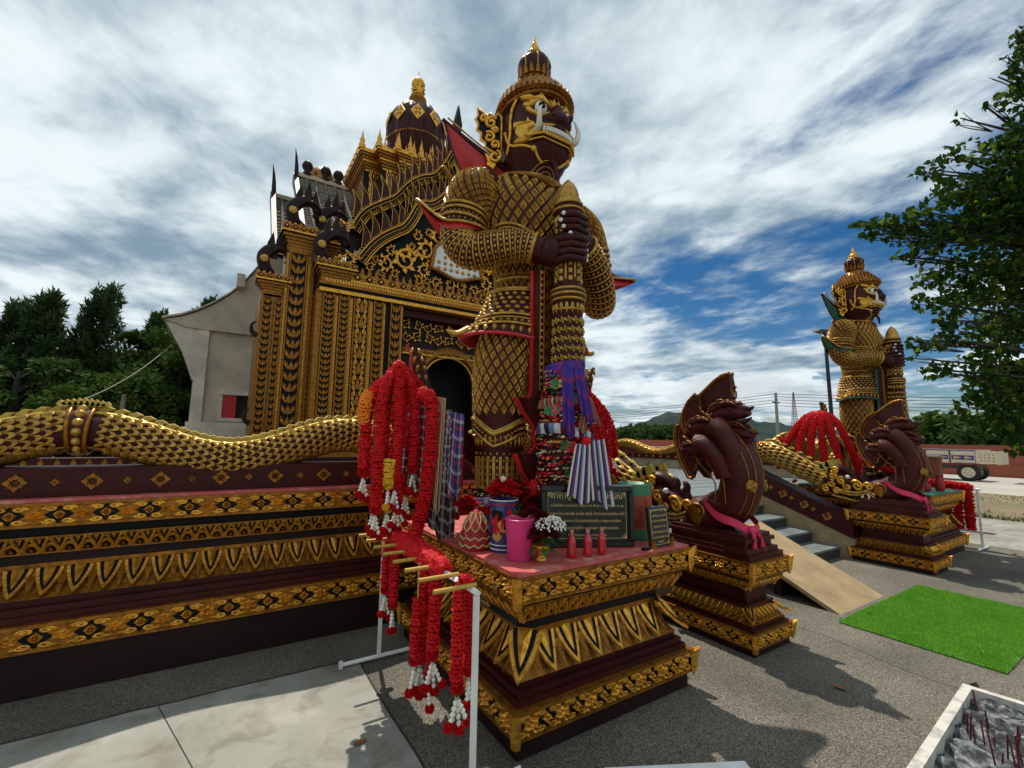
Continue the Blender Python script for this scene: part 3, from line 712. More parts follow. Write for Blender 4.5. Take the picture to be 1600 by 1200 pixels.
# giant's pedestal (left) ; the right one is a copy
PX0, PX1, PY0, PY1 = 1.32, 2.72, 1.99, 3.72
PZ = (.10, .235, .335, .535, .625, .72, .748, .878)
ped = thing('statue_pedestal', 'near tiered maroon and gold pedestal with red top under the largest statue', 'pedestal', ((PX0 + PX1) / 2, (PY0 + PY1) / 2, 0), 'tiered statue pedestals')
tiered_base(ped, PX0, PX1, PY0, PY1, PZ, 1.0, 'FLR', 'pink_slab')
# dark inscribed panel on the recess of the left face
pan = MB().box(PX0 + .150, PY0 + .22, .545, PX0 + .166, PY1 - .7, .618, 'black_stone').build('name_panel', ped)
def text(body, size, M, mat, parent, name, ext=.002, space=1.0, align='CENTER'):
    c = bpy.data.curves.new(name, 'FONT'); c.body = body; c.size = size; c.extrude = ext; c.align_x = align; c.space_character = space
    t = bpy.data.objects.new(name, c); COL.objects.link(t); c.materials.append(MATS[mat])
    dg = bpy.context.evaluated_depsgraph_get(); me = bpy.data.meshes.new_from_object(t.evaluated_get(dg)); bpy.data.objects.remove(t)
    o = obj(name, me, parent); o.matrix_basis = M; o['kind'] = 'stuff'
    return o
ML = XF((PX0 + .148, 2.62, .588), (0, -1, 0), (0, 0, 1), (-1, 0, 0))
text('นายพนม มาริลักษ์วิจ', .036, ML, 'gilt_letter', pan, 'lettering')
text('พลิต ม่วงแก้ว', .036, Matrix.Translation((0, 0, -.034)) @ ML, 'gilt_letter', pan, 'lettering')
RGX = 9.02
# right pedestal
ped2 = copy_tree(ped, (RGX + .0, (PY0 + PY1) / 2 + .22, 0), 1.0, 'far tiered pedestal with green top behind the right serpent heads', {'pink_slab': 'green_slab'})

# ------------------------------------------------------------------ terrace, stairs, ramp, rails
AX = 5.65; PLAT = .75
mb = MB(); mb.box(-2.6, 4.604, 0, 11.4, 11.0, PLAT, 'slate')
structure('terrace_floor', mb)
mb = MB()
for i in range(1, 14): mb.box(-2, 4.7 + i * .45, PLAT, 11.4, 4.706 + i * .45, PLAT + .0035, 'slate_riser')
structure('floor_joint', mb)
stair = thing('stairway', 'grey slate steps climbing between the two serpent rails', 'stairs', (AX, 3.0, 0))
for i in range(5):
    y = 3.0 + .35 * i; z = .15 * (i + 1)
    st = MB().box(3.86, y + .02, 0, 7.45, 4.6, z - .028, 'slate_riser').box(3.86, y, z - .028, 7.45, 4.602, z, 'slate').build('step', stair)
mb = MB(); T = lambda a, b, c: (4.99 + c, a, b)
mb.plate([(2.05, 0.0), (3.32, .565), (3.32, .52), (2.14, -.0)], 1.0, 'beige_ramp', T)
mb.plate([(2.6, .0), (2.68, .0), (2.68, .23), (2.6, .195)], .9, 'dark_maroon', lambda a, b, c: (5.04 + c, a, b))
mb.build('wheelchair_ramp', label='beige plank ramp sloping down over the grey steps to the turf', cat='ramp')
def rail(cx, nm, lab):
    r = thing('stair_rail', lab, 'stair rail', (cx, 3.6, 0), 'stair rails under the serpents')
    sl = lambda y: .10 + .44 * (y - 2.9)
    MB().plate([(2.84, 0), (4.7, 0), (4.7, .98), (4.45, .86), (2.84, .27)], .24, 'beige_ramp', lambda a, b, c: (cx - .12 + c, a, b)).build('stringer', r)
    b = MB().plate([(2.84, .28), (4.45, .87), (4.7, .99), (4.9, .99), (4.9, 1.19), (4.2, 1.14), (2.84, .55)], .28, 'maroon', lambda a, b, c: (cx - .14 + c, a, b)).build('rail_band', r)
    big, small = [], []
    for i in range(5):
        for lst, o, s in ((big, .2, .155), (small, .38, .075)):
            y = 2.95 + .30 * i + o; z = .445 + .425 * (y - 2.9) - .012
            if y > 4.4: continue
            for sgn in (-1, 1):
                lst.append(XF((cx + sgn * .14, y, z), (0, s, s * .43), (0, -.0, s), (sgn * .014, 0, 0)))
    pieces('open_diamond', ME['open_diamond'], big, b); pieces('small_diamond', ME['plain_diamond'], small, b)
rail(3.72, 'l', 'left stair rail, mostly hidden behind the near many-headed serpent'); rail(7.60, 'r', 'right stair rail with beige side and gold diamonds below the descending serpent')
# far right terrace wall
fw_ = thing('boundary_wall', 'low stained concrete wall with red coping at the far side of the terrace', 'wall', (11.5, 8, 0))
mb = MB(); mb.box(11.4, 3.2, 0, 11.7, 16, 1.02, 'stained_wall'); mb.build('wall_body', fw_)
for i in range(6): MB().box(11.39, 4.6 + 2.0 * i, .7, 11.402, 4.62 + 2.0 * i, 1.0, 'seam').build('joint', fw_)
MB().box(11.36, 3.2, 1.022, 11.74, 16, 1.16, 'maroon').build('coping_band', fw_)
P = [XF((11.36, 3.4 + .28 * i, 1.09), (0, -.13, 0), (0, 0, .10), (-.02, 0, 0)) for i in range(44)]
pieces('diamond_stud', ME['plain_diamond'], P, fw_, minpx=3)
# brick red wall behind that
MB().box(11.9, 3.0, 0, 12.1, 24, 1.34, 'brick_wall').box(11.85, 3.0, 1.342, 12.15, 24, 1.38, 'plaster').build('garden_wall', label='plain brick red wall with pale coping behind the small serpent wall', cat='wall')
# inner wall seen under the serpent at far left
iw = thing('inner_wall', 'stained concrete wall with a row of small carved leaves behind the left serpent', 'wall', (-2, 9, 0))
MB().box(-9, 9, 0, .3, 9.3, 1.05, 'stained_wall').build('wall_body', iw); MB().box(-9, 8.97, 1.052, .3, 9.33, 1.2, 'maroon').build('coping_band', iw)
pieces('carved_leaf', ME['tooth'], [XF((-6.9 + .17 * i, 8.97, 1.13), (.12, 0, 0), (0, 0, .13), (0, -.02, 0)) for i in range(42)], iw, minpx=3)

# ------------------------------------------------------------------ temple porch
FY = 12.0
tem = thing('temple_porch', 'gold and black temple porch with carved columns, tiered gables and domed tower', 'temple', (AX, FY, 0))
def mir(x): return 2 * AX - x
mb = MB(); mb.box(.3, 11.6, 0, mir(.3), 15.5, 1.05, 'dark_maroon'); mb.box(.42, 11.72, 1.05, mir(.42), 15.4, 1.3, 'gold_dark'); mb.box(.5, 11.8, 1.3, mir(.5), 15.4, 1.5, 'maroon'); mb.build('temple_base', tem)
mb = MB()
mb.box(.52, 12.7, 1.5, 1.9, 15.2, 5.2, 'gold_dark'); mb.box(mir(1.9), 12.7, 1.5, mir(.52), 15.2, 5.2, 'gold_dark')            # rear wings core
mb.box(1.02, 12.62, 1.5, 1.66, 13.4, 6.6, 'gold_dark'); mb.box(mir(1.66), 12.62, 1.5, mir(1.02), 13.4, 6.6, 'gold_dark')
mb.box(1.82, 12.04, 1.5, 4.02, 14.9, 5.3, 'black_paint'); mb.box(mir(4.02), 12.04, 1.5, mir(1.82), 14.9, 5.3, 'black_paint')
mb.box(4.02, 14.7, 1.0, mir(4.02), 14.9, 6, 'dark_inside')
mb.box(1.7, 12.5, 5.3, mir(1.7), 15.2, 6.2, 'dark_maroon')
mb.build('porch_wall', tem)
def strip(x0, x1, y, z0, z1, kind, hm, w=None, mirror=True):
    """carved vertical strip: rails and a column of leaves"""
    for mx in ((False, True) if mirror else (False,)):
        a, b = (mir(x1), mir(x0)) if mx else (x0, x1)
        mb = MB(); r = .030
        mb.box(a, y - .045, z0, a + r, y + .05, z1, 'gold_dark'); mb.box(b - r, y - .045, z0, b, y + .05, z1, 'gold_dark')
        mb.box(a + r, y - .01, z0, b - r, y + .05, z1, 'black_paint')
        s = mb.build('carved_strip', tem); n_ = max(1, int((z1 - z0) / hm)); h = (z1 - z0) / n_; w_ = b - a - 2 * r
        pieces('leaf_motif', ME[kind], [XF(((a + b) / 2, y - .01, z0 + h * (i + .5)), (w_ * .98, 0, 0), (0, 0, h * 1.04), (0, -.05, 0)) for i in range(n_)], s, lim=60 if not mx else 0, minpx=8)
def ladder(x0, x1, y, z0, z1):
    for mx in (False, True):
        a, b = (mir(x1), mir(x0)) if mx else (x0, x1)
        mb = MB().box(a, y - .02, z0, b, y + .06, z1, 'gold_dark'); n_ = int((z1 - z0) / .055)
        for i in range(n_): mb.box(a + .012, y - .03, z0 + .055 * i + .010, b - .012, y - .019, z0 + .055 * i + .035, 'black_paint' if False else 'gold')
        o = mb.build('beaded_rail', tem, kind='stuff')
for x0, x1, kd, hm in ((1.87, 2.17, 'column_leaf', .155), (2.27, 2.52, 'column_leaf', .155), (2.64, 3.04, 'scroll_leaf', .40), (3.16, 3.42, 'column_leaf', .17), (3.62, 3.92, 'column_leaf', .24)):
    strip(x0, x1, 12.0, 1.5, 5.22, kd, hm)
for x0, x1 in ((2.18, 2.255), (2.535, 2.625), (3.05, 3.145), (3.43, 3.49), (3.93, 3.98)): ladder(x0, x1, 12.03, 1.5, 5.2)
MB().box(1.72, 12.02, 1.5, 1.86, 12.5, 5.3, 'gold_dark').box(mir(1.86), 12.02, 1.5, mir(1.72), 12.5, 5.3, 'gold_dark').build('corner_rail', tem)
strip(1.10, 1.52, 12.58, 1.5, 6.30, 'column_leaf', .27); strip(.56, .80, 12.66, 1.5, 5.05, 'column_leaf', .17); strip(.84, 1.02, 12.66, 1.5, 5.05, 'column_leaf', .17); strip(1.66, 1.80, 12.58, 1.5, 6.0, 'column_leaf', .14)
ladder(1.54, 1.62, 12.60, 1.5, 6.3); ladder(1.03, 1.09, 12.6, 1.5, 6.3)
def block_frieze(root, x0, x1, y, z0, z1, name='frieze', teeth=False, p=None):
    h = z1 - z0; mb = MB(); mb.box(x0, y, z0, x1, y + .4, z1, 'gold_dark'); mb.box(x0 - .01, y - .03, z0 - .02, x1 + .01, y + .4, z0 + h * .1, 'gold'); b = mb.build(name, root)
    p = p or h * 1.5; n_ = max(1, round((x1 - x0) / p)); p = (x1 - x0) / n_
    pieces('dark_diamond', ME['dark_diamond'], [XF((x0 + p * (i + .5), y, z0 + h * .55), (p * .8, 0, 0), (0, 0, h * .8), (0, -.03, 0)) for i in range(n_)], b, minpx=8, lim=80)
    pieces('leaf', ME['small_rosette'], [XF((x0 + p * i, y, z0 + h * .55), (p * .5, 0, 0), (0, 0, h * .7), (0, -.03, 0)) for i in range(1, n_)], b, minpx=8, lim=80)
    if teeth:
        q = .19; m = round((x1 - x0) / q)
        pieces('tooth', ME['tooth'], [XF((x0 + q * (i + .5), y + .06, z1 + .10), (q * .9, 0, 0), (0, 0, .24), (0, -.04, 0)) for i in range(m)], b, minpx=8, lim=80)
    return b
# entablature
block_frieze(tem, 2.52, mir(2.52), 11.93, 5.62, 5.86, 'diamond_frieze', True, .32)
mb = MB(); mb.box(1.76, 11.9, 5.24, mir(1.76), 12.4, 5.33, 'gold'); mb.box(1.76, 11.93, 5.33, mir(1.76), 12.4, 5.42, 'black_paint'); mb.box(1.74, 11.88, 5.42, mir(1.74), 12.4, 5.47, 'gold_dark'); mb.box(1.78, 11.92, 5.47, mir(1.78), 12.4, 5.62, 'gold_dark')
for i in range(110): mb.box(1.9 + .0685 * i, 11.9, 5.50, 1.935 + .0685 * i, 11.921, 5.58, 'gold')
mb.build('gold_beam', tem)
def capital(x0, x1, y, z0, z1, dz):
    for mx in (False, True):
        a, b = (mir(x1), mir(x0)) if mx else (x0, x1); mb = MB(); d = .4
        for k in range(6):
            t = k / 5; e = .16 * t * t; mb.box(a - e, y - e, z0 + (z1 - z0) * .55 * t, b + e, y + d, z0 + (z1 - z0) * .55 * (t + .2), 'gold_dark')
        mb.box(a - .19, y - .19, z0 + (z1 - z0) * .66, b + .19, y + d, z0 + (z1 - z0) * .72, 'black_paint')
        q = mb.build('capital', tem); block_frieze(tem, a - .2, b + .2, y - .2, z0 + (z1 - z0) * .72, z1, 'capital_band', False, .22)
        pieces('bead', ME['stud'], [XF((a - .16 + .13 * i, y - .14, z1 + .0), (.08, 0, 0), (0, -.08, 0), (0, 0, .07)) for i in range(int((b - a + .35) / .13))], q, lim=10)
capital(1.85, 2.45, 12.02, 5.47, 6.05, 0); capital(1.06, 1.66, 12.60, 6.33, 7.02, 0); capital(.58, .98, 12.70, 5.08, 5.62, 0); capital(1.80, 2.4, 12.9, 6.4, 7.05, 0)
# gable field with scrollwork
GB = [(2.75, 6.04), (3.05, 6.48), (3.35, 6.82), (3.70, 7.08), (3.94, 7.29), (4.2, 7.62), (4.34, 7.91), (4.55, 8.12), (4.82, 8.23), (5.1, 8.5), (5.4, 9.0), (AX, 9.6)]
full = GB + [(mir(x), z) for x, z in GB[-2::-1]]
gf = MB().plate([(2.5, 5.86)] + full + [(mir(2.5), 5.86)], .3, 'black_paint', lambda a, b, c: (a, 12.25 - c * .1, b)).build('gable_field', tem)
def scroll(mb, cx, cz, r, a0, turns, y=12.2, w=.085, leaves=9):
    sp = spiral(cx, cz, r, r * .12, a0, turns, 26); n_ = len(sp)
    mb.tube([(x, y - .03, z) for x, z in sp], [min(.05, w * r) * .8 + w * r * .2 if False else w * r * 2.2 * (1 - .5 * i / n_) for i in range(n_)], 'gold', 6)
    for i in range(leaves):
        k = int(i * (n_ - 4) / leaves); x, z = sp[k]; dx, dz = x - cx, z - cz; l = math.hypot(dx, dz) or 1; dx, dz = dx / l, dz / l
        tx, tz = -dz * (1 if turns > 0 else -1), dx * (1 if turns > 0 else -1); s = r * .50
        mb.plate([(x, z), (x + dx * s * .5 + tx * s * .1, z + dz * s * .5 + tz * s * .1), (x + dx * s * .75 + tx * s * .9, z + dz * s * .75 + tz * s * .9), (x + tx * s * .75, z + tz * s * .75)], .07, 'gold', lambda a, b, c: (a, y - c, b), bevel=.008)
for mx in (1, -1):
    mb = MB(); X = lambda x: x if mx == 1 else mir(x)
    for cx, cz, r, a0, t in ((4.05, 6.62, .36, 0.5, 1.6), (3.45, 6.38, .22, 2.2, -1.3), (4.62, 7.12, .30, 3.5, 1.4), (5.05, 7.62, .30, 1.2, -1.5), (4.62, 6.42, .20, 1.0, 1.2), (3.05, 6.2, .13, 0.5, 1.2), (5.12, 8.15, .22, .5, 1.2), (3.75, 6.15, .12, .5, 1.2), (4.45, 6.1, .14, 2.5, -1.2), (5.0, 6.15, .15, 0, 1.2), (3.62, 6.80, .15, 1, 1.2), (4.35, 7.45, .15, 2, -1.2), (4.72, 7.62, .13, 0, 1.2), (4.78, 6.68, .16, 1, -1.3), (5.3, 7.4, .15, 0, 1.2), (3.2, 6.45, .10, 1, 1.2), (4.2, 7.1, .12, 3, 1.2), (5.35, 8.5, .2, 0, 1.3), (4.95, 7.98, .12, 2, -1.2), (4.72, 6.12, .11, 0, 1.2), (3.35, 6.12, .10, 0, -1.2), (5.45, 6.2, .17, 1.5, -1.2), (4.95, 6.95, .14, 0, 1.2)):
        scroll(mb, X(cx), cz, r, a0 if mx == 1 else PI - a0, t * mx)
    mb.build('gilded_scrollwork', tem, kind='stuff')
# white scalloped niche with gold dots
sc = [(5.05, 6.80), (5.2, 6.55), (5.5, 6.40), (5.9, 6.33), (6.3, 6.32)]
wn = [(AX - .85 + 1.7 * i / 12, 6.45 + .10 * math.cos(2 * PI * i / 12)) for i in range(13)]; wn = wn + [(AX + .75, 7.2), (AX + .35, 7.7), (AX, 8.0), (AX - .35, 7.7), (AX - .75, 7.2)]
nb = MB().plate(wn, .1, 'white_paint', lambda a, b, c: (a, 12.21 - c, b)).build('white_niche', tem)
pieces('gold_dot', ME['stud'], [XF((AX - .6 + .2 * i, 12.108, 6.62 + .18 * j), (.12, 0, 0), (0, 0, .12), (0, -.04, 0)) for i in range(7) for j in range(4) if abs(i - 3) * .2 + j * .18 < .95], nb, minpx=4)
mb = MB(); mb.tube([(x, 12.08, z) for x, z in wn + wn[:1]], .06, 'gold_dark', 6); mb.build('niche_rim', tem)
# bargeboards: two tiers with beads and flame fins
LB = [(2.64, 6.30), (2.95, 6.80), (3.25, 7.14), (3.60, 7.42), (3.87, 7.62), (4.06, 7.95), (4.2, 8.26), (4.42, 8.47), (4.69, 8.55), (4.95, 8.78), (5.21, 9.12), (5.4, 9.5), (AX, 10.1)]
UB = [(2.49, 7.23), (2.72, 7.72), (2.99, 8.02), (3.35, 8.30), (3.66, 8.54), (3.95, 8.95), (4.22, 9.25), (4.5, 9.45), (4.79, 9.59), (5.0, 9.82), (5.18, 10.12), (5.4, 10.6), (AX, 11.1)]
for nm, line, y, wd in (('lower_bargeboard', LB, 12.0, .26), ('upper_bargeboard', UB, 12.25, .26)):
    for mx in (False, True):
        cv = catmull([((mir(x) if mx else x), 0, z) for x, z in line], 60); nrm = []
        for i in range(61):
            t = (cv[min(i + 1, 60)] - cv[max(i - 1, 0)]).normalized(); n_ = Vector((-t.z, 0, t.x)); nrm.append(n_ if n_.z > 0 else -n_)
        mb = MB(); lo = [cv[i] - nrm[i] * wd for i in range(61)]
        for i in range(60):
            q = [cv[i], cv[i + 1], lo[i + 1], lo[i]]
            mb.add([(p.x, y, p.z) for p in q] + [(p.x, y + .35, p.z) for p in q], [(0, 1, 2, 3), (7, 6, 5, 4), (0, 4, 5, 1), (3, 2, 6, 7)], 'black_paint')
        for off, r in ((0, .022), (-.09, .010), (-.20, .012), (-wd, .022)):
            mb.tube([(cv[i].x + nrm[i].x * off, y - .015, cv[i].z + nrm[i].z * off) for i in range(61)], r, 'gold', 5)
        b = mb.build(nm, tem)
        P = []
        for i in range(0, 60):
            for off, s in ((-.145, .035), (.04, .045)):
                c = cv[i] + nrm[i] * off; P.append(XF((c.x, y - .01, c.z), (s, 0, 0), (0, 0, s), (0, -.03, 0)))
        join_pieces('bead', ME['stud'], P, b)
        # flame fins
        for k in range(1, 15):
            i = int(60 * (k + .2) / 15.5); c = cv[i]; s = .74 * (1 - .12 * k / 15); d = 1 if mx else -1
            base = [(0.15, -.06), (.17, .25), (.09, .60), (-.20, 1.0), (-.10, .66), (-.11, .30), (-.14, -.06)]
            fb = MB(); fb.plate([(c.x + p[0] * s * -d * 1.15, c.z + p[1] * s * 1.05) for p in base], .10, 'maroon', lambda a, b_, cc: (a, y + .2 - cc, b_), bevel=.012)
            fb.tube([(c.x + p[0] * s * -d * 1.15, y + .10, c.z + p[1] * s * 1.05) for p in base[:4]], .009, 'gold', 4); fb.tube([(c.x + p[0] * s * -d * 1.15, y + .10, c.z + p[1] * s * 1.05) for p in base[3:]], .009, 'gold', 4)
            fb.build('flame_fin', b)
        # pale render visible between the fins
        wp = MB()
        for i in range(0, 44):
            p, q = cv[i], cv[i + 1]
            wp.add([(p.x, y + .36, p.z - .1), (q.x, y + .36, q.z - .1), (q.x, y + .36, q.z + .20), (p.x, y + .36, p.z + .20)], [(0, 1, 2, 3)], 'white_paint')
            wp.add([(p.x, y + .36, p.z + .20), (q.x, y + .36, q.z + .20), (q.x, y + 3.0, q.z + .20), (p.x, y + 3.0, p.z + .20)], [(0, 1, 2, 3)], 'roof_silver')
        wp.build('gable_coping', b)
        # carved gold end piece
        eb = MB(); x0, z0 = line[0]; X = (lambda v: mir(v)) if mx else (lambda v: v)
        for a_, r_ in ((0, .20), (.24, .14), (-.22, .12), (-.4, .09)): scroll(eb, X(x0 - .22 + a_ * .8), z0 + a_ * .35 - .02, r_, 0 if mx else PI, -1.3 if mx else 1.3, y - .02, .06, 6)
        eb.build('gilded_end', b, kind='stuff')
mb = MB(); mb.plate([(2.5, 5.9)] + UB + [(mir(x), z) for x, z in UB[-2::-1]] + [(mir(2.5), 5.9)], .2, 'dark_maroon', lambda a, b, c: (a, 12.62 - c, b)); mb.build('upper_gable_field', tem)
for x, z, s in ((AX, 10.0, .8), (AX - .12, 11.0, .95)):
    MB().plate([(x - .12 * s, z), (x - .17 * s, z + .45 * s), (x, z + 1.2 * s), (x + .16 * s, z + .5 * s), (x + .1 * s, z)], .12, 'dark_maroon', lambda a, b, c: (a, 12.2 - c, b), bevel=.02).build('gable_finial', tem)
# serpent-head finials on the cornices
def corner_naga(x, z, s, y, mx=False):
    X = (lambda v: mir(x + v * s)) if mx else (lambda v: x + v * s)
    fin = MB(); core = catmull([(X(.10), y, z), (X(-.16), y, z + .22 * s), (X(-.22), y, z + .55 * s), (X(.02), y, z + .82 * s), (X(.30), y, z + .78 * s), (X(.44), y, z + .58 * s)], 20)
    fin.tube(core, [s * (.115 + .03 * math.sin(i / 20 * PI) - .05 * (i / 20)) for i in range(21)], 'dark_maroon', 10, flat=1.25)
    for k in (-1, 1):
        c2 = [p + Vector((.10 * s if not mx else -.10 * s, k * .12 * s, -.05 * s)) for p in core]
        fin.tube(c2, [s * (.07 - .04 * (i / 20)) for i in range(21)], 'dark_maroon', 7)
    for cx, cz, r in ((-.05, .78, .22), (.16, .90, .24), (.34, .80, .18)):
        fin.plate([(X(cx - .12), z + s * (cz - .05)), (X(cx - .10), z + s * (cz + r * .8)), (X(cx + .02), z + s * (cz + r * 2.2)), (X(cx + .10), z + s * (cz + r * .5)), (X(cx + .16), z + s * (cz - .08))], .10 * s, 'dark_maroon', lambda a, b, c: (a, y + .05 * s - c, b), bevel=.01)
    fin.sphere((X(.42), y, z + .62 * s), .11 * s, 'dark_maroon', 8, 5, sx=1.3); fin.sphere((X(.38), y, z + .46 * s), .08 * s, 'dark_maroon', 8, 5, sx=1.2)
    f = fin.build('serpent_finial', tem)
    d = MB(); d.lathe([(.001, .03), (.10, .02), (.11, 0)], 12, 'gold'); 
    pieces('gold_disc', ME['stud'], [XF((X(-.20), y - .17 * s, z + .42 * s), (.22 * s, 0, 0), (0, 0, .22 * s), (0, -.05, 0))], f, minpx=1)
for mx in (False, True):
    corner_naga(.72, 5.62, .95, 12.75, mx); corner_naga(1.28, 7.02, .98, 12.65, mx); corner_naga(2.02, 7.05, .98, 12.85, mx); corner_naga(1.95, 6.05, .98, 12.1, mx)
# side flames low on the left edge
for z in (4.2, 2.0):
    MB().tube(catmull([(.52, 12.75, z - .16), (.40, 12.75, z - .08), (.38, 12.75, z + .10), (.47, 12.75, z + .2)], 12), [.07 - .004 * i for i in range(13)], 'dark_maroon', 8).build('side_flame', tem)
# doorway: lintel relief, arch, dark inside
mb = MB(); mb.box(4.0, 12.5, 4.15, mir(4.0), 12.9, 5.3, 'dark_maroon'); mb.box(4.0, 12.2, 5.0, mir(4.0), 12.5, 5.2, 'maroon'); mb.build('lintel', tem)
mb = MB()
for k in range(9):
    for j in range(2): scroll(mb, 4.25 + .34 * k, 4.48 + .34 * j, .15, k + j, 1.3 if (k + j) % 2 else -1.3, 12.47, .05, 5)
mb.build('lintel_relief', tem, kind='stuff')
block_frieze(tem, 4.0, mir(4.0), 12.42, 3.98, 4.15, 'lintel_band', False, .26)
arch = []
for i in range(25): a = PI * i / 24; arch.append((AX - .95 * math.cos(a) * (1 if True else 1), 3.12 + 1.0 * math.sin(a) ** .9))
op = [(AX - .85, 1.0)] + [(AX + (x - AX) * .86, 3.1 + (z - 3.12) * .86) for x, z in arch] + [(AX + .85, 1.0)]
mb = MB(); L_ = [(4.0, 1.0), (4.0, 4.0)] + [(mir(4.0), 4.0), (mir(4.0), 1.0)] + op[::-1]
mb.plate(L_, .25, 'dark_maroon', lambda a, b, c: (a, 12.75 - c, b)); mb.build('door_surround', tem)
mb = MB(); mb.tube([(x, 12.45, z) for x, z in arch], .07, 'gold_dark', 6); mb.tube([(AX + (x - AX) * .88, 12.47, 3.1 + (z - 3.12) * .88) for x, z in arch], .035, 'gold', 6)
mb.box(4.60, 12.38, 1.2, 4.82, 12.52, 3.12, 'gold_dark'); mb.box(mir(4.82), 12.38, 1.2, mir(4.60), 12.52, 3.12, 'gold_dark'); ab = mb.build('door_arch', tem)
P = []
for i in range(48):
    a = PI * (i + .5) / 48; c, s = math.cos(a), math.sin(a); P.append(XF((AX - 1.06 * c, 12.45, 3.12 + 1.10 * s), (s * .10, 0, c * .10), (-c * .22, 0, s * .22), (0, -.05, 0)))
pieces('arch_flame', ME['tooth'], P, ab, minpx=5)
for sx in (1, -1):
    X = (lambda v: v) if sx == 1 else mir
    mb = MB(); mb.tube(catmull([(X(4.70), 12.4, 3.1), (X(4.50), 12.4, 3.25), (X(4.42), 12.4, 3.55), (X(4.50), 12.4, 3.95)], 10), [.08, .09, .085, .08, .07, .06, .05, .04, .03, .02, .01], 'gold_dark', 6); mb.build('arch_finial', tem)
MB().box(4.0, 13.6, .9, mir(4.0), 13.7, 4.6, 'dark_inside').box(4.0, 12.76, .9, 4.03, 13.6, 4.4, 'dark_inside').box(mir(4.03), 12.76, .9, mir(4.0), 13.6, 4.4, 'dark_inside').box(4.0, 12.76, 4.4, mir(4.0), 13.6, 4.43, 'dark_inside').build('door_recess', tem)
lmp = MB().sphere((5.25, 13.3, 3.15), .035, 'lamp_glow', 8, 5).build('hanging_lamp', label='tiny warm lamp glowing in the dark doorway', cat='lamp')
# domed tower
TY = 16.4
mb = MB()
for hx, hy in ((2.1, 1.0), (1.62, 1.4), (1.0, 1.6)): mb.box(AX - hx, TY - hy, 8.0, AX + hx, TY + hy, 10.9, 'gold_dark')
tb = mb.build('tower_body', tem)
for hx, hy, e in ((2.1, 1.0, 0), (1.62, 1.4, .003), (1.0, 1.6, .006)):
    mb = MB()
    for k in range(7): g = .03 + .05 * k; mb.box(AX - hx - g, TY - hy - g, 10.9 + .09 * k + e, AX + hx + g, TY + hy + g, 10.9 + .09 * (k + 1) + e - (.0 if k < 6 else -.04), 'gold' if k % 3 == 0 else 'gold_dark')
    mb.build('tower_cornice', tem)
mb = MB()
for hx, hy in ((2.1, 1.0), (1.62, 1.4)):
    for sx in (-1, 1):
        for z in (0,): mb.box(AX + sx * hx - .09, TY - hy - .02, 8, AX + sx * hx + .09, TY - hy + .1, 10.9, 'black_paint'); mb.box(AX + sx * (hx - .14) - .03, TY - hy - .04, 8, AX + sx * (hx - .14) + .03, TY - hy, 10.9, 'gold')
mb.build('tower_pilaster', tem, kind='stuff')
P = []
for cx, yy in ((AX, TY - 1.6), (AX - 1.30, TY - 1.4), (AX + 1.30, TY - 1.4), (AX - 1.86, TY - 1.0), (AX + 1.86, TY - 1.0)):
    wd = .55 if cx == AX else .14
    for i in range(6):
        for j in (-1, 0, 1): P.append(XF((cx + j * wd, yy - .01, 8.05 + .54 * i), (.5 if cx == AX else .13, 0, 0), (0, 0, .5), (0, -.05, 0)))
pieces('tower_rosette', ME['dark_diamond'], P, tb, lim=60)
P = []
for hx, hy in ((2.35, 1.25), (1.87, 1.65), (1.25, 1.85)):
    for i in range(7):
        t = -1 + 2 * i / 6; P += [(AX + hx * t, TY - hy), (AX + hx * t, TY + hy), (AX - hx, TY + hy * t), (AX + hx, TY + hy * t)]
mb = MB(); spk = MB(); spk.lathe([(.5, 0), (.42, .12), (.46, .2), (.28, .34), (.34, .42), (.16, .62), (.05, .85), (.005, 1)], 6, 'gold', smooth=False); spm = spk.mesh('tower_spike')
pieces('tower_spike', spm, [XF((x, y, 11.52), (.26, 0, 0), (0, .26, 0), (0, 0, .75 if (i % 4 == 0) else .5)) for i, (x, y) in enumerate(P)], tem, lim=60, minpx=5)
dome = MB(); prof = [(.95, -.9), (.75, 0), (.80, .15), (.98, .45), (1.10, .95), (1.12, 1.4), (1.02, 1.9), (.82, 2.3), (.48, 2.56), (.28, 2.62)]
dome.lathe(prof, 96, 'maroon', (AX, TY, 12.3), lobes=10, lob=.16); dm = dome.build('dome', tem)
P, Q = [], []
for k in range(10):
    a = 2 * PI * k / 10
    for z, r, s, lst in ((1.62, 1.155, .62, P), (.55, 1.12, .10, Q)):
        n_ = Vector((math.cos(a), math.sin(a), .22 if z > 1 else -.2)).normalized(); u = Vector((-math.sin(a), math.cos(a), 0)); v = n_.cross(u)
        if v.z < 0: v = -v
        lst.append(XF(Vector((AX + r * math.cos(a), TY + r * math.sin(a), 12.3 + z)), u * s * .95, v * s * 1.45, n_ * .05))
pieces('dome_medallion', ME['small_rosette'], P, dm, minpx=6)
Q = []
for k in range(80):
    a = 2 * PI * k / 80; l = 1 + .16 * (abs(math.cos(5 * a)) - .6); r = 1.10 * l + .0; Q.append(XF((AX + r * math.cos(a), TY + r * math.sin(a), 12.3 + .98 - .16 * abs(math.cos(5 * a))), (-math.sin(a) * .07, math.cos(a) * .07, 0), (0, 0, .07), (math.cos(a) * .05, math.sin(a) * .05, 0)))
pieces('dome_bead', ME['stud'], Q, dm, minpx=5)
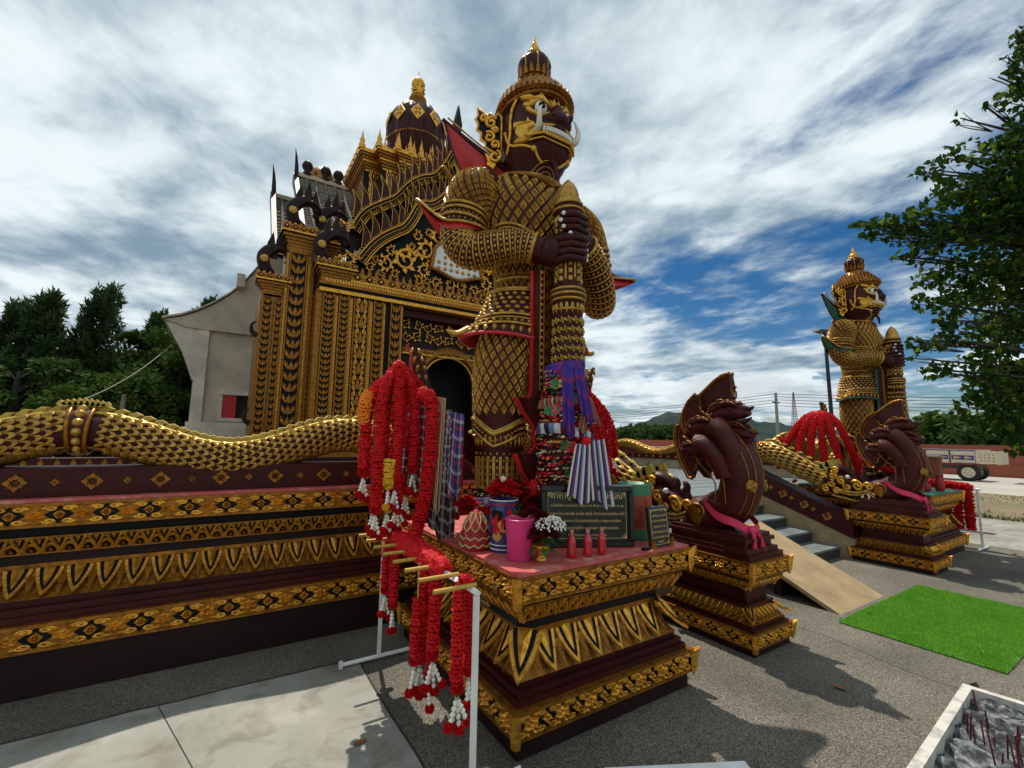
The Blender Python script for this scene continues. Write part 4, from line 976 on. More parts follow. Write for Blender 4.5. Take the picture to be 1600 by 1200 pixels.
fn = MB(); fn.lathe([(.26, 0), (.32, .05), (.33, .2), (.27, .28), (.28, .32), (.35, .40), (.35, .5), (.27, .6), (.24, .66)], 16, 'gold_dark', (AX, TY, 14.78)); fn.lathe([(.22, 0), (.27, .12), (.27, .30), (.22, .46), (.28, .52), (.25, .62), (.16, .78), (.08, .84), (.03, .92), (.008, 1.15)], 12, 'gold', (AX, TY, 15.42), smooth=True)
for k in range(4):
    a = PI / 2 * k - PI / 4 * 1.1; d = Vector((math.cos(a), math.sin(a), 0)); s = Vector((-d.y, d.x, 0)); c0 = Vector((AX, TY, 15.67))
    fn.sphere(c0 + d * .26 + Vector((0, 0, 0)), .05, 'gold', 6, 4, sz=1.3)
    for q in (-1, 1): fn.sphere(c0 + d * .24 + s * q * .10 + Vector((0, 0, .09)), .04, 'maroon', 6, 4, sz=.6)
    fn.tube([c0 + d * .26 + s * q * .09 + Vector((0, 0, -.13 - .02 * abs(q))) for q in (-1, -.5, 0, .5, 1)], .022, 'maroon', 5)
fn.build('face_finial', tem)
# ------------------------------------------------------------------ silver roofs of the hall behind
hall = thing('hall_roof', 'silvery ribbed temple hall roof with knobs along the ridge', 'roof', (3, 19, 0))
def slope(x0, x1, yr, zr, ye, ze, lab='roof_slope'):
    mb = MB(); nseg = 8; prof = [(yr + (ye - yr) * (t := i / nseg), zr + (ze - zr) * (t ** .8)) for i in range(nseg + 1)]
    for i in range(nseg):
        (ya, za), (yb, zb) = prof[i], prof[i + 1]
        mb.add([(x0, ya, za), (x1, ya, za), (x1, yb, zb), (x0, yb, zb), (x0, ya, za - .15), (x1, ya, za - .15), (x1, yb, zb - .15), (x0, yb, zb - .15)], [(0, 3, 2, 1), (4, 5, 6, 7), (0, 4, 7, 3), (1, 2, 6, 5)], 'roof_silver')
    b = mb.build(lab, hall); n_ = int((x1 - x0) / .36)
    for k in range(n_): MB().tube([(x0 + .3 + k * .36, y - .02, z + .02) for y, z in prof], .06, 'roof_silver', 6).build('roof_rib', b)
    for k in range(1, 16):
        t = k / 16; yk = yr + (ye - yr) * t; zk = zr + (ze - zr) * t ** .8; MB().box(x0, yk - .03, zk - .02, x1, yk + .01, zk + .035, 'roof_silver').build('tile_course', b)
    MB().box(x0 - .05, yr - .12, zr - .06, x1 + .05, yr + .12, zr + .10, 'plaster').build('ridge', hall)
    return prof
slope(1.72, 6.0, 19.0, 11.95, 15.2, 8.2); slope(.95, 2.2, 19.4, 11.0, 15.6, 7.3)
for x, z in ((1.66, 12.0), (.92, 11.05)):
    mb = MB(); mb.tube([(x, 18.9, z - .2), (x - .02, 18.9, z + .3), (x - .05, 18.9, z + .65), (x - .1, 18.9, z + 1.0)], [.09, .07, .045, .01], 'dark_maroon', 6); 
    mb.plate([(19.1, z + .1), (15.2, z - 3.8), (15.2, z - 4.1), (18.0, z - 1.4), (19.3, z - .3)], .16, 'dark_maroon', lambda a, b, c: (x - .1 + c, a, b)); mb.build('gable_edge', hall)
kn = MB(); kn.lathe([(.16, 0), (.20, .08), (.14, .16), (.10, .2), (.20, .34), (.22, .45), (.16, .58), (.04, .70)], 10, 'dark_maroon'); km = kn.mesh('ridge_knob')
for x in (2.05, 2.75, 3.25, 3.85, 4.35): o = obj('ridge_knob', km, hall); o.matrix_basis = Matrix.Translation((x, 19, 12.02))
d2 = MB(); d2.lathe([(.62, 0), (.70, .25), (.68, .55), (.52, .9), (.28, 1.12), (.05, 1.2)], 24, 'gold_dark', (3.0, 22, 13.1)); b = d2.build('small_dome', hall)
pieces('dome_niche', ME['dark_diamond'], [XF((3.0 + r * math.cos(a), 22 + r * math.sin(a), 13.1 + z), (-math.sin(a) * .2, math.cos(a) * .2, 0), (0, 0, .26), (math.cos(a) * .05, math.sin(a) * .05, 0)) for z, r in ((.2, .70), (.55, .69)) for a in [2 * PI * k / 12 for k in range(12)]], b, minpx=5)

# ------------------------------------------------------------------ plain old hall on the left
uh = thing('old_hall', 'plain weathered white temple hall with flared eaves and red shutters', 'building', (-.2, 18, 0))
mb = MB(); mb.box(-1.0, 18.0, 1.5, 3.0, 26, 5.0, 'plaster'); mb.build('hall_wall', uh)
mb = MB(); mb.box(-.97, 17.88, 1.9, -.66, 18.0, 5.05, 'plaster_white'); mb.build('pilaster', uh)
mb = MB(); mb.box(-1.25, 17.6, 0, 3.1, 26.2, 1.55, 'plaster_white'); mb.box(-1.15, 17.7, 1.55, 3.1, 26.2, 1.78, 'plaster_white'); mb.box(-1.07, 17.8, 1.78, 3.1, 26.1, 1.95, 'plaster_white'); mb.build('hall_base', uh)
mb = MB(); mb.plate([(-1.88, 5.2), (-1.45, 5.36), (-1.03, 5.60), (-.6, 5.92), (-.17, 6.33), (.16, 6.75), (.44, 7.2), (.75, 7.75), (1.3, 8.9), (2.0, 9.4), (3.0, 9.4), (3.0, 5.0), (-.9, 5.0), (-1.3, 5.02)], .30, 'plaster', lambda a, b, c: (a, 17.85 - c + .3, b), bevel=.01); mb.build('gable_wall', uh)
mb = MB(); mb.plate([(-1.86, 5.17), (-.93, 4.98), (-.93, 3.35), (-1.02, 3.3), (-1.35, 4.2)], .35, 'plaster_white', lambda a, b, c: (a, 18.25 - c, b)); mb.build('eave_bracket', uh)
mb = MB()
ln = [(-1.95, 5.22), (-1.45, 5.40), (-1.03, 5.64), (-.6, 5.96), (-.17, 6.37), (.16, 6.79), (.44, 7.25), (.75, 7.8), (1.3, 8.95)]
for (a, za), (b, zb) in zip(ln, ln[1:]): mb.add([(a, 17.78, za), (b, 17.78, zb), (b, 26, zb), (a, 26, za), (a, 17.78, za + .06), (b, 17.78, zb + .06), (b, 26, zb + .08), (a, 26, za + .08)], [(3, 2, 1, 0), (4, 5, 6, 7), (0, 1, 5, 4), (2, 3, 7, 6)], 'plaster')
mb.build('roof', uh)
MB().box(-.02, 17.4, 6.55, .22, 17.8, 7.0, 'plaster').build('roof_stub', uh)
wf = MB().box(-.24, 17.9, 2.05, -.12, 18.0, 2.95, 'plaster_white').box(-.24, 17.86, 2.88, .95, 18.0, 3.02, 'plaster_white').box(-.24, 17.86, 1.98, .95, 18.0, 2.1, 'plaster_white').box(.83, 17.9, 2.05, .95, 18, 2.95, 'plaster_white').build('window_frame', uh)
MB().box(-.12, 17.93, 2.1, .28, 17.97, 2.88, 'shutter_red').build('shutter', wf); MB().box(.28, 17.985, 2.1, .83, 17.99, 2.88, 'dark_inside').build('window_opening', wf)
MB().box(.66, 17.55, 2.1, .70, 17.93, 2.88, 'shutter_red').build('shutter', wf)
MB().box(-9, 20, 1.0, -1.2, 20.2, 1.75, 'plaster').box(-9, 19.95, 1.752, -1.2, 20.25, 1.82, 'plaster_white').build('yard_wall', label='low grey yard wall running left from the old white hall', cat='wall')
# ------------------------------------------------------------------ the giant guardian statue (built at the origin, then moved)
VOFF = Vector((2.03, 3.0, .89))
gi = thing('guardian_statue', 'largest maroon giant statue covered in gold diamonds with red collar, in front', 'statue', (0, 0, 0), 'giant guardian statues')
tz = np.linspace(1.8, 2.98, 8)
torso = Sweep([(0, 0, 1.78), (0, 0, 2.90)], [.31, .285, .32, .40, .47, .50, .42, .20], [.25, .22, .24, .27, .30, .30, .26, .19], (1, 0, 0), 30)
arms = {}
arms[-1] = Sweep([(-.40, .02, 2.74), (-.55, .01, 2.60), (-.61, .02, 2.38), (-.62, .02, 2.22), (-.55, -.05, 2.13), (-.42, -.18, 2.14), (-.28, -.29, 2.15), (-.12, -.41, 2.10)], [.15, .19, .165, .150, .136, .124, .112, .09], [.15, .185, .16, .150, .136, .124, .112, .09], (0, 1, .3), 44)
arms[1] = Sweep([(.40, .02, 2.74), (.58, 0, 2.58), (.68, -.02, 2.30), (.73, -.03, 2.02), (.70, -.10, 1.93), (.56, -.24, 2.02), (.36, -.35, 2.18), (.17, -.42, 2.27)], [.15, .19, .165, .150, .136, .124, .112, .09], [.15, .185, .16, .150, .136, .124, .112, .09], (0, 1, .3), 44)
legs = {s: Sweep([(.255 * s, 0, .04), (.258 * s, 0, .61), (.255 * s, 0, 1.18), (.16 * s, 0, 1.75)], [.18, .165, .17, .185, .20, .215, .21, .17], [.19, .175, .18, .195, .21, .225, .22, .18], (1, 0, 0), 36) for s in (-1, 1)}
# head as stacked ovals: (z, half width, front, back, x-power)
HR = [(2.86, 0.2, -0.19, 0.2), (3.0, 0.205, -0.22, 0.2), (3.08, 0.225, -0.261, 0.2), (3.13, 0.24, -0.322, 0.21), (3.2, 0.261, -0.361, 0.23), (3.28, 0.273, -0.378, 0.25), (3.36, 0.278, -0.374, 0.27), (3.44, 0.278, -0.361, 0.28), (3.52, 0.275, -0.348, 0.28), (3.6, 0.267, -0.335, 0.27), (3.68, 0.25, -0.309, 0.25), (3.76, 0.192, -0.235, 0.19)]
hz = [r[0] for r in HR]
HZ = -.16
def head_at(z): return [interp(hz, [r[k] for r in HR], z) for k in (1, 2, 3)]
def head_pt(a, z, off=0.0):
    w, f, b = head_at(z); cy = (f + b) / 2; ry = (b - f) / 2; c, s_ = math.cos(a), math.sin(a); e = .86
    return Vector(((w + off) * math.copysign(abs(c) ** e, c), cy + (ry + off) * math.copysign(abs(s_) ** e, s_), z + HZ))
def face_pt(x, z, off=0.0):
    """point of the face surface at side offset x and height z, pushed out by off"""
    w, f, b = head_at(z); cy = (f + b) / 2; ry = (b - f) / 2; q = max(-.995, min(.995, x / w)); a = -math.acos(abs(q) ** (1 / .86)) if x >= 0 else -(PI - math.acos(abs(q) ** (1 / .86)))
    return head_pt(a, z, off)
body = MB()
torso.into(body, 'maroon', 40, 24, caps=True)
for s in (-1, 1):
    arms[s].into(body, 'maroon', 24, 44); legs[s].into(body, 'maroon', 28, 24)
    body.sphere((.25 * s, -.10, .06), .2, 'maroon', 16, 8, sx=.85, sy=1.5, sz=.62)
body.rings([[head_pt(2 * PI * i / 40, z) for i in range(40)] for z in np.linspace(2.86, 3.76, 28)], 'maroon', True, True)
body.build('body', gi)
# gold diamonds
def keep_torso(u, t):
    z = 1.8 + 1.18 * t
    return False
dm = lattice(torso, 30, 8, .03, .92, .020)
gt = MB(); ring_at(torso, .16, .014, gt, 'gold_pale', .01, 40)
for t, r in ((.0, .016), (.055, .012), (.93, .02)): ring_at(torso, t, r, gt, 'gold_pale', .012, 40)
# pectoral bands that droop over the chest
for k, (a, b) in enumerate(((.845, .055), (.80, .055))):
    pts = [torso.P(u, a - b * math.sin(2 * PI * (u - .5)) ** 2 * (1 if .5 < u < 1 else .2), .012) for u in np.linspace(0, 1, 49)[:-1]]
pec = MB()
for s in (-1, 1):
    c = [torso.P(.75 + s * (.055 + .05 * math.cos(a)), .43 + .10 * math.sin(a), .02) for a in np.linspace(PI * .15, PI * 1.0, 14)]
    c = [torso.P((.75 - s * .14) + s * .085 * math.cos(a), .40 + .11 * math.sin(a), .018) for a in np.linspace(0.1, PI * .95, 14)]
    pec.tube(c, .013, 'gold_pale', 5); c2 = [torso.P((.75 - s * .14) + s * .065 * math.cos(a), .40 + .085 * math.sin(a), .018) for a in np.linspace(0.1, PI * .95, 14)]; pec.tube(c2, .010, 'gold_pale', 5)
pec.build('chest_band', gi)
gb = gt.build('gold_bands', gi); 
torso_part = MB(); torso.into(torso_part, 'maroon', 40, 24, .02, .93, .006, False); tp = torso_part.build('torso_armour', gi)
pieces('diamond', ME['diamond'], dm, tp, minpx=8)
P = row_at(torso, .03, 40, .62, .03, .022) + row_at(torso, .19, 44, .6, .026, .018)
pieces('stud', ME['stud'], P, gb, minpx=7, lim=80)
# legs: diamonds, anklet, shin bars
for s in (-1, 1):
    L_ = legs[s]; T = lambda z: (z - .04) / 1.71
    lp = MB(); L_.into(lp, 'maroon', 28, 20, T(.20), T(1.7), .006, False); lp = lp.build('legging', gi)
    pieces('diamond', ME['diamond'], lattice(L_, 19, 7, T(.86), T(1.62), .018), lp, minpx=8, lim=150)
    an = MB()
    def vee(z0, r, off=.018):
        an.tube([L_.P(u, T(z0 - .11 * max(0, 1 - abs(((u - .62 + .5) % 1) - .5) / .16) + .02 * math.cos(4 * PI * u)), off) for u in np.linspace(0, 1, 41)[:-1]], r, 'gold_pale', 5, closed=True)
    vee(.84, .017); vee(.75, .013); vee(.86, .010, .01); a2 = MB(); ring_at(L_, T(.22), .016, a2, 'gold_pale', .012); ring_at(L_, T(.245), .012, a2, 'gold_pale', .012); a2.build('ankle_ring', gi)
    an = an.build('anklet', gi)
    st = [L_.frame(u, T(.79 - .11 * max(0, 1 - abs(((u - .62 + .5) % 1) - .5) / .16) + .02 * math.cos(4 * PI * u)), .020, .026 / 1.71, .022) for u in np.linspace(0, 1, 43)[:-1]]
    pieces('stud', ME['stud'], st, an, minpx=6, lim=40)
    dr = [L_.frame(u, T(.675), .026, .12 / 1.71, .016) for u in np.linspace(0, 1, 31)[:-1]]
    pieces('drop', ME['drop'], dr, an, minpx=7, lim=40)
    bars = [L_.frame(u, T(.45), .026, .36 / 1.71, .016) for u in np.linspace(0, 1, 25)[:-1]]
    pieces('shin_bar', ME['dash'], bars, an, minpx=7, lim=40)
    dots = [L_.frame(u + .02, T(.29 + .05 * j), .012, .03 / 1.71, .010) for u in np.linspace(0, 1, 25)[:-1] for j in range(7)]
    join_pieces('shin_bead', ME['dash'], dots, an)
# arms: shoulder diamonds, armlets, bracer rings
for s in (-1, 1):
    U = arms[s]
    ap = MB(); U.into(ap, 'maroon', 24, 40, .03, .93, .005, False); ap = ap.build('sleeve', gi)
    pieces('diamond', ME['diamond'], lattice(U, 18, 6, .04, .255, .018), ap, minpx=7, lim=110)
    al = MB(); rows = []
    for t in (.245, .268, .305): ring_at(U, t, .013, al, 'gold_pale', .014, 28)
    tt = list(np.linspace(.34, .93, 19))
    for t in tt: ring_at(U, t, .008, al, 'gold_pale', .006, 28)
    ring_at(U, .93, .016, al, 'gold_pale', .012, 28)
    for t in tt[:-1]: rows += row_at(U, t + .0164, 20, .62, .017, .012)
    al = al.build('armlet', gi)
    pieces('dash', ME['dash'], rows, al, minpx=6, lim=200)
    pieces('drop', ME['drop'], row_at(U, .325, 24, .8, .030, .018), al, minpx=6, lim=24)
    pieces('stud', ME['stud'], row_at(U, .287, 30, .6, .014, .016), al, minpx=6, lim=24)
    # flared cuff with coloured lining
    u0 = None; best = -9; tgt = Vector((s * .80, .45, .30)).normalized() if s < 0 else Vector((1, -.3, 0)).normalized(); tc = .35
    for i in range(60):
        d = (U.P(i / 60, tc) - U.P(i / 60 + .5, tc)).normalized().dot(tgt)
        if d > best: best, u0 = d, i / 60
    cu, li = MB(), MB(); n_ = 40
    def cuff(v, off, sp=0.0):
        ring = []
        for i in range(n_):
            u = i / n_; k = max(0, math.cos(2 * PI * (u - u0))) ** 5; k2 = max(0, -math.cos(2 * PI * (u - u0))) ** 3
            p0 = U.P(u, .335, .012); p1 = U.P(u, .335 + (.030 + sp) * (1 - k), .035 + .02 * k2 - sp * .4) + (Vector((s * .17, .03, .16)) if s < 0 else Vector((.26, -.06, -.02))) * k
            ring.append(p0.lerp(p1, v) + Vector((0, 0, off)))
        return ring
    cu.rings([cuff(v, .008) for v in np.linspace(0, 1, 6)], 'maroon', True, False); cu.tube(cuff(1, .006), .011, 'gold_pale', 5, closed=True); cu.build('cuff', gi)
    li.rings([cuff(v, -.014, .03) for v in np.linspace(0, 1.0, 6)], 'red_paint', True, False); li.build('cuff_lining', gi)
    # raised pointed collar
    A, B, Cc = Vector((s * .15, .06, 2.95)), Vector((s * .62, .06, 2.80)), (Vector((s * .74, .20, 3.30)) if s < 0 else Vector((.70, .16, 2.88)))
    def col(u, v, off):
        e0 = A.lerp(Cc, v) + Vector((0, 0, -.015 * math.sin(PI * v))) ; e1 = B.lerp(Cc, v) + Vector((s * -.02, 0, -.05 * math.sin(PI * v))); p = e0.lerp(e1, u)
        return p + Vector((0, off, 0)) + Vector((0, .05 * math.sin(PI * u) * (1 - v), 0))
    cl = MB(); cl.rings([[col(u, v, .0) for u in np.linspace(0, 1, 8)] for v in np.linspace(0, 1, 10)], 'red_paint', False, False); cl.build('collar_lining', gi)
    co = MB(); co.rings([[col(u, v, .022) for u in np.linspace(0, 1, 8)] for v in np.linspace(0, 1, 10)], 'maroon', False, False)
    co.tube([col(0, v, .01) + Vector((0, 0, .012)) for v in np.linspace(0, 1, 14)], [.035 - .02 * i / 13 for i in range(14)], 'maroon', 7); co.tube([col(1, v, .012) for v in np.linspace(0, 1, 10)], [.012] * 10, 'maroon', 5)
    co.tube([col(0, v, -.02) + Vector((0, 0, .035)) for v in np.linspace(0, .95, 14)], .008, 'gold_pale', 5)
    co.build('collar', gi)
    # curled gold shoulder tip
    MB().tube(catmull([(s * .62, .06, 2.70), (s * .72, .05, 2.72), (s * .78, .04, 2.78), (s * .82, .04, 2.76)], 12), [.03, .03, .028, .026, .024, .022, .02, .018, .016, .014, .012, .01, .006], 'gold_dark', 7).build('shoulder_curl', gi)
    # tail flame of the robe
    o = [(-1.03, 1.40), (-.95, 1.385), (-.87, 1.28), (-.83, 1.14), (-.76, 1.0), (-.58, .83), (-.30, .66), (-.28, .40), (-.62, .62), (-.86, .88), (-.965, 1.04), (-.955, 1.14), (-.99, 1.24), (-.985, 1.33)]
    k = .92
    tf = MB().plate([(x * -s * k, z) for x, z in o], .06, 'maroon', lambda a, b, c: (a, .27 - c, b), bevel=.008)
    tfo = tf.build('robe_tail', gi)
    ed = MB().tube([(x * -s * k, .24, z) for x, z in o[8:] + o[:1]], .017, 'red_paint', 5).build('tail_edge', gi)
    P = []
    for i in range(9):
        q = catmull([(-.97, 0, 1.34), (-.91, 0, 1.2), (-.88, 0, 1.02), (-.70, 0, .82), (-.45, 0, .64)], 9)[i]
        for sg in (-1, 1): P.append(XF((q.x * -s * k + sg * .03, .21, q.z), (.035, 0, .02 * sg), (-.02 * sg, 0, .07), (0, -.02, 0)))
    join_pieces('tail_leaf', ME['drop'], P, tfo)
# belt and flared hip panels
def hip(u, t, off=0.0):
    a = 2 * PI * u; side = abs(math.cos(a)) ** 6; fr = max(0, -math.sin(a))
    z = 1.87 - t * (.40 + .06 * side - .06 * math.cos(6 * PI * (u - .25)) * .4); f = t ** 1.7
    ra = .335 + .145 * t + .13 * f * side + off; rb = .25 + .065 * t + .02 * f + off
    return Vector((ra * math.cos(a), rb * math.sin(a), z + .05 * f * f * side))
def hipf(u, t, cu, ct, d):
    e = 1e-3; p = hip(u, t, .006); du = (hip(u + e, t) - hip(u - e, t)) / (2 * e) * cu; dt = (hip(u, t) - hip(u, t + e)) / e * ct
    n = du.cross(dt); n = n if n.dot(Vector((p.x, p.y, 0))) > 0 else -n; n = n.normalized() * d
    return XF(p, du, dt, n)
hp = MB(); hp.rings([[hip(i / 48, t) for i in range(48)] for t in np.linspace(0, 1, 10)], 'maroon', True, False)
hl = MB(); hl.rings([[hip(i / 48, t, -.02) for i in range(48)] for t in np.linspace(0.3, 1.02, 8)], 'red_paint', True, False); hl.tube([hip(i / 48, 1.02, -.006) for i in range(48)], .016, 'red_paint', 5, closed=True)
hl.build('hip_lining', gi)
for t, r in ((.02, .013), (.06, .009), (.58, .012), (.66, .008), (.78, .012)): hp.tube([hip(i / 64, t, .008) for i in range(64)], r, 'gold_pale', 5, closed=True)
hpo = hp.build('hip_panel', gi)
pieces('stud', ME['stud'], [hipf((i + .5 * (j % 2)) / 32, .14 + .10 * j, .021, .075, .02) for i in range(32) for j in range(5)] + [hipf(i / 50, .72, .013, .05, .018) for i in range(50)], hpo, minpx=6, lim=90)
pieces('drop', ME['drop'], [hipf(i / 44, .90, .018, .14, .018) for i in range(44)], hpo, minpx=6, lim=60)
for s in (-1, 1):
    MB().tube(catmull([hip(.5 if s < 0 else 0, .8, .01), hip(.5 if s < 0 else 0, .95, .05), hip(.5 if s < 0 else 0, 1.0, .10) + Vector((0, 0, .02)), hip(.5 if s < 0 else 0, .96, .12) + Vector((0, 0, .03))], 10), [.03, .03, .028, .026, .024, .022, .02, .018, .015, .012, .008], 'gold_pale', 6).build('hip_curl', gi)
# hanging front cloth of the robe
so = [(-.17, 1.98), (-.17, 1.06), (-.20, .99), (-.30, 1.0), (-.24, .90), (-.15, .80), (-.13, .66), (-.18, .60), (-.30, .60), (-.24, .46), (-.14, .34), (-.10, .2), (-.02, .04), (.06, .2), (.10, .34), (.20, .46), (.26, .60), (.14, .60), (.09, .66), (.11, .80), (.20, .90), (.26, 1.0), (.16, .99), (.13, 1.06), (.13, 1.98)]
so = so[::-1]
sash_y = -.315
MB().plate([((x + .02) * 1.10 - .02, z - .005) for x, z in so], .03, 'red_paint', lambda a, b, c: (a, sash_y + .03 - c, b)).build('sash_lining', gi)
sb = MB().plate(so, .05, 'maroon', lambda a, b, c: (a, sash_y - c, b), bevel=.006)
for x in (-.15, -.115, .075, .11): sb.tube([(x, sash_y - .055, 1.97), (x, sash_y - .055, 1.05)], .006, 'gold_dark', 5)
for zz in (1.0, .62):
    for s in (-1, 1):
        sb.tube(catmull([(-.02 + s * .07, sash_y - .055, zz + .08), (-.02 + s * .12, sash_y - .055, zz - .05), (-.02 + s * .08, sash_y - .055, zz - .18), (-.02, sash_y - .055, zz - .28)], 10), .010, 'gold_dark', 5)
sbo = sb.build('sash', gi)
P = [XF((-.02 + (i - 1) * .062 + (.031 if j % 2 else 0) - .0, sash_y - .05, 1.10 + .0475 * j), (.05, 0, 0), (0, 0, .075), (0, -.012, 0)) for i in range(3) for j in range(19)]
pieces('diamond', ME['open_diamond'], P, sbo, minpx=8, lim=60)
pieces('drop', ME['drop'], [XF((-.02 + s * .117, sash_y - .05, 1.10 + .05 * j), (0, 0, .04 * s), (-.045 * s, 0, 0), (0, -.014, 0)) for s in (-1, 1) for j in range(18)], sbo, minpx=7, lim=40)
pieces('leaf', ME['drop'], [XF((-.02 + s * (.06 + .03 * math.sin(q * 1.3)), sash_y - .05, .95 - .05 * q), (.035, 0, 0), (.02 * s, 0, .06), (0, -.015, 0)) for s in (-1, 1) for q in range(13)], sbo, minpx=7, lim=40)

# ---------------- head
hd = MB()
# brow, cheek and jaw lines on the face
def fplate(mb, o, mat, d=.018, off=.0, bevel=.004, s=1): mb.plate([(x * s, z) for x, z in o], d, mat, lambda a, b, c: face_pt(a, b, off + c), bevel=bevel)
def ftube(mb, pts, r, mat, off=.006, s=1): mb.tube([face_pt(x * s, z, off) for x, z in pts], r, mat, 6)
for s in (-1, 1):
    g = MB()
    # flame eyebrow and eye surround
    fplate(g, [(.045, 3.50), (.08, 3.565), (.10, 3.60), (.115, 3.645), (.135, 3.60), (.165, 3.585), (.19, 3.61), (.215, 3.615), (.235, 3.64), (.24, 3.60), (.225, 3.57), (.195, 3.55), (.20, 3.535), (.225, 3.54), (.235, 3.515), (.21, 3.49), (.185, 3.50), (.16, 3.53), (.12, 3.555), (.08, 3.53)], 'gold_bright', .024, s=s)
    fplate(g, [(.205, 3.505), (.225, 3.48), (.20, 3.44), (.165, 3.41), (.12, 3.40), (.08, 3.42), (.065, 3.46), (.085, 3.445), (.12, 3.425), (.155, 3.435), (.185, 3.465)], 'gold_bright', .020, s=s)
    # cheek flame
    fplate(g, [(.165, 3.305), (.185, 3.345), (.205, 3.36), (.215, 3.395), (.225, 3.36), (.245, 3.375), (.268, 3.395), (.272, 3.36), (.262, 3.34), (.266, 3.31), (.258, 3.27), (.25, 3.25), (.262, 3.235), (.25, 3.215), (.225, 3.205), (.20, 3.215), (.185, 3.25)], 'gold_bright', .022, s=s)
    # mouth ring and lips
    g.tube([face_pt((.185 + .034 * math.cos(a)) * s, 3.275 + .036 * math.sin(a), .022) for a in np.linspace(0, 2 * PI, 17)[:-1]], .009, 'gold_bright', 6, closed=True)
    ftube(g, [(.0, 3.335), (.05, 3.325), (.10, 3.312), (.15, 3.312)], .011, 'gold_bright', .03, s); ftube(g, [(.0, 3.235), (.06, 3.238), (.12, 3.25), (.17, 3.238), (.20, 3.232), (.225, 3.245)], .012, 'gold_bright', .03, s)
    ftube(g, [(.0, 3.205), (.06, 3.208), (.12, 3.222), (.17, 3.208), (.20, 3.20)], .007, 'gold_bright', .02, s)
    # chin strap with a boss, forehead leaf, inner brow
    g.tube(catmull([head_pt(-PI / 2 + s * q * PI / 2, z, .010) for q, z in ((1.0, 3.35), (.98, 3.27), (.88, 3.215), (.68, 3.185), (.50, 3.16), (.40, 3.14), (.28, 3.10), (.16, 3.075))], 26), .012, 'gold_bright', 6); g.sphere(head_pt(-PI / 2 + s * .42 * PI / 2, 3.145, .016), .024, 'gold_bright', 8, 5)
    g.sphere(head_pt(-PI / 2 + s * PI / 2, 3.36, .012), .018, 'gold_bright', 8, 5)
    fplate(g, [(.0, 3.50), (.03, 3.485), (.045, 3.52), (.065, 3.57), (.035, 3.555), (.02, 3.60), (.008, 3.56), (.0, 3.555)], 'gold_bright', .026, s=s)
    # temple band running down in front of the ear
    g.tube([head_pt(-(PI / 2) + s * (PI / 2) * q, z, .012) for q, z in ((.55, 3.655), (.74, 3.62), (.84, 3.54), (.88, 3.44), (.90, 3.34), (.96, 3.24), (1.02, 3.19))], .014, 'gold', 6)
    g.build('gilded_face_flame', gi)
    e = MB(); e.sphere(face_pt(.130 * s, 3.485, -.002), .055, 'white_paint', 14, 9, sy=.8); eo = e.build('eye', gi)
    i_ = MB(); q = face_pt(.128 * s, 3.485, .026); i_.sphere(q, .031, 'maroon', 12, 8); i_.sphere(face_pt(.127 * s, 3.487, .050), .014, 'black_paint', 8, 5); i_.build('iris', eo)
    t = MB(); b0 = face_pt(.168 * s, 3.275, .01); pts = catmull([b0, b0 + Vector((s * .014, -.05, .01)), b0 + Vector((s * .022, -.065, .08)), b0 + Vector((s * .008, -.055, .15)), b0 + Vector((-s * .02, -.045, .195))], 16)
    t.tube(pts, [.025 - .00018 * i * i * .5 for i in range(16)] + [.003], 'tusk', 9); t.build('tusk', gi)
    # ear ornament: openwork gold flame standing off the head
    er = MB()
    ex = Vector((s * .80, .58, 0)).normalized(); E0 = Vector((s * .285, .02, HZ)); Te = lambda a, b, c: E0 + ex * a + Vector((0, 0, b)) + Vector((-ex.y, ex.x, 0)) * (c - .02) * -s
    eo_ = [(.0, 3.56), (.03, 3.60), (.06, 3.56), (.10, 3.60), (.12, 3.57), (.21, 3.655), (.20, 3.58), (.225, 3.55), (.195, 3.50), (.21, 3.45), (.17, 3.42), (.175, 3.36), (.13, 3.33), (.135, 3.29), (.08, 3.255), (.03, 3.23), (.0, 3.25)]
    er.plate(eo_, .025, 'black_paint', Te)
    for pts in (eo_ + eo_[:1],): er.tube([Te(a, b, .02) for a, b in pts], .013, 'gold', 5)
    for cx, cz, r, a0, tn in ((.085, 3.50, .055, 2.5, -1.4), (.10, 3.37, .05, 1.0, 1.3), (.05, 3.43, .03, 0, 1.1), (.15, 3.55, .035, 3, 1.2), (.05, 3.30, .04, 4, -1.2)):
        er.tube([Te(a, b, .04) for a, b in spiral(cx, cz, r, r * .2, a0, tn, 16)], .015, 'gold', 6)
    er.tube([Te(a, b, .03) for a, b in spiral(.05, 3.20, .055, .02, PI * .6, 1.15, 16)], .016, 'gold', 6); er.plate([(.07, 3.2), (.14, 3.24), (.115, 3.17), (.12, 3.13), (.06, 3.09), (.04, 3.13)], .03, 'gold', Te, bevel=.004)
    er.build('ear_ornament', gi)
# teeth
n_ = 12
for i in range(n_):
    x = -.135 + .27 * (i + .5) / n_; p = face_pt(x, 3.282, .014); q = face_pt(x + .003, 3.282, .014); u = (q - p).normalized()
    n2 = Vector((u.y, -u.x, 0)); MB().rings([[p + u * a + Vector((0, 0, b)) + n2 * c for a, b in ((-.0105, -.021), (.0105, -.021), (.0105, .021), (-.0105, .021))] for c in (-.02, .016)] + [[p + u * a + Vector((0, 0, b)) + n2 * .022 for a, b in ((-.007, -.016), (.007, -.016), (.007, .016), (-.007, .016))]], 'white_paint', True, True, False).build('tooth', gi)
ns = MB(); ns.sphere((0, -.375, 3.395 + HZ), .088, 'maroon', 18, 10, sx=1.15, sy=1.0, sz=.78); ns.sphere((0, -.35, 3.34 + HZ), .13, 'maroon', 18, 10, sx=1.15, sy=.55, sz=.5); ns.sphere((0, -.365, 3.45 + HZ), .06, 'maroon', 12, 8, sx=.9, sz=1.5)
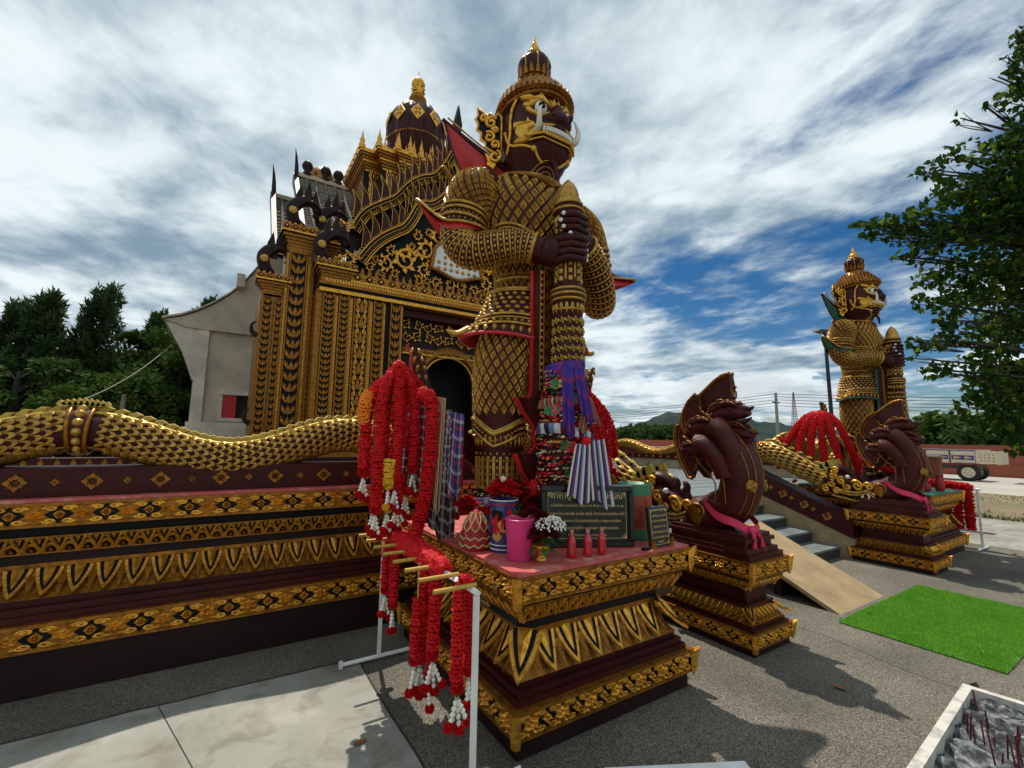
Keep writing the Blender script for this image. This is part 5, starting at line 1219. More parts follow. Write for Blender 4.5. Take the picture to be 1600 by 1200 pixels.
for s in (-1, 1): ns.sphere((s * .078, -.375, 3.375 + HZ), .052, 'maroon', 12, 8)
nso = ns.build('nose', gi); nb = MB()
for s in (-1, 1): nb.sphere((s * .088, -.425, 3.385 + HZ), .011, 'black_paint', 6, 4)
nb.build('nostril', nso, kind='stuff')
# throat lines and beard string
nl = MB()
for k, (w, zt) in enumerate(((.15, 3.10), (.115, 3.065), (.08, 3.03), (.05, 3.0))):
    nl.tube([head_pt(-PI / 2 + (a), 2.90 + (zt - 2.90) * (math.cos(a / (w * 5.2) * PI / 2) ** .7 if abs(a) < w * 5.2 else 0), .004) for a in np.linspace(-w * 5.2, w * 5.2, 19)], .005, 'gold_pale', 5)
nl.build('throat_line', gi)
MB().tube([(.0, -.30, 2.95), (.02, -.335, 2.86), (.02, -.34, 2.77)], [.022, .020, .012], 'maroon', 6).build('chin_tuft', gi)
# collar jewel line
cj = MB(); cj.tube([torso.P(u, .955 - .05 * max(0, -math.sin(2 * PI * u)), .02) for u in np.linspace(0, 1, 41)[:-1]], .018, 'gold_dark', 6, closed=True); cj.plate([(-.10, 2.78), (0, 2.72), (.10, 2.78), (.06, 2.82), (-.06, 2.82)], .03, 'gold_dark', lambda a, b, c: torso.P(.75 + a * .55, (b - 1.78) / 1.12, .01 + c), bevel=.004); cj.build('neck_ring', gi)
# crown
cr = MB(); ctr = (0, -.04, 0)
def crown_ring(r, z, tilt=0.0): return [(r * math.cos(a) * .98, -.045 + r * 1.08 * math.sin(a), z + HZ + tilt * -math.sin(a)) for a in np.linspace(0, 2 * PI, 49)[:-1]]
cr.rings([crown_ring(r, z, .03) for r, z in ((.262, 3.60), (.288, 3.605), (.302, 3.64), (.296, 3.685), (.275, 3.72))], 'gold_dark', True, False); cr.tube(crown_ring(.296, 3.612, .03), .016, 'gold_dark', 6, closed=True)
cr.rings([crown_ring(r, z) for r, z in ((.275, 3.70), (.245, 3.76), (.19, 3.83), (.14, 3.90), (.11, 3.95))], 'gold_dark', True, True)
cro = cr.build('crown', gi)
P = []
for j, (r, z, m) in enumerate(((.303, 3.665, 46), (.285, 3.715, 42), (.255, 3.755, 36), (.215, 3.80, 30), (.175, 3.85, 24))):
    for i in range(m):
        a = 2 * PI * (i + .5 * (j % 2)) / m; c, s_ = math.cos(a), math.sin(a); P.append(XF((r * c * .98, -.045 + r * 1.08 * s_, z + HZ + .03 * -s_ * (j < 1)), (-s_ * .045, c * .045, 0), (-c * .02, -s_ * .02, .075), (c * .03, s_ * .03, .01)))
pieces('crown_leaf', ME['tooth'], P, cro, minpx=7, lim=100)
lob = MB(); lob.lathe([(.11, 0), (.105, .03), (.13, .09), (.148, .16), (.14, .20), (.10, .235), (.08, .25)], 32, 'maroon', (0, -.045, 3.785), lobes=8, lob=.05)
lb = lob.build('crown_bulb', gi); rb = MB()
for k in range(8):
    a = 2 * PI * k / 8 + PI / 8; rb.tube([((r) * math.cos(a) * .99, -.045 + r * math.sin(a) * .99, 3.785 + z) for r, z in ((.108, .01), (.128, .09), (.145, .16), (.137, .20), (.10, .235))], .007, 'gold_pale', 5)
for r, z in ((.112, .02), (.104, .235)): rb.tube([(r * math.cos(a), -.045 + r * math.sin(a), 3.785 + z) for a in np.linspace(0, 2 * PI, 25)[:-1]], .012, 'gold_dark', 5, closed=True)
rb.build('bulb_rib', lb)
P = [XF((.125 * math.cos(a), -.045 + .125 * math.sin(a), 3.855), (-math.sin(a) * .055, math.cos(a) * .055, 0), (math.cos(a) * .02, math.sin(a) * .02, .10), (math.cos(a) * .02, math.sin(a) * .02, 0)) for a in np.linspace(0, 2 * PI, 17)[:-1]]
pieces('bulb_leaf', ME['tooth'], P, lb, minpx=7, lim=16)
MB().lathe([(.095, 0), (.10, .02), (.07, .05), (.055, .06), (.075, .075), (.05, .11), (.04, .12), (.045, .13), (.02, .19), (.004, .26)], 14, 'gold', (0, -.045, 4.0)).build('spire', gi)

# ---------------- hands closed on the club
CX, CY, CR = .03, -.475, .092
def hand(s, zc, name):
    h = MB(); pa = PI if s < 0 else 0.0            # palm on the outer side
    w = arms[s].pts[-1]; pc_ = Vector((CX + math.cos(pa) * (CR + .05), CY + .045, zc))
    wdir = (pc_ - w)
    h.tube([w - wdir * .3, w.lerp(pc_, .5), pc_ + Vector((0, -.02, 0)), pc_ + Vector((0, -.07, 0))], [.10, .095, .105, .075], 'maroon', 12, flat=1.05)
    h.sphere(pc_ + Vector((0, -.01, 0)), .105, 'maroon', 14, 9, sx=.62, sy=1.0, sz=1.05)
    ho = h.build(name, gi)
    for k in range(4):
        z = zc + .078 - .052 * k; sp = (1.0, 1.06, 1.0, .86)[k]
        angs = [pa - s * -1 * 0 + (-(1 if s < 0 else -1)) * -1 * a for a in np.linspace(-.35, 2.55 * sp, 12)]
        # travel from the palm side round the front (-y) of the club
        pts = []
        for a in np.linspace(-.30, 2.75 * sp, 13):
            an = (PI + a) if s < 0 else (-a)
            bump = .010 * (1 if abs(a - 1.0) < .2 or abs(a - 1.9) < .2 else 0)
            pts.append(Vector((CX + (CR + .030 + bump) * math.cos(an), CY + (CR + .030 + bump) * math.sin(an), z + .006 * a)))
        f = MB(); f.tube(pts, [.033 - .0009 * i for i in range(12)] + [.012], 'maroon', 9); fo = f.build('finger', ho)
        nl = MB(); e = pts[-2]; d = (e - Vector((CX, CY, e.z))).normalized(); nl.sphere(e + d * .017, .018, 'white_paint', 8, 5, sx=1, sy=1, sz=.9); nl.build('fingernail', fo) if False else nl.build('fingernail', ho)
    th = []
    for a in np.linspace(.2, 1.5, 9):
        an = (PI - a) if s < 0 else a
        th.append(Vector((CX + (CR + .036) * math.cos(an - (0)), CY + (CR + .036) * math.sin(an), zc + .10 + .03 * a)))
    MB().tube([pc_ + Vector((0, .02, .05))] + th, [.045, .042, .040, .038, .036, .034, .033, .032, .028, .012], 'maroon', 9).build('thumb', ho)
hand(-1, 2.09, 'hand'); hand(1, 2.265, 'hand')
VOFF = VOFF + Vector((.035, 0, 0)); gi.location = VOFF
# club as a thing of its own
VO2 = VOFF.copy(); VOFF = Vector((VO2.x + CX, VO2.y + CY, VO2.z))
cl = thing('ceremonial_club', 'tall tapering maroon club with gold flowers held by the near giant', 'club', (0, 0, 0), 'clubs held by the giant statues')
sh = MB(); KZ, KR = .957, .80
prof = [(.16, 0), (.16, .3), (.15, .9), (.142, 1.4), (.132, 1.78), (.15, 1.80), (.158, 1.84), (.15, 1.88), (.122, 1.90), (.116, 2.0), (.112, 2.3), (.114, 2.48), (.13, 2.50), (.142, 2.53), (.128, 2.58), (.108, 2.60)]
prof = [(r * KR, z * KZ) for r, z in prof]
sh.lathe(prof, 32, 'maroon'); sho = sh.build('shaft', cl)
cap = MB(); cap.lathe([(r * .86, z * KZ) for r, z in [(.108, 2.60), (.112, 2.63), (.092, 2.645), (.098, 2.67), (.085, 2.72), (.055, 2.77), (.01, 2.815)]], 24, 'gold_pale'); cap.build('tip', cl)
for r, z in ((.158, 1.84), (.150, 1.80), (.150, 1.88), (.143, 2.53), (.132, 2.585), (.135, 1.72)):
    r, z = r * KR, z * KZ
    rg = MB(); rg.tube([(r * math.cos(a), r * math.sin(a), z) for a in np.linspace(0, 2 * PI, 33)[:-1]], .012, 'gold_pale', 5, closed=True); rgo = rg.build('club_ring', cl)
def clubM(a, z, w, h, d):
    z *= KZ; w *= KR
    r = interp([p[1] for p in prof], [p[0] for p in prof], z); c, s_ = math.cos(a), math.sin(a)
    return XF((r * c, r * s_, z), (-s_ * w, c * w, 0), (0, 0, h), (c * d, s_ * d, 0))
P = [clubM(2 * PI * (i + .5 * (j % 2)) / 13, 1.12 + .073 * j, .068, .068, .018) for j in range(8) for i in range(13)]
pieces('flower', ME['star_flower'], P, sho, minpx=7, lim=80)
P = [clubM(2 * PI * (i + .5 + .5 * (j % 2)) / 13, 1.12 + .073 * j, .028, .030, .012) for j in range(8) for i in range(13)]
pieces('dash', ME['dash'], P, sho, minpx=5, lim=80)
pieces('drop', ME['drop'], [clubM(2 * PI * i / 16, z, .05, .09, .016) for i in range(16) for z in (1.73, 2.45)], rgo, minpx=6, lim=40)
pieces('bar', ME['dash'], [clubM(2 * PI * i / 9, z, .045, .055, .012) for i in range(9) for z in (1.96, 2.02, 2.08, 2.14, 2.36, 2.42)] + [clubM(2 * PI * (i + .5) / 9, 2.05, .02, .26, .010) for i in range(9)], sho, minpx=6, lim=60)
cl.location = VOFF
VOFF = Vector((0, 0, 0))
# far giant: the same figure with green linings
GR = {'red_paint': 'green_paint'}
gi2 = copy_tree(gi, (9.08, 3.20, .89), .972, 'smaller-looking far giant statue with green collar in front of the right tree', GR)
cl2 = copy_tree(cl, (9.08 + CX, 3.20 + CY, .89), .972, 'club with gold flowers held by the far green-collared giant', GR)
# ------------------------------------------------------------------ golden serpents lying on the base and the stair rails
def serpent(mx, label):
    """body along the base (x direction), turning down the stair rail to an open-jawed dragon head; mx mirrors it to the right side"""
    X = (lambda v: 2 * 5.66 - v) if mx else (lambda v: v)
    r0 = thing('golden_serpent', label, 'serpent sculpture', (X(0), 4.2, 1.2), 'golden serpents on the terrace edge')
    pts = []
    x = -2.9
    while x < 3.0:
        pts.append((X(x), 4.2, 1.50 + .105 * math.cos(2 * PI * (x + .82) / 1.74))); x += .145
    pts += [(X(3.18), 4.2, 1.46), (X(3.42), 4.19, 1.44), (X(3.60), 4.08, 1.44), (X(3.685), 3.92, 1.42), (X(3.70), 3.72, 1.33), (X(3.70), 3.45, 1.19), (X(3.70), 3.2, 1.06)]
    n = len(pts); k = 8
    body = Sweep(pts, [.135] * (n - 6) + [.15, .165, .17, .16, .15, .14], [.145] * (n - 6) + [.17, .18, .18, .165, .15, .14], (0, 0, 1), 150)
    mb = MB(); body.into(mb, 'maroon', 20, 150); b = mb.build('serpent_body', r0)
    # scales: rows round the body (bare strip along the belly)
    step = .060 / body.len; nt = int(1 / step); nu = 15; P = []
    for j in range(nt):
        for i in range(nu):
            u = .10 + .80 * (i + (.5 if j % 2 else 0.0)) / nu
            if u > .91: continue
            M = body.frame(u, (j + .5) / nt, .80 / nu * 1.0, step * 1.62, .024)
            P.append(M @ Matrix.Rotation(PI, 4, 'Z'))
    band_t = [t for t in np.linspace(0, .82, 400) if abs(body.P(0, t).x - X(-.82)) < .075]
    P2 = [M for M in P if mx or abs(M.translation.x - X(-.82)) > .10]
    pieces('scale', ME['scale'], P2, b, minpx=7, lim=300)
    cr = MB()
    for du in (.085, -.085): cr.tube([body.P(du, t, .006) for t in np.linspace(0, 1, 120)], .013, 'gold_lime', 5)
    for du in (.40, .60): cr.tube([body.P(du, t, .006) for t in np.linspace(0, 1, 120)], .011, 'gold_dark', 5)
    cro = cr.build('spine_edge', r0)
    m = int(body.len / .078)
    P = []
    for i in range(m):
        t = (i + .5) / m; p = body.P(0, t, .0); e = (body.P(0, min(1, t + .004)) - body.P(0, max(0, t - .004))).normalized(); up_ = body.fr[min(150, int(t * 150))][0]; sd = e.cross(up_).normalized()
        P.append(XF(p + sd * -.025, e * .085, up_ * .055, sd * .05))
    pieces('crest_leaf', ME['crest_leaf'], P, cro, minpx=7, lim=90)
    if not mx:
        tt = [t for t in np.linspace(0, .9, 900) if abs(body.P(0, t).x - X(-.82)) < .003][0]; w = .055 / body.len
        bb = MB(); body.into(bb, 'maroon', 24, 3, tt - w, tt + w, .022, False)
        for d in (-w, w): ring_at(body, tt + d, .014, bb, 'gold_dark', .022, 28)
        bbo = bb.build('collar_band', r0)
        pieces('stud', ME['stud'], [body.frame(u, tt, .075, .075 / body.len, .05) for u in np.linspace(.06, .94, 14)], bbo, minpx=6)
        fl = MB(); top = body.P(0, tt, .02)
        for q in range(-4, 5):
            fl.plate([(-.035, 0), (0, -.01), (.035, 0), (.022, .035), (0, .06), (-.022, .035)], .03, 'gold_lime', lambda a, b_, c, q=q: top + Vector((a * .9 + q * .028 + b_ * .10 * q * .35, -.02 - c, .012 + b_ * (1 - abs(q) * .11))), bevel=.004)
        fl.build('leaf_crest', r0)
    # dragon head: hinged jaws with fangs, gold scroll mane (profile in y,z; width in x)
    hx = X(3.70); hy0 = 3.18; hz0 = 1.03
    def Hd(a, b, w=0.0): return Vector((hx + w, hy0 - a * .90 - .0, hz0 + b - a * .16))      # a forward, b up
    h = MB()
    h.tube([Hd(-.10, .02), Hd(.05, .04), Hd(.2, .06), Hd(.36, .05), Hd(.50, .03), Hd(.60, .05)], [.15, .16, .15, .12, .09, .05], 'maroon', 14, flat=.8)
    h.tube([Hd(.0, -.10), Hd(.2, -.11), Hd(.36, -.12), Hd(.48, -.12)], [.11, .10, .075, .03], 'maroon', 12, flat=.45)
    h.tube(catmull([Hd(-.02, .12), Hd(.10, .20), Hd(.26, .22), Hd(.38, .17)], 10), [.05, .07, .08, .09, .095, .09, .08, .06, .05, .04, .02], 'maroon', 10, flat=.8)
    for a, b_ in ((.40, .10), (.52, .09)): h.tube(catmull([Hd(a, b_), Hd(a - .03, b_ + .07), Hd(a - .01, b_ + .13), Hd(a - .05, b_ + .17)], 8), [.05, .048, .045, .042, .038, .034, .03, .025, .012], 'maroon', 8)
    ho = h.build('dragon_head', r0)
    sg = MB()
    for s in (-1, 1):
        W = s * .135
        def sc(a, b_, r, a0, t, rad=.020): sg.tube([Hd(x, y, W * (1.0 if x < .3 else .8)) for x, y in spiral(a, b_, r, r * .18, a0, t, 16)], rad, 'gold', 6)
        sc(.45, .045, .075, 2.6, -1.5); sc(.60, .07, .055, 3.2, -1.4); sc(.25, .07, .055, 1, 1.4); sc(.32, .0, .05, 2, 1.4); sc(.14, .12, .055, 2, -1.3); sc(.12, .0, .06, 1, 1.4); sc(.0, .05, .06, 2, -1.3); sc(.03, -.09, .055, 1, 1.3); sc(.18, -.09, .05, 0, 1.3); sc(.18, .20, .045, .6, 1.3)
        for z0, r in ((-.05, .018), (-.085, .013)): sg.tube(catmull([Hd(.20, z0 - .01, W), Hd(.34, z0 - .015, W * .95), Hd(.46, z0 + .005, W * .8), Hd(.56, z0 + .05, W * .7), Hd(.66, z0 + .02, W * .6)], 14), r, 'gold_pale', 6)
        sg.tube(catmull([Hd(.10, -.17, W * .8), Hd(.28, -.17, W * .75), Hd(.42, -.17, W * .6), Hd(.54, -.12, W * .4)], 12), .015, 'gold_pale', 6)
        for a, b_ in ((-.08, .16), (.0, .22), (.08, .26)):
            sg.plate([(-.06, -.04), (.05, -.05), (.10, .02), (.06, .10), (.0, .06), (-.05, .04)], .04, 'gold_lime', lambda p, q, c, a=a, b_=b_: Hd(a + p, b_ + q, W * .6 + s * c), bevel=.008)
    sg.build('gilded_mane', r0, kind='stuff')
    fg = MB()
    for s in (-1, 1):
        for a, b_, l in ((.58, -.03, -.09), (.44, -.055, -.05), (.50, -.10, .07)):
            f = MB(); f.tube([Hd(a, b_, s * .09), Hd(a + .01, b_ + l * .5, s * .095), Hd(a - .005, b_ + l, s * .09)], [.018, .013, .002], 'tusk', 7); f.build('fang', ho)
        e = MB(); e.sphere(Hd(.33, .14, s * .10), .028, 'white_paint', 8, 6); e.build('eye', ho)
    return r0
serpent(False, 'near golden scaled serpent undulating along the left base, with a studded collar')
serpent(True, 'far golden scaled serpent descending the right stair rail beside the garland heap')
# small serpent on the far boundary wall
r1 = thing('small_serpent', 'slim pale gold serpent winding along the far terrace wall', 'serpent sculpture', (11.55, 8, 1.2))
pts = [(11.5, 16 - .3 * i, 1.33 + .14 * math.cos(2 * PI * (.3 * i) / 2.6)) for i in range(43)]
sv = Sweep(pts, [.12] * 3, [.12] * 3, (0, 0, 1), 160); mb = MB(); sv.into(mb, 'gold_dark', 14, 160); so_ = mb.build('serpent_body', r1)
pieces('scale', ME['scale'], [sv.frame(.1 + .8 * (i + .5 * (j % 2)) / 9, (j + .5) / 150, .095, .0085, .02) @ Matrix.Rotation(PI, 4, 'Z') for j in range(150) for i in range(9)], so_, minpx=5)
MB().tube([sv.P(0, t, .01) for t in np.linspace(0, 1, 140)], .02, 'gold_lime', 5).build('spine_edge', r1)

# ------------------------------------------------------------------ many-headed serpent statues at the stair foot
NX = 3.70
def naga_pedestal():
    r = thing('serpent_pedestal', 'short tiered pedestal carrying the near many-headed serpent', 'pedestal', (NX, 2.4, 0), 'tiered serpent pedestals')
    x0, x1, y0, y1 = 3.43, 3.98, 1.98, 2.88
    MB().box(x0 + .02, y0 + .02, 0, x1 - .02, y1 - .02, .055, 'dark_maroon').build('plinth', r)
    rosette_band(r, x0, x1, y0, y1, .055, .165, 'FLR')
    moulding(r, x0, x1, y0, y1, [(.167, .185, .02), (.185, .205, .04)], 'maroon')
    petal_band(r, x0, x1, y0, y1, .205, .30, .035, .11, 'FLR', wr=.55)
    moulding(r, x0, x1, y0, y1, [(.306, .335, .095), (.335, .45, .13)], 'maroon')
    petal_band(r, x0, x1, y0, y1, .45, .53, .12, .04, 'FLR', 'chevron_petal', True, .9)
    moulding(r, x0, x1, y0, y1, [(.532, .555, .045)], 'black_paint')
    rosette_band(r, x0, x1, y0, y1, .555, .675, 'FLR')
    MB().box(x0 + .03, y0 + .03, .678, x1 - .03, y1 - .03, .72, 'maroon').build('top_slab', r)
    return r
np1 = naga_pedestal()
VOFF = Vector((0, 0, 0))
nag = thing('many_headed_serpent', 'near maroon many-headed serpent statue with a pink ribbon, left of the ramp', 'serpent statue', (NX, 2.4, .72), 'many-headed serpent statues')
st = MB()
for z0, z1, e in ((.722, .755, .02), (.755, .80, .055), (.80, .83, .035), (.83, .86, .06)): st.box(3.46 + e, 2.02 + e, z0, 3.95 - e, 2.80 - e * .6, z1, 'maroon_red')
st.build('stepped_base', nag)
bd = MB()
P_ = lambda y, z, w=0.0: Vector((NX + w, y, z))
cl_ = catmull([(NX, 2.66, .88), (NX, 2.48, .96), (NX, 2.28, 1.06), (NX, 2.20, 1.24), (NX, 2.21, 1.40), (NX, 2.29, 1.56), (NX, 2.36, 1.68), (NX, 2.30, 1.80)], 40)
neck = Sweep([(p.x, p.y, p.z) for p in cl_[::4]], [.12, .15, .17, .165, .165, .17, .17, .16, .14, .12, .10], [.12, .14, .145, .14, .14, .15, .17, .18, .15, .11, .08], (0, -1, .2), 40)
neck.into(bd, 'maroon_red', 24, 40)
bd.sphere((NX, 2.52, .95), .17, 'maroon_red', 16, 9, sx=.95, sy=1.25, sz=.9)
for s in (-1, 1):
    for pts, r in (([(2.26, 1.30, .12), (2.30, 1.45, .16), (2.38, 1.55, .19), (2.46, 1.56, .20)], .085), ([(2.20, 1.36, .08), (2.20, 1.52, .12), (2.26, 1.66, .14), (2.34, 1.72, .145)], .085)):
        bd.tube(catmull([(NX + s * w, y, z) for y, z, w in pts], 12), [r * (.9 + .02 * i) for i in range(13)], 'maroon_red', 12)
bd.build('serpent_body', nag)
# belly line and spots
bl = MB()
for s in (-1, 1):
    for u in (.06, .12): bl.tube([neck.P((s * u) % 1.0, t, .003) for t in np.linspace(.30, .92, 24)], .006, 'gold_dark', 5)
    bl.tube(catmull([(NX + s * .175, 2.42, 1.49), (NX + s * .19, 2.32, 1.42), (NX + s * .17, 2.25, 1.28), (NX + s * .16, 2.24, 1.08)], 16), .006, 'gold_dark', 5); bl.tube(catmull([(NX + s * .21, 2.50, 1.52), (NX + s * .205, 2.44, 1.40), (NX + s * .17, 2.33, 1.26), (NX + s * .165, 2.33, 1.10)], 16), .006, 'gold_dark', 5)
bl.build('gold_line', nag)
cr = {  # hood crests traced as plates with real thickness, one behind each head (y,z)
 'top': [(2.24, 2.184), (2.317, 2.171), (2.393, 2.127), (2.482, 2.056), (2.56, 2.0), (2.55, 1.90), (2.469, 1.82), (2.40, 1.80), (2.33, 1.88), (2.29, 1.94), (2.235, 1.955), (2.225, 2.079)],
 'mid': [(2.54, 2.02), (2.625, 1.967), (2.691, 1.889), (2.731, 1.799), (2.733, 1.72), (2.68, 1.66), (2.587, 1.62), (2.50, 1.64), (2.42, 1.70), (2.387, 1.80), (2.47, 1.85), (2.52, 1.92)],
 'low': [(2.739, 1.745), (2.773, 1.671), (2.766, 1.561), (2.708, 1.41), (2.611, 1.267), (2.562, 1.262), (2.535, 1.32), (2.50, 1.40), (2.45, 1.47), (2.47, 1.55), (2.60, 1.585), (2.68, 1.65)]}
def crest(key, w, s):
    o = cr[key]; d = .05 if key == 'top' else .04
    T = (lambda a, b, c: Vector((NX + d / 2 - c, a, b))) if key == 'top' else (lambda a, b, c: Vector((NX + s * (w + c * 1.0 - .02 - .25 * (a - 2.4)), a, b)))
    mb = MB(); mb.plate(o, d, 'maroon_red', T, bevel=.012); b = mb.build('hood_crest', nag)
    e = MB()
    for sd in ((0, d) if key == 'top' else (d,)):
        e.tube([T(a, b_, sd * 1.06 - (.003 if sd == 0 else 0)) for a, b_ in o[:6]], .017, 'gold_dark', 6)
        ins = [((a - 2.48) * .86 + 2.47, (b_ - (sum(q[1] for q in o) / len(o))) * .88 + sum(q[1] for q in o) / len(o)) for a, b_ in o[:6]]
        e.tube([T(a, b_, sd * 1.04) for a, b_ in catmull([(a, b_, 0) for a, b_ in ins], 20) for _ in (0,)] if False else [T(p.x, p.y, sd * 1.04) for p in catmull([(a, b_, 0) for a, b_ in ins], 20)], .006, 'gold_dark', 5)
        rip = [T(p.x + .012 * math.sin(i * 1.6), p.y + .012 * math.cos(i * 1.6), sd * 1.05) for i, p in enumerate(catmull([(a, b_, 0) for a, b_ in o[6:]], 30))]
        e.tube(rip, .009, 'gold_dark', 5)
    e.build('crest_rim', b)
crest('top', 0, 1)
for s in (-1, 1): crest('mid', .10, s); crest('low', .16, s)
def nhead(y, z, w, sc, pitch=0.0):
    """serpent head facing -y with brow, open upper and lower lips and ruffled cheek"""
    h = MB(); c, s_ = math.cos(pitch), math.sin(pitch)
    def T(a, b, x=0.0): a, b = a * sc, b * sc; return Vector((NX + w + x * sc, y - (a * c - b * s_), z + a * s_ + b * c))
    h.tube([T(-.16, .0), T(-.05, .02), T(.06, .02), T(.14, .0), T(.20, -.005)], [.085 * sc, .10 * sc, .085 * sc, .06 * sc, .03 * sc], 'maroon_red', 12, flat=.85)
    h.tube(catmull([T(.0, .03), T(.10, .05), T(.19, .035), T(.245, .05)], 8), [.055 * sc, .056 * sc, .052 * sc, .047 * sc, .042 * sc, .037 * sc, .031 * sc, .024 * sc, .010 * sc], 'maroon_red', 10, flat=.7)
    h.tube(catmull([T(-.02, -.06), T(.08, -.085), T(.16, -.07), T(.21, -.045)], 8), [.05 * sc, .05 * sc, .046 * sc, .042 * sc, .037 * sc, .031 * sc, .026 * sc, .02 * sc, .008 * sc], 'maroon_red', 10, flat=.6)
    for x in (-.07, .07):
        h.tube(catmull([T(-.14, .06, x), T(-.02, .11, x), T(.08, .10, x * .8), T(.10, .06, x * .7)], 10), [.028 * sc] * 8 + [.022 * sc, .016 * sc, .008 * sc], 'maroon_red', 8)
        h.sphere(T(.055, .05, x * 1.05), .024 * sc, 'maroon_red', 8, 5)
    o = h.build('serpent_head', nag); g = MB()
    for x in (-.095, .095):
        g = MB(); g.tube([T(p.x + .010 * math.sin(i * 1.5), p.y + .010 * math.cos(i * 1.5), x) for i, p in enumerate(catmull([(-.20, -.04, 0), (-.17, .06, 0), (-.06, .14, 0), (.05, .13, 0), (.10, .09, 0)], 22))], .007 * sc, 'gold_dark', 5); g.build('gold_frill', o)
    pass
nhead(2.27, 1.82, 0, .90, .10); nhead(2.19, 1.66, 0, .66, -.15)
for s in (-1, 1): nhead(2.43, 1.70, s * .13, .74, -.02); nhead(2.51, 1.50, s * .185, .60, -.1)
for y, z, w, r, n in ((2.30, 1.52, .185, .030, 0), (2.36, 1.41, .185, .030, 0), (2.06, 1.68, .0, .03, 1), (2.045, 1.24, .10, .05, 2)):
    for s in (-1, 1):
        nr = Vector((s, 0, 0)) if n == 0 else Vector((s * .6, -.8, .1)) if n == 2 else Vector((0, -1, .3)); nr.normalize(); u = nr.cross(Vector((0, 0, 1))).normalized(); v = nr.cross(u)
        o = obj('gold_medallion', ME['star_flower'], nag); o.matrix_basis = XF(Vector((NX + s * w, y, z)), u * r * 2, v * r * 2.3, nr * .02); 
        m_ = MB(); m_.lathe([(.001, .010), (r * .8, .006), (r, -.008)], 14, 'gold_dark'); q = m_.build('medallion_disc', nag); q.matrix_basis = XF(Vector((NX + s * w, y, z)), u, -v, nr)
lw = MB()
for s in (-1, 1):
    lw.tube([Vector((NX + s * .165, 2.50 + p[0], .98 + p[1])) for p in spiral(0, 0, .07, .015, 1.0, 1.4, 18)], .016, 'gold_dark', 6); lw.plate([(2.56, .90), (2.60, .98), (2.55, 1.06), (2.49, 1.03), (2.46, .93), (2.50, .86)], .03, 'gold_dark', lambda a, b, c: Vector((NX + s * (.15 + c), a, b)), bevel=.008)
lw.build('leg_scroll', nag, kind='stuff')
# pink ribbon tied round the neck
def ribbon(ox, oy, label):
    r = thing('pink_ribbon', label, 'ribbon', (NX + ox, 2.3 + oy, 1.0), 'pink ribbons tied on the serpents')
    mb = MB(); ring = []
    for i in range(41):
        a = 2 * PI * i / 40; y = 2.30 + .215 * math.cos(a) ; x = NX + .195 * math.sin(a); z = .99 + .10 * math.cos(a) + .01 * math.sin(5 * a)
        ring.append((x + ox, y + oy - .0, z))
    mb.rings([[Vector(p) + Vector((0, 0, -.035 + .07 * j / 3)) + (Vector(p) - Vector((NX + ox, 2.30 + oy, p[2]))).normalized() * (.006 * math.sin(j * 2)) for p in ring] for j in range(4)], 'pink_cloth', False, False)
    mb.build('loop', r)
    k = MB(); kx, ky, kz = NX + ox - .06, 2.30 + oy - .215, .885
    k.sphere((kx, ky, kz), .032, 'pink_cloth', 10, 7, sx=1.2); k.build('knot', r)
    for dx, ln, sw in ((-.015, .22, .05), (.035, .20, -.015)):
        t = MB(); t.rings([[Vector((kx + dx * (1 + 3 * v) + (u - .5) * (.035 + .07 * v) + sw * v * v, ky - .015 - .02 * math.sin(u * 9 + v * 4) - .02 * v, kz - ln * v)) for u in np.linspace(0, 1, 9)] for v in np.linspace(0, 1, 9)], 'pink_cloth', False, False); t.build('tail', r)
ribbon(0, 0, 'bright pink ribbon tied round the near many-headed serpent')
D2 = 2 * AX - 2 * NX + .12
np2 = copy_tree(np1, (NX + D2, 2.4 + .02, 0), 1.0, 'far short tiered pedestal at the right of the slate steps')
nag2 = copy_tree(nag, (NX + D2, 2.4 + .02, .72), 1.0, 'far maroon many-headed serpent statue in front of the far giant')
ribbon(D2, .02, 'bright pink ribbon tied round the far many-headed serpent')
# ------------------------------------------------------------------ garlands, rack, cloths and offerings
def flower_string(mb, pts, r, mat='garland_red', step=.020, jit=.12):
    P = [Vector(p) for p in pts]; seg = [(P[i + 1] - P[i]).length for i in range(len(P) - 1)]; tot = sum(seg); n = max(2, int(tot / step)); k = 0; acc = 0.0
    for j in range(n):
        d = (j + .5) * step
        while k < len(seg) - 1 and acc + seg[k] < d: acc += seg[k]; k += 1
        f = min(1, (d - acc) / max(seg[k], 1e-6)); c = P[k].lerp(P[k + 1], f); t = (P[k + 1] - P[k]).normalized()
        t = (t + Vector((random.uniform(-jit, jit), random.uniform(-jit, jit), random.uniform(-jit, jit)))).normalized()
        a = t.orthogonal().normalized(); b = t.cross(a); ph = random.uniform(0, 6.28); m = 14; rr = r * random.uniform(.88, 1.10)
        vs = []
        for ring, (q, h) in enumerate(((.35, .0), (1.0, -.2), (.80, .42), (.3, .35))):
            for i in range(m):
                an = 2 * PI * i / m + ph; w = 1 + (.14 * math.sin(an * 5 + ph * 3) + random.uniform(-.06, .06) if ring in (1, 2) else 0)
                vs.append(c + (a * math.cos(an) + b * math.sin(an)) * rr * q * w + t * (h * step * 1.5 + (.25 * step * math.sin(an * 7 + ph) if ring in (1, 2) else 0)))
        fs = [(g * m + i, g * m + (i + 1) % m, (g + 1) * m + (i + 1) % m, (g + 1) * m + i) for g in range(3) for i in range(m)]
        mb.add(vs, fs, mat)
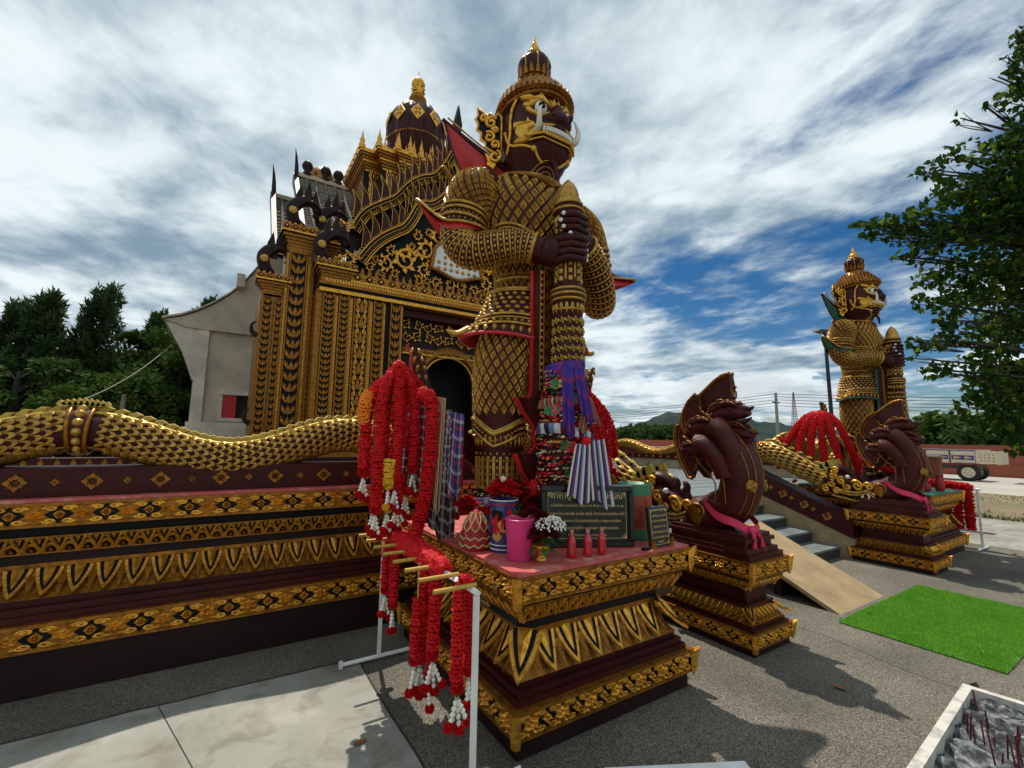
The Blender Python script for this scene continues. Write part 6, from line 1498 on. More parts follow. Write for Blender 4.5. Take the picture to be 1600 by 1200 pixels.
def pom(mb, c, r, mat, n=26):
    c = Vector(c)
    mb.sphere(c, r * .62, mat, 8, 5)
    for i in range(n):
        z = 1 - 2 * (i + .5) / n; a = i * 2.4; q = math.sqrt(1 - z * z); d = Vector((q * math.cos(a), q * math.sin(a), z)); u = d.orthogonal().normalized(); v = d.cross(u)
        b = c + d * r * .5; k = r * .42
        mb.add([b + u * k * .5, b + v * k * .5, b - u * k * .5, b - v * k * .5, c + d * r + u * k + v * k * .3, c + d * r * 1.05 + v * k, c + d * r - u * k + v * -k * .3, c + d * r * 1.05 - v * k], [(0, 1, 5, 4), (1, 2, 6, 5), (2, 3, 7, 6), (3, 0, 4, 7)], mat)
def tassel(o, p, ln=.13, n=3, tip='garland_red', r=.024):
    """strings of white jasmine buds ending in flower heads"""
    p = Vector(p); mb = MB(); tp = MB()
    for k in range(n):
        dx = Vector((.022 * (k - (n - 1) / 2), .014 * ((k * 2) % 3 - 1), 0)); L_ = ln * (.85 + .3 * ((k * 7) % 3) / 2); m = 5
        for i in range(m):
            q = p + dx * (i / m) * 1.4 + Vector((0, 0, -L_ * i / m)); mb.lathe([(.004, 0), (.011, -.006), (.012, -.014), (.005, -.026)], 7, 'jasmine', q)
        pom(tp, p + dx * 1.5 + Vector((0, 0, -L_ - r * .5)), r, tip, 20)
    a = mb.build('jasmine_drop', o, kind='stuff'); b = tp.build('tassel_flower', o, kind='stuff')
GN = [0]
def garland(label, pts, r=.035, mat='garland_red', group=None, tas=None, nt=3, extra=None, smooth=14, cat='garland', base=None):
    pts = catmull(pts, smooth) if len(pts) > 2 else [Vector(pts[0]).lerp(Vector(pts[1]), i / 6) for i in range(7)]
    g = thing('flower_garland', label, cat, tuple(min(pts, key=lambda p: p.z)), group)
    mb = MB(); flower_string(mb, pts, r, mat); mb.build('flower_string', g)
    if tas is not None:
        e = pts[-1] if tas == 1 else Vector(tas); hb = MB(); pom(hb, e + Vector((0, 0, -.005)), r * .95, mat); hb.build('flower_ball', g, kind='stuff'); tassel(g, e + Vector((0, 0, -.03)), .13, nt, mat)
    if extra:
        lf = MB(); e = pts[-1]
        for k in range(3): a = k * 2.1; lf.plate([(0, 0), (.02, .012), (.05, .0), (.02, -.012)], .002, 'leaf_green', lambda p, q, c, a=a: e + Vector((math.cos(a) * p - math.sin(a) * q, math.sin(a) * p + math.cos(a) * q, -.01 - p * .3 + c)))
        lf.build('leaf', g, kind='stuff')
    return g
# --- white rack with gold rods
RX = 1.06
rack = thing('garland_rack', 'white steel rack with gold rods for hanging garlands beside the near pedestal', 'rack', (RX, 2.65, 0), 'garland racks')
def bar(a, b, w, mat, name, par):
    a, b = Vector(a), Vector(b); t = (b - a).normalized(); u = t.orthogonal().normalized() if abs(t.z) < .9 else Vector((1, 0, 0)); v = t.cross(u)
    mb = MB(); mb.rings([[p + (u * i + v * j) * w for i, j in ((-1, -1), (1, -1), (1, 1), (-1, 1))] for p in (a, b)], mat, True, True, False); return mb.build(name, par)
bar((RX, 1.945, .02), (RX, 1.945, .858), .0115, 'white_paint', 'post', rack); bar((RX, 3.39, .04), (RX, 3.39, .858), .0115, 'white_paint', 'post', rack)
bar((RX, 1.932, .872), (RX, 3.403, .872), .0125, 'white_paint', 'top_bar', rack)
for y in (1.945, 3.39): bar((RX - .26, y, .025), (RX + .26, y, .025), .0115, 'white_paint', 'foot', rack); bar((RX - .26, y, .0), (RX - .26, y, .05), .012, 'white_paint', 'foot_cap', rack)
for i in range(8):
    y = 1.99 + .192 * i; o = MB().tube([(RX + .02, y, .893), (RX - .20, y, .893)], .0115, 'brass_rod', 8).build('rod', rack)
GR1 = 'red garlands hung on the white rack'
garland('long red garland hanging from the rack nearest its near post', [(RX + .01, 2.05, .90), (RX - .035, 2.05, .86), (RX - .04, 2.05, .5), (RX - .035, 2.05, .42)], .033, group=GR1, tas=1, nt=4, extra=True)
garland('second red garland pressed against the one nearest the near post', [(RX + .02, 2.10, .90), (RX + .045, 2.10, .84), (RX + .05, 2.10, .5), (RX + .05, 2.10, .46)], .031, group=GR1, tas=1, nt=2)
garland('red garland with white jasmine drops in the middle of the rack, right of three', [(RX + .0, 2.33, .90), (RX - .035, 2.33, .85), (RX - .04, 2.34, .55), (RX - .04, 2.34, .46)], .035, group=GR1, tas=1, nt=4)
garland('red garland in the middle of the rack, between two others', [(RX + .0, 2.46, .90), (RX - .05, 2.46, .85), (RX - .06, 2.46, .6), (RX - .06, 2.46, .40)], .034, group=GR1, tas=1, nt=3)
garland('red garland hung by a thin gold cord in the middle of the rack', [(RX - .09, 2.45, .72), (RX - .095, 2.45, .55), (RX - .095, 2.45, .40)], .030, group=GR1, tas=1, nt=3)
garland('lowest hanging red garland with a single flower tassel', [(RX - .02, 2.40, .6), (RX - .025, 2.40, .4), (RX - .03, 2.40, .32)], .026, group=GR1, tas=1, nt=1)
garland('short red garland near the far end of the rack, with leaves', [(RX, 2.97, .89), (RX - .05, 2.97, .84), (RX - .055, 2.97, .66), (RX - .055, 2.97, .52)], .034, group=GR1, tas=1, nt=2, extra=True)
garland('short dark red garland beside the far post of the rack', [(RX, 3.16, .89), (RX - .04, 3.16, .85), (RX - .045, 3.16, .7), (RX - .045, 3.16, .56)], .036, group=GR1, tas=1, nt=3)
garland('thick red garland lying along the top bar of the rack', [(RX - .01, 3.30, .895), (RX - .015, 3.0, .905), (RX - .02, 2.7, .90), (RX - .02, 2.45, .905), (RX - .01, 2.28, .89)], .050, group=GR1)
garland('second red garland lying along the top bar behind the thick one', [(RX + .055, 3.28, .885), (RX + .06, 2.95, .895), (RX + .055, 2.62, .89), (RX + .03, 2.40, .885)], .045, group=GR1)
MB().tube([(RX - .09, 2.45, .90), (RX - .09, 2.45, .71)], .006, 'brass_rod', 5).build('gold_cord', rack)
# --- big bunch on the giant's left-hand robe tail
GB1 = 'garlands heaped on the robe tail of the near giant'
tx, ty = 1.02, 3.20
heads = [(-.20, .02, 1.36, 'outermost left red garland of the big bunch, with a jasmine drop'), (-.13, -.06, 1.12, 'second red garland from the left in the big bunch'), (-.07, .02, 1.44, 'third red garland from the left in the big bunch'), (-.01, -.07, 1.28, 'red garland at the front middle of the big bunch'), (.06, .0, 1.52, 'red garland right of the middle in the big bunch'), (.12, -.05, 1.38, 'second red garland from the right in the big bunch'), (.19, .02, 1.50, 'outermost right red garland of the big bunch')]
for i, (dx, dy, zb, lb) in enumerate(heads):
    garland(lb, [(tx + .02, ty, 2.10 - .02 * abs(i - 3)), (tx + dx * .55, ty + dy - .05, 2.08 - .05 * abs(i - 3) * .8), (tx + dx * .95, ty + dy - .07, 1.90 - .03 * abs(i - 3)), (tx + dx, ty + dy - .08, 1.65), (tx + dx, ty + dy - .08, zb)], .042, group=GB1, tas=1, nt=3)
for dx, dy, z0, z1, lb, nt in ((-.13, -.09, 1.46, 1.14, 'lower left red garland tied under the big bunch', 3), (-.04, -.10, 1.30, 1.12, 'lower middle red garland tied under the big bunch', 3), (.03, -.10, 1.34, 1.15, 'lower right red garland tied under the big bunch', 4), (.10, -.06, 1.40, 1.22, 'short red string with a jasmine drop at the right of the big bunch', 3)):
    garland(lb, [(tx + dx, ty + dy, z0), (tx + dx + .005, ty + dy, (z0 + z1) / 2), (tx + dx, ty + dy, z1)], .034, group=GB1, tas=1, nt=nt)
garland('small yellow marigold garland among the red ones', [(tx - .06, ty - .16, 1.44), (tx - .065, ty - .165, 1.36), (tx - .06, ty - .16, 1.28)], .038, 'garland_yellow', tas=1, nt=2)
garland('bright orange marigold garland on the left of the big bunch', [(tx - .19, ty - .06, 1.90), (tx - .215, ty - .07, 1.83), (tx - .225, ty - .07, 1.74), (tx - .21, ty - .07, 1.68)], .045, 'garland_orange')
garland('very long thick red garland hanging from the bunch to the rack', [(1.17, 3.05, 1.90), (1.20, 2.98, 1.885), (1.22, 2.95, 1.78), (1.21, 2.94, 1.5), (1.19, 2.95, 1.2), (1.15, 2.97, .98), (1.10, 2.95, .90)], .050, smooth=24)
garland('red garland draped from the bunch along the robe tail to the right', [(tx + .05, ty - .03, 2.08), (tx + .14, ty - .04, 2.0), (tx + .22, ty - .05, 1.90), (tx + .28, ty - .05, 1.82)], .042)
garland('dark red garland hanging beside the checked cloths', [(1.49, 3.1, 1.66), (1.50, 3.08, 1.5), (1.50, 3.08, 1.32), (1.49, 3.08, 1.18)], .035, 'garland_red', tas=1, nt=2)
# --- cloth
def drape(label, A, B, ln, mat, amp=.02, nf=4, flare=1.6, lean=(0, 0, 0), nrm=(-.56, -.83, 0), cat='cloth', group=None, nu=26, nv=18, par=None, name='hanging_cloth', th=.0):
    A, B, lean, nrm = Vector(A), Vector(B), Vector(lean), Vector(nrm); mb = MB(); rows = []; uv = []
    mid = (A + B) / 2
    for j in range(nv + 1):
        v = j / nv; row = []
        for i in range(nu + 1):
            u = i / nu; p = A.lerp(B, u); p = mid + (p - mid) * (1 + (flare - 1) * v ** .8)
            p = p + Vector((0, 0, -ln * v * (1 - .10 * math.sin(u * 5 + 1)))) + lean * v + nrm * (amp * (.35 + v) * (math.sin(2 * PI * nf * u + 1.3 * v) + .4 * math.sin(2 * PI * nf * 2.3 * u + 2)))
            row.append(p); uv.append((u, v))
        rows.append(row)
    mb.rings(rows, mat, False, False); mb.uv = uv
    if par is not None: return mb.build(name, par)
    return mb.build(name, label=label, cat=cat, group=group)
CG = 'checked cloths hung beside the bunch of garlands'
drape('maroon and white checked cloth hanging behind the long thick garland', (1.10, 3.10, 1.84), (1.26, 3.05, 1.84), .62, 'plaid_maroon', .022, 3, 1.3, (-.02, 0, 0), group=CG)
drape('pale tan striped cloth beside the long thick garland', (1.255, 2.96, 1.88), (1.315, 2.93, 1.87), .74, 'stripe_tan', .012, 2, 1.3, (-.03, 0, 0), group=CG)
drape('red and white small-checked cloth at the centre of the hanging cloths', (1.29, 3.0, 1.80), (1.38, 2.96, 1.79), .50, 'plaid_maroon', .014, 2, 1.5, (-.03, 0, 0), group=CG)
drape('blue checked cloth falling over the robe tail', (1.345, 2.98, 1.79), (1.455, 2.92, 1.76), .56, 'plaid_blue', .016, 2, 1.25, (-.03, 0, 0), group=CG)
drape('dark checked cloth hanging lowest under the blue one', (1.23, 3.02, 1.52), (1.43, 2.95, 1.48), .58, 'plaid_dark', .024, 4, 1.1, (-.02, 0, 0), group=CG)
drape('thin reddish cloth strip dangling below the checked cloths', (1.38, 3.06, 1.15), (1.43, 3.05, 1.15), .34, 'stripe_tan', .010, 2, .9, (0, 0, 0), group=CG)
# --- bead strings round the club and the giant's ankle
def bead_wrap(name, label, cat, fn, z0, z1, rings, nb, cols, size, par=None):
    mb = {}
    for j in range(rings):
        z = z0 + (z1 - z0) * (j + .5) / rings; ph = random.uniform(0, 6); cset = random.choice(cols)
        for i in range(nb):
            a = 2 * PI * i / nb + ph; r = fn(z) + random.uniform(-.004, .008); c = random.choice(cset)
            p = (r * math.cos(a), r * math.sin(a), z + .012 * math.sin(a * 2 + ph) + random.uniform(-.004, .004)); m = mb.setdefault(c, MB())
            m.rings([[(p[0] * (1 + e) + q * -math.sin(a + .5), p[1] * (1 + e) + q * math.cos(a + .5), p[2] + h) for q, e, h in ((-.4 * w, .0, 0), (0, 0.0, -.5 * w), (.4 * w, 0.0, 0), (0, .0, .5 * w))] for w, s_ in ((size * .2, 0),)] if False else
                    [[(p[0] - math.sin(a) * size * (k - 1) , p[1] + math.cos(a) * size * (k - 1), p[2] + (k - 1) * size * .25)] * 1 for k in range(0)] or [[(p[0] - math.sin(a) * size * t + math.cos(a) * q * g, p[1] + math.cos(a) * size * t + math.sin(a) * q * g, p[2] + h * g + t * size * .35) for q, h in ((size * .5, 0), (0, size * .5), (-size * .5, 0), (0, -size * .5))] for t, g in ((-.9, .15), (-.3, 1), (.3, 1), (.9, .15))], c, True, False, True)
    r = par or thing(name, label, cat, (0, 0, 0))
    for c, m in mb.items(): m.build('bead_row', r, kind='stuff')
    return r
cols = [['garland_red', 'garland_red', 'pink_cloth', 'basket_tan', 'black_paint'], ['garland_red', 'basket_tan', 'jasmine', 'maroon'], ['garland_red', 'pink_cloth', 'black_paint', 'leaf_green'], ['garland_orange', 'garland_red', 'basket_tan', 'black_paint'], ['candle_green', 'garland_red', 'garland_yellow', 'maroon']]
cw = bead_wrap('bead_strings', 'thick wrapping of colourful bead strings round the lower half of the near club', 'bead strings', lambda z: interp([.0, .30, .6, .9, 1.2], [.17, .185, .19, .17, .135], z), .02, 1.19, 56, 50, cols, .016)
inner = MB(); inner.lathe([(.162, .0), (.175, .3), (.18, .6), (.158, .9), (.12, 1.2)], 24, 'maroon'); inner.build('wrapped_core', cw)
fb = MB()
for i in range(26):
    a = random.uniform(-2.9, .3); z = random.uniform(.30, 1.15); r = interp([.0, .30, .6, .9, 1.2], [.18, .195, .20, .18, .145], z); c = Vector((r * math.cos(a), r * math.sin(a), z)); mt = random.choice(['garland_yellow', 'leaf_green', 'candle_green', 'pink_cloth', 'garland_red'])
    n_ = Vector((math.cos(a), math.sin(a), .2)); u = Vector((-math.sin(a), math.cos(a), 0)); v = n_.cross(u)
    for k in range(5):
        q = 2 * PI * k / 5; d = u * math.cos(q) + v * math.sin(q); s_ = u * -math.sin(q) + v * math.cos(q); fb.add([c, c + d * .028 + s_ * .016 + n_ * .012, c + d * .045 + n_ * .006, c + d * .028 - s_ * .016 + n_ * .012], [(0, 1, 2, 3)], mt)
fb.build('paper_flower', cw, kind='stuff'); cw.location = (2.03 + CX, 3.0 + CY, .905)
aw = bead_wrap('ankle_beads', 'dark red and black bead strings round the ankle of the near giant', 'bead strings', lambda z: .20, .16, .30, 6, 44, [['garland_red', 'black_paint', 'basket_tan'], ['maroon', 'garland_red', 'jasmine', 'leaf_green']], .014); aw.location = (2.03 - .25, 3.0, .905)
# cloths tied round the club
def wrap_band(par, cx, cy, r, z, h, mat, tilt=0.0):
    mb = MB(); n_ = 40; rows = []; uv = []
    for j in range(6):
        v = j / 5; row = []
        for i in range(n_ + 1):
            a = 2 * PI * i / n_; rr = r * (1 + .03 * math.sin(3 * a + 5 * v) + .05 * math.sin(PI * v)); row.append((cx + rr * math.cos(a), cy + rr * math.sin(a), z + h * (v - .5) + tilt * math.cos(a) + .01 * math.sin(2 * a))); uv.append((i / n_ * 3, v))
        rows.append(row)
    mb.rings(rows, mat, False, False); mb.uv = uv; return mb.build('band', par)
ccx, ccy = 2.03 + CX, 3.0 + CY
vw = (-.63, -.77, 0)
pc1 = thing('purple_cloth', 'purple and blue checked cloth knotted round the upper bead wrapping of the club', 'cloth', (ccx, ccy, 1.75))
wrap_band(pc1, ccx, ccy, .142, 2.10, .10, 'stripe_purple', .03)
kx = Vector((ccx - .062, ccy - .150, 2.09)); k_ = MB(); k_.sphere(kx, .038, 'purple_cloth', 10, 7); k_.build('knot', pc1)
drape(None, kx + Vector((-.075, .015, -.0)), kx + Vector((.0, -.03, .01)), .46, 'stripe_purple', .012, 2, .95, (-.03, -.05, 0), vw, par=pc1, name='tail'); drape(None, kx + Vector((.0, -.025, .0)), kx + Vector((.075, -.04, .0)), .36, 'stripe_purple', .010, 2, 1.3, (.04, -.05, 0), vw, par=pc1, name='tail')
wc1 = thing('striped_cloth', 'white and maroon striped cloth tied low on the near club, ends spreading right', 'cloth', (ccx, ccy, 1.2))
wrap_band(wc1, ccx, ccy, .198, 1.63, .07, 'stripe_white', -.035)
kx = Vector((ccx + .005, ccy - .225, 1.58)); k_ = MB(); k_.sphere(kx, .036, 'garland_red', 10, 7); k_.build('knot', wc1)
drape(None, kx + Vector((-.075, .02, -.02)), kx + Vector((.015, -.03, -.01)), .36, 'stripe_white', .010, 2, 1.5, (-.07, -.03, 0), vw, par=wc1, name='tail'); drape(None, kx + Vector((.0, -.025, .0)), kx + Vector((.115, -.06, .02)), .42, 'stripe_white', .012, 2, 1.35, (.03, -.03, 0), vw, par=wc1, name='tail')
mc1 = thing('banded_cloth', 'multicoloured striped cloth bow between the two larger cloths on the club', 'cloth', (ccx, ccy, 1.6))
wrap_band(mc1, ccx, ccy, .185, 1.86, .06, 'stripe_multi', .02)
drape(None, (ccx + .02, ccy - .19, 1.86), (ccx + .07, ccy - .19, 1.87), .22, 'stripe_multi', .01, 2, 1.6, (-.06, -.02, 0), vw, par=mc1, name='tail'); drape(None, (ccx + .07, ccy - .19, 1.86), (ccx + .12, ccy - .17, 1.87), .17, 'stripe_multi', .01, 2, 1.6, (.10, .03, 0), vw, par=mc1, name='tail')
# garlands behind, on the right-hand robe tail
GB2 = 'garlands on the right robe tail of the near giant'
for i, (dx, zb, lb) in enumerate(((-.09, 1.22, 'left red garland hanging behind the cloth-wrapped club'), (-.02, 1.16, 'second red garland hanging behind the cloth-wrapped club'), (.06, 1.20, 'third red garland behind the cloth-wrapped club'), (.13, 1.30, 'fourth red garland behind the club, edged with white buds'), (.20, 1.46, 'rightmost red garland behind the cloth-wrapped club'))):
    garland(lb, [(2.86, 3.22, 2.06), (2.90 + dx * .6, 3.18, 2.04 - .03 * i), (2.92 + dx, 3.15, 1.86 - .02 * i), (2.93 + dx * 1.15, 3.13, 1.6), (2.93 + dx * 1.15, 3.12, zb)], .040, group=GB2, tas=1, nt=3)
garland('bright red garland leaning across between the giant\'s leg and robe', [(1.93, 2.66, 1.32), (1.86, 2.62, 1.24), (1.79, 2.58, 1.16)], .045)
# --- offerings on the pedestal top (z = .898)
TZ = .8995
def on(name, label, cat, x, y, group=None): return thing(name, label, cat, (x, y, TZ), group)
b = on('offering_basket', 'small red woven pineapple-shaped basket at the left of the pedestal top', 'basket', 1.40, 2.60)
mb = MB(); mb.lathe([(.085, 0), (.092, .02), (.098, .05), (.092, .085), (.08, .105)], 20, 'basket_red', (1.40, 2.60, TZ)); mb.lathe([(.080, .10), (.082, .13), (.062, .18), (.03, .222), (.008, .24)], 16, 'basket_red', (1.40, 2.60, TZ)); bo = mb.build('basket_body', b)
w = MB()
for k in range(4): w.tube([(1.40 + (.099 - .002 * k) * math.cos(a), 2.60 + (.099 - .002 * k) * math.sin(a), TZ + .03 + .022 * k + .008 * math.sin(a * 11 + k * 3)) for a in np.linspace(0, 2 * PI, 67)[:-1]], .006, 'basket_tan' if k % 2 == 0 else 'basket_red', 5, closed=True)
for s in (1, -1):
    for k in range(9): w.tube([(1.40 + r * 1.03 * math.cos(2 * PI * k / 9 + s * q), 2.60 + r * 1.03 * math.sin(2 * PI * k / 9 + s * q), TZ + z) for r, z, q in ((.082, .11, 0), (.083, .135, .25), (.063, .18, .55), (.031, .222, .8))], .0045, 'basket_tan', 4)
w.build('woven_strip', b, kind='stuff')
b = on('tall_vase', 'tall dark blue painted vase of red flowers behind the pink cup', 'vase', 1.525, 2.47)
mb = MB(); mb.lathe([(.078, 0), (.082, .02), (.084, .28), (.088, .30), (.090, .315), (.080, .315), (.078, .28)], 28, 'blue_vase', (1.525, 2.47, TZ)); vo = mb.build('vase_body', b)
for z, r, m_ in ((.312, .090, 'white_paint'), (.285, .0865, 'garland_red'), (.02, .083, 'white_paint'), (.045, .083, 'white_paint')): MB().tube([(1.525 + r * math.cos(a), 2.47 + r * math.sin(a), TZ + z) for a in np.linspace(0, 2 * PI, 33)[:-1]], .0035, m_, 5, closed=True).build('painted_line', vo)
mb = MB()
for i in range(16):
    a = -PI * .55 + .9 * math.sin(i * 2.3); z = .08 + .011 * i; d = Vector((math.cos(a), math.sin(a), 0)); u = Vector((-d.y, d.x, 0)); c = Vector((1.525, 2.47, TZ + z)) + d * .0835; s_ = .020 + .01 * ((i * 5) % 3)
    o = [(s_ * math.cos(q) * (1 + .3 * math.sin(3 * q + i)), s_ * math.sin(q) * (1 + .25 * math.cos(2 * q + i))) for q in np.linspace(0, 2 * PI, 10)[:-1]]
    mb.plate(o, .002, ('garland_red', 'basket_tan', 'brass_rod', 'black_paint', 'leaf_green')[i % 5], lambda p, q, c_, c=c, u=u, d=d: c + u * p + Vector((0, 0, q)) + d * (c_ - .0))
mb.build('painted_figure', vo, kind='stuff')
def rose(mb, c, r, mat, n=16):
    c = Vector(c)
    for i in range(n):
        f = i / n; a = i * 2.4; tilt = .25 + 1.0 * f; d = Vector((math.cos(a) * math.sin(tilt), math.sin(a) * math.sin(tilt), math.cos(tilt))); u = Vector((-math.sin(a), math.cos(a), 0)); v = d.cross(u); b0 = c + Vector((0, 0, -r * .3)); e = b0 + d * r * (.75 + .45 * f); w_ = r * (.28 + .30 * f)
        mb.add([b0, e - u * w_ - v * .0, e - u * w_ * .6 + d * r * .22, e + d * r * .30 + v * -r * .08, e + u * w_ * .6 + d * r * .22, e + u * w_], [(0, 1, 2, 3), (0, 3, 4, 5)], mat)
fl = MB()
for i in range(11):
    a = i * 2.4; q = math.sqrt(i / 11); rose(fl, (1.525 + .085 * q * math.cos(a), 2.47 + .085 * q * math.sin(a), TZ + .345 + .075 * (1 - q * q)), .045, 'garland_red')
fl.build('red_flower', b, kind='stuff'); mb = MB(); pom(mb, (1.50, 2.44, TZ + .44), .018, 'jasmine', 16); mb.build('white_flower', b)
b = MB(); b.lathe([(.062, .0), (.066, .004), (.085, .225), (.088, .228), (.086, .232), (.081, .226), (.064, .012), (.001, .012)], 28, 'pink_plastic', (1.50, 2.25, TZ), caps=False); b.build('pink_cup', label='plain bright pink plastic tumbler in front of the blue vase', cat='cup')
b = on('flower_bowl', 'gold footed bowl of dark roses and tiny white flowers', 'flower bowl', 1.60, 2.17)
mb = MB(); mb.lathe([(.034, 0), (.037, .006), (.030, .016), (.022, .022), (.026, .034), (.030, .042), (.026, .05), (.045, .066), (.052, .082), (.050, .088), (.040, .080)], 24, 'gold', (1.60, 2.17, TZ)); mb.build('bowl', b)
fl = MB()
for i in range(13):
    a = i * 2.4; q = math.sqrt(i / 13); rose(fl, (1.60 + .10 * q * math.cos(a), 2.17 + .10 * q * math.sin(a), TZ + .13 + .07 * (1 - q)), .036, 'petal_dark')
for c in ((1.53, 2.25, TZ + .24), (1.60, 2.26, TZ + .26), (1.66, 2.24, TZ + .23)): rose(fl, c, .042, 'petal_dark')
fl.build('dark_rose', b, kind='stuff')
wf_ = MB()
for i in range(150):
    a = random.uniform(0, 6.28); q = random.random() ** .5; c = Vector((1.64 + .095 * q * math.cos(a), 2.13 + .085 * q * math.sin(a), TZ + .19 + .05 * (1 - q * q) + random.uniform(-.02, .015))); wf_.sphere(c, random.uniform(.005, .008), 'jasmine', 5, 3)
wf_.build('white_spray', b, kind='stuff')
lv = MB()
for i in range(26):
    a = random.uniform(0, 6.28); l = random.uniform(.05, .09); p0 = Vector((1.60 + .07 * math.cos(a), 2.18 + .07 * math.sin(a), TZ + random.uniform(.07, .22))); d = Vector((math.cos(a), math.sin(a), random.uniform(-.6, .7))).normalized(); u = d.cross(Vector((0, 0, 1))).normalized()
    lv.add([p0, p0 + d * l * .45 + u * l * .26, p0 + d * l + Vector((0, 0, -.01)), p0 + d * l * .45 - u * l * .26], [(0, 1, 2), (0, 2, 3)], 'leaf_green')
lv.build('leaf', b, kind='stuff')
# rose bush in the shade behind the plaque
b = on('rose_bunch', 'mass of dark red artificial roses in the shade behind the plaque', 'flowers', 1.70, 2.62)
fl, fl2 = MB(), MB()
for i in range(30):
    rose(fl if i % 3 else fl2, (1.70 + random.uniform(-.17, .18), 2.60 + random.uniform(-.10, .10), TZ + .15 + random.uniform(0, .27)), random.uniform(.035, .05), 'petal_red' if i % 3 else 'petal_dark')
for i in range(12): rose(fl, (1.42 + random.uniform(-.06, .10), 2.74 + random.uniform(-.05, .05), TZ + .17 + random.uniform(0, .12)), .042, 'petal_red')
fl.build('red_rose', b, kind='stuff'); fl2.build('dark_rose', b, kind='stuff')
lv = MB()
for i in range(50):
    a = random.uniform(0, 6.28); l = random.uniform(.05, .10); p0 = Vector((1.68 + random.uniform(-.2, .2), 2.60 + random.uniform(-.1, .1), TZ + random.uniform(.0, .40))); d = Vector((math.cos(a), math.sin(a), random.uniform(-.2, .9))).normalized(); u = d.cross(Vector((0, 0, 1))).normalized()
    lv.add([p0, p0 + d * l * .45 + u * l * .22, p0 + d * l, p0 + d * l * .45 - u * l * .22], [(0, 1, 2), (0, 2, 3)], 'leaf_green')
for i in range(14): x, y = 1.62 + .02 * i - .1, 2.58 + .02 * (i % 5); lv.tube([(1.66, 2.58, TZ), (x, y, TZ + .25)], .004, 'leaf_green', 4)
lv.build('leaf', b, kind='stuff')
pcl = thing('blue_cloth', 'blue and red checked cloth wrapped round the ankle of the near giant', 'cloth', (1.78, 3.0, 1.1))
wrap_band(pcl, 1.78, 2.99, .215, 1.13, .10, 'plaid_blue', .02); drape(None, (1.55, 2.86, 1.12), (1.74, 2.76, 1.15), .17, 'plaid_blue', .012, 2, 1.05, (0, -.03, 0), vw, par=pcl, name='tail')
# plaques
def plaque(name, label, x0, x1, y, z0, z1, lean, lines, frame, par_cat='plaque', rot=0.0):
    r = thing(name, label, par_cat, ((x0 + x1) / 2, y, z0))
    xm = (x0 + x1) / 2; cr_, sr_ = math.cos(rot), math.sin(rot)
    def T(a, b, c):
        p, q = a - xm, lean * (b - z0) - c
        return (xm + p * cr_ - q * sr_, y + p * sr_ + q * cr_, b)
    m = frame; MB().plate([(x0, z0), (x1, z0), (x1, z1), (x0, z1)], .022, 'black_stone', T, bevel=.004).build('slab', r)
    if m > .02:
        f = MB()
        for a, b, c, d in ((x0, z0, x1, z0 + m), (x0, z1 - m, x1, z1), (x0, z0 + m, x0 + m, z1 - m), (x1 - m, z0 + m, x1, z1 - m)): f.plate([(a, b), (c, b), (c, d), (a, d)], .048, 'black_stone', T, bevel=.010)
        f.build('frame', r)
    g = MB(); k = .018 if m > .02 else .012; e = m + .012; ix0, ix1, iz0, iz1 = x0 + e, x1 - e, z0 + e, z1 - e
    nt_ = [(ix0 + k * 2, iz0), (ix1 - k * 2, iz0), (ix1 - k, iz0 + k), (ix1, iz0 + k * 2), (ix1, iz1 - k * 2), (ix1 - k, iz1 - k), (ix1 - k * 2, iz1), (ix0 + k * 2, iz1), (ix0 + k, iz1 - k), (ix0, iz1 - k * 2), (ix0, iz0 + k * 2), (ix0 + k, iz0 + k)]
    g.tube([T(a, b, .024) for a, b in nt_], .0018, 'gilt_letter', 4, closed=True)
    for a, b, sx, sy in ((ix0, iz0, 1, 1), (ix1, iz0, -1, 1), (ix0, iz1, 1, -1), (ix1, iz1, -1, -1)): g.plate([(a, b), (a + sx * k * 1.6, b), (a + sx * k * .8, b + sy * k * .4), (a + sx * k * .4, b + sy * k * .8), (a, b + sy * k * 1.6)], .004, 'gilt_letter', lambda p, q, c: T(p, q, .022 + c))
    g.build('gilt_border', r)
    for txt, sz, zc in lines:
        M = XF(T((x0 + x1) / 2, zc, .0235), (cr_, sr_, 0), (-lean * sr_, lean * cr_, 1), (sr_, -cr_, 0)); text(txt, sz, M, 'gilt_letter', r, 'lettering', .001)
    return r
pl = plaque('large_plaque', 'large black framed plaque of gold Thai prayer lines standing in front of the club', 1.755, 2.385, 2.30, TZ, 1.295, .05, [('คาถาบูชาท้าวเวสสุวรรณ', .052, 1.205), ('นะโมตัสสะ ภะคะวะโต อะระหะโต สัมมาสัมพุทธัสสะ ๓ จบ', .0235, 1.152), ('อะระหะโต มะระณัง สุขะโต พุทโธ ท้าวเวสสุวรรณโณ จะโร', .0235, 1.100), ('อิติปิโส ภะคะวา ท้าวเวสสุวรรณโณ จาตุมะหาราชิกา', .0235, 1.055), ('ยักขะพันตาภัทภูริโต เวสสะพุสะ พุทธัง อะระหัง', .0235, 1.010), ('ท้าวเวสสุวรรณโณ นะโมพุทธายะ', .021, .966)], .040, rot=-R(27))
sp_ = plaque('small_plaque', 'small black plaque of gold Thai lines at the right end of the pedestal', 2.39, 2.585, 2.06, TZ, 1.155, .12, [('คาถาบูชาท้าวเวสสุวรรณ', .0165, 1.128), ('ตะโต โสจะโก ภะคะวะโต', .0165, 1.092), ('อะระหะโต สัมมาสัมพุทธ', .0165, 1.060), ('(เดินจงกรม ๓ จบ)', .0165, 1.024), ('โดย ท้าวเวสสุวรรณ มหา', .0165, .990), ('อะระหัง, ๕ จบใจ ๕ จบ', .0165, .958), ('นะโมพุทธายะ', .012, .930)], .006)
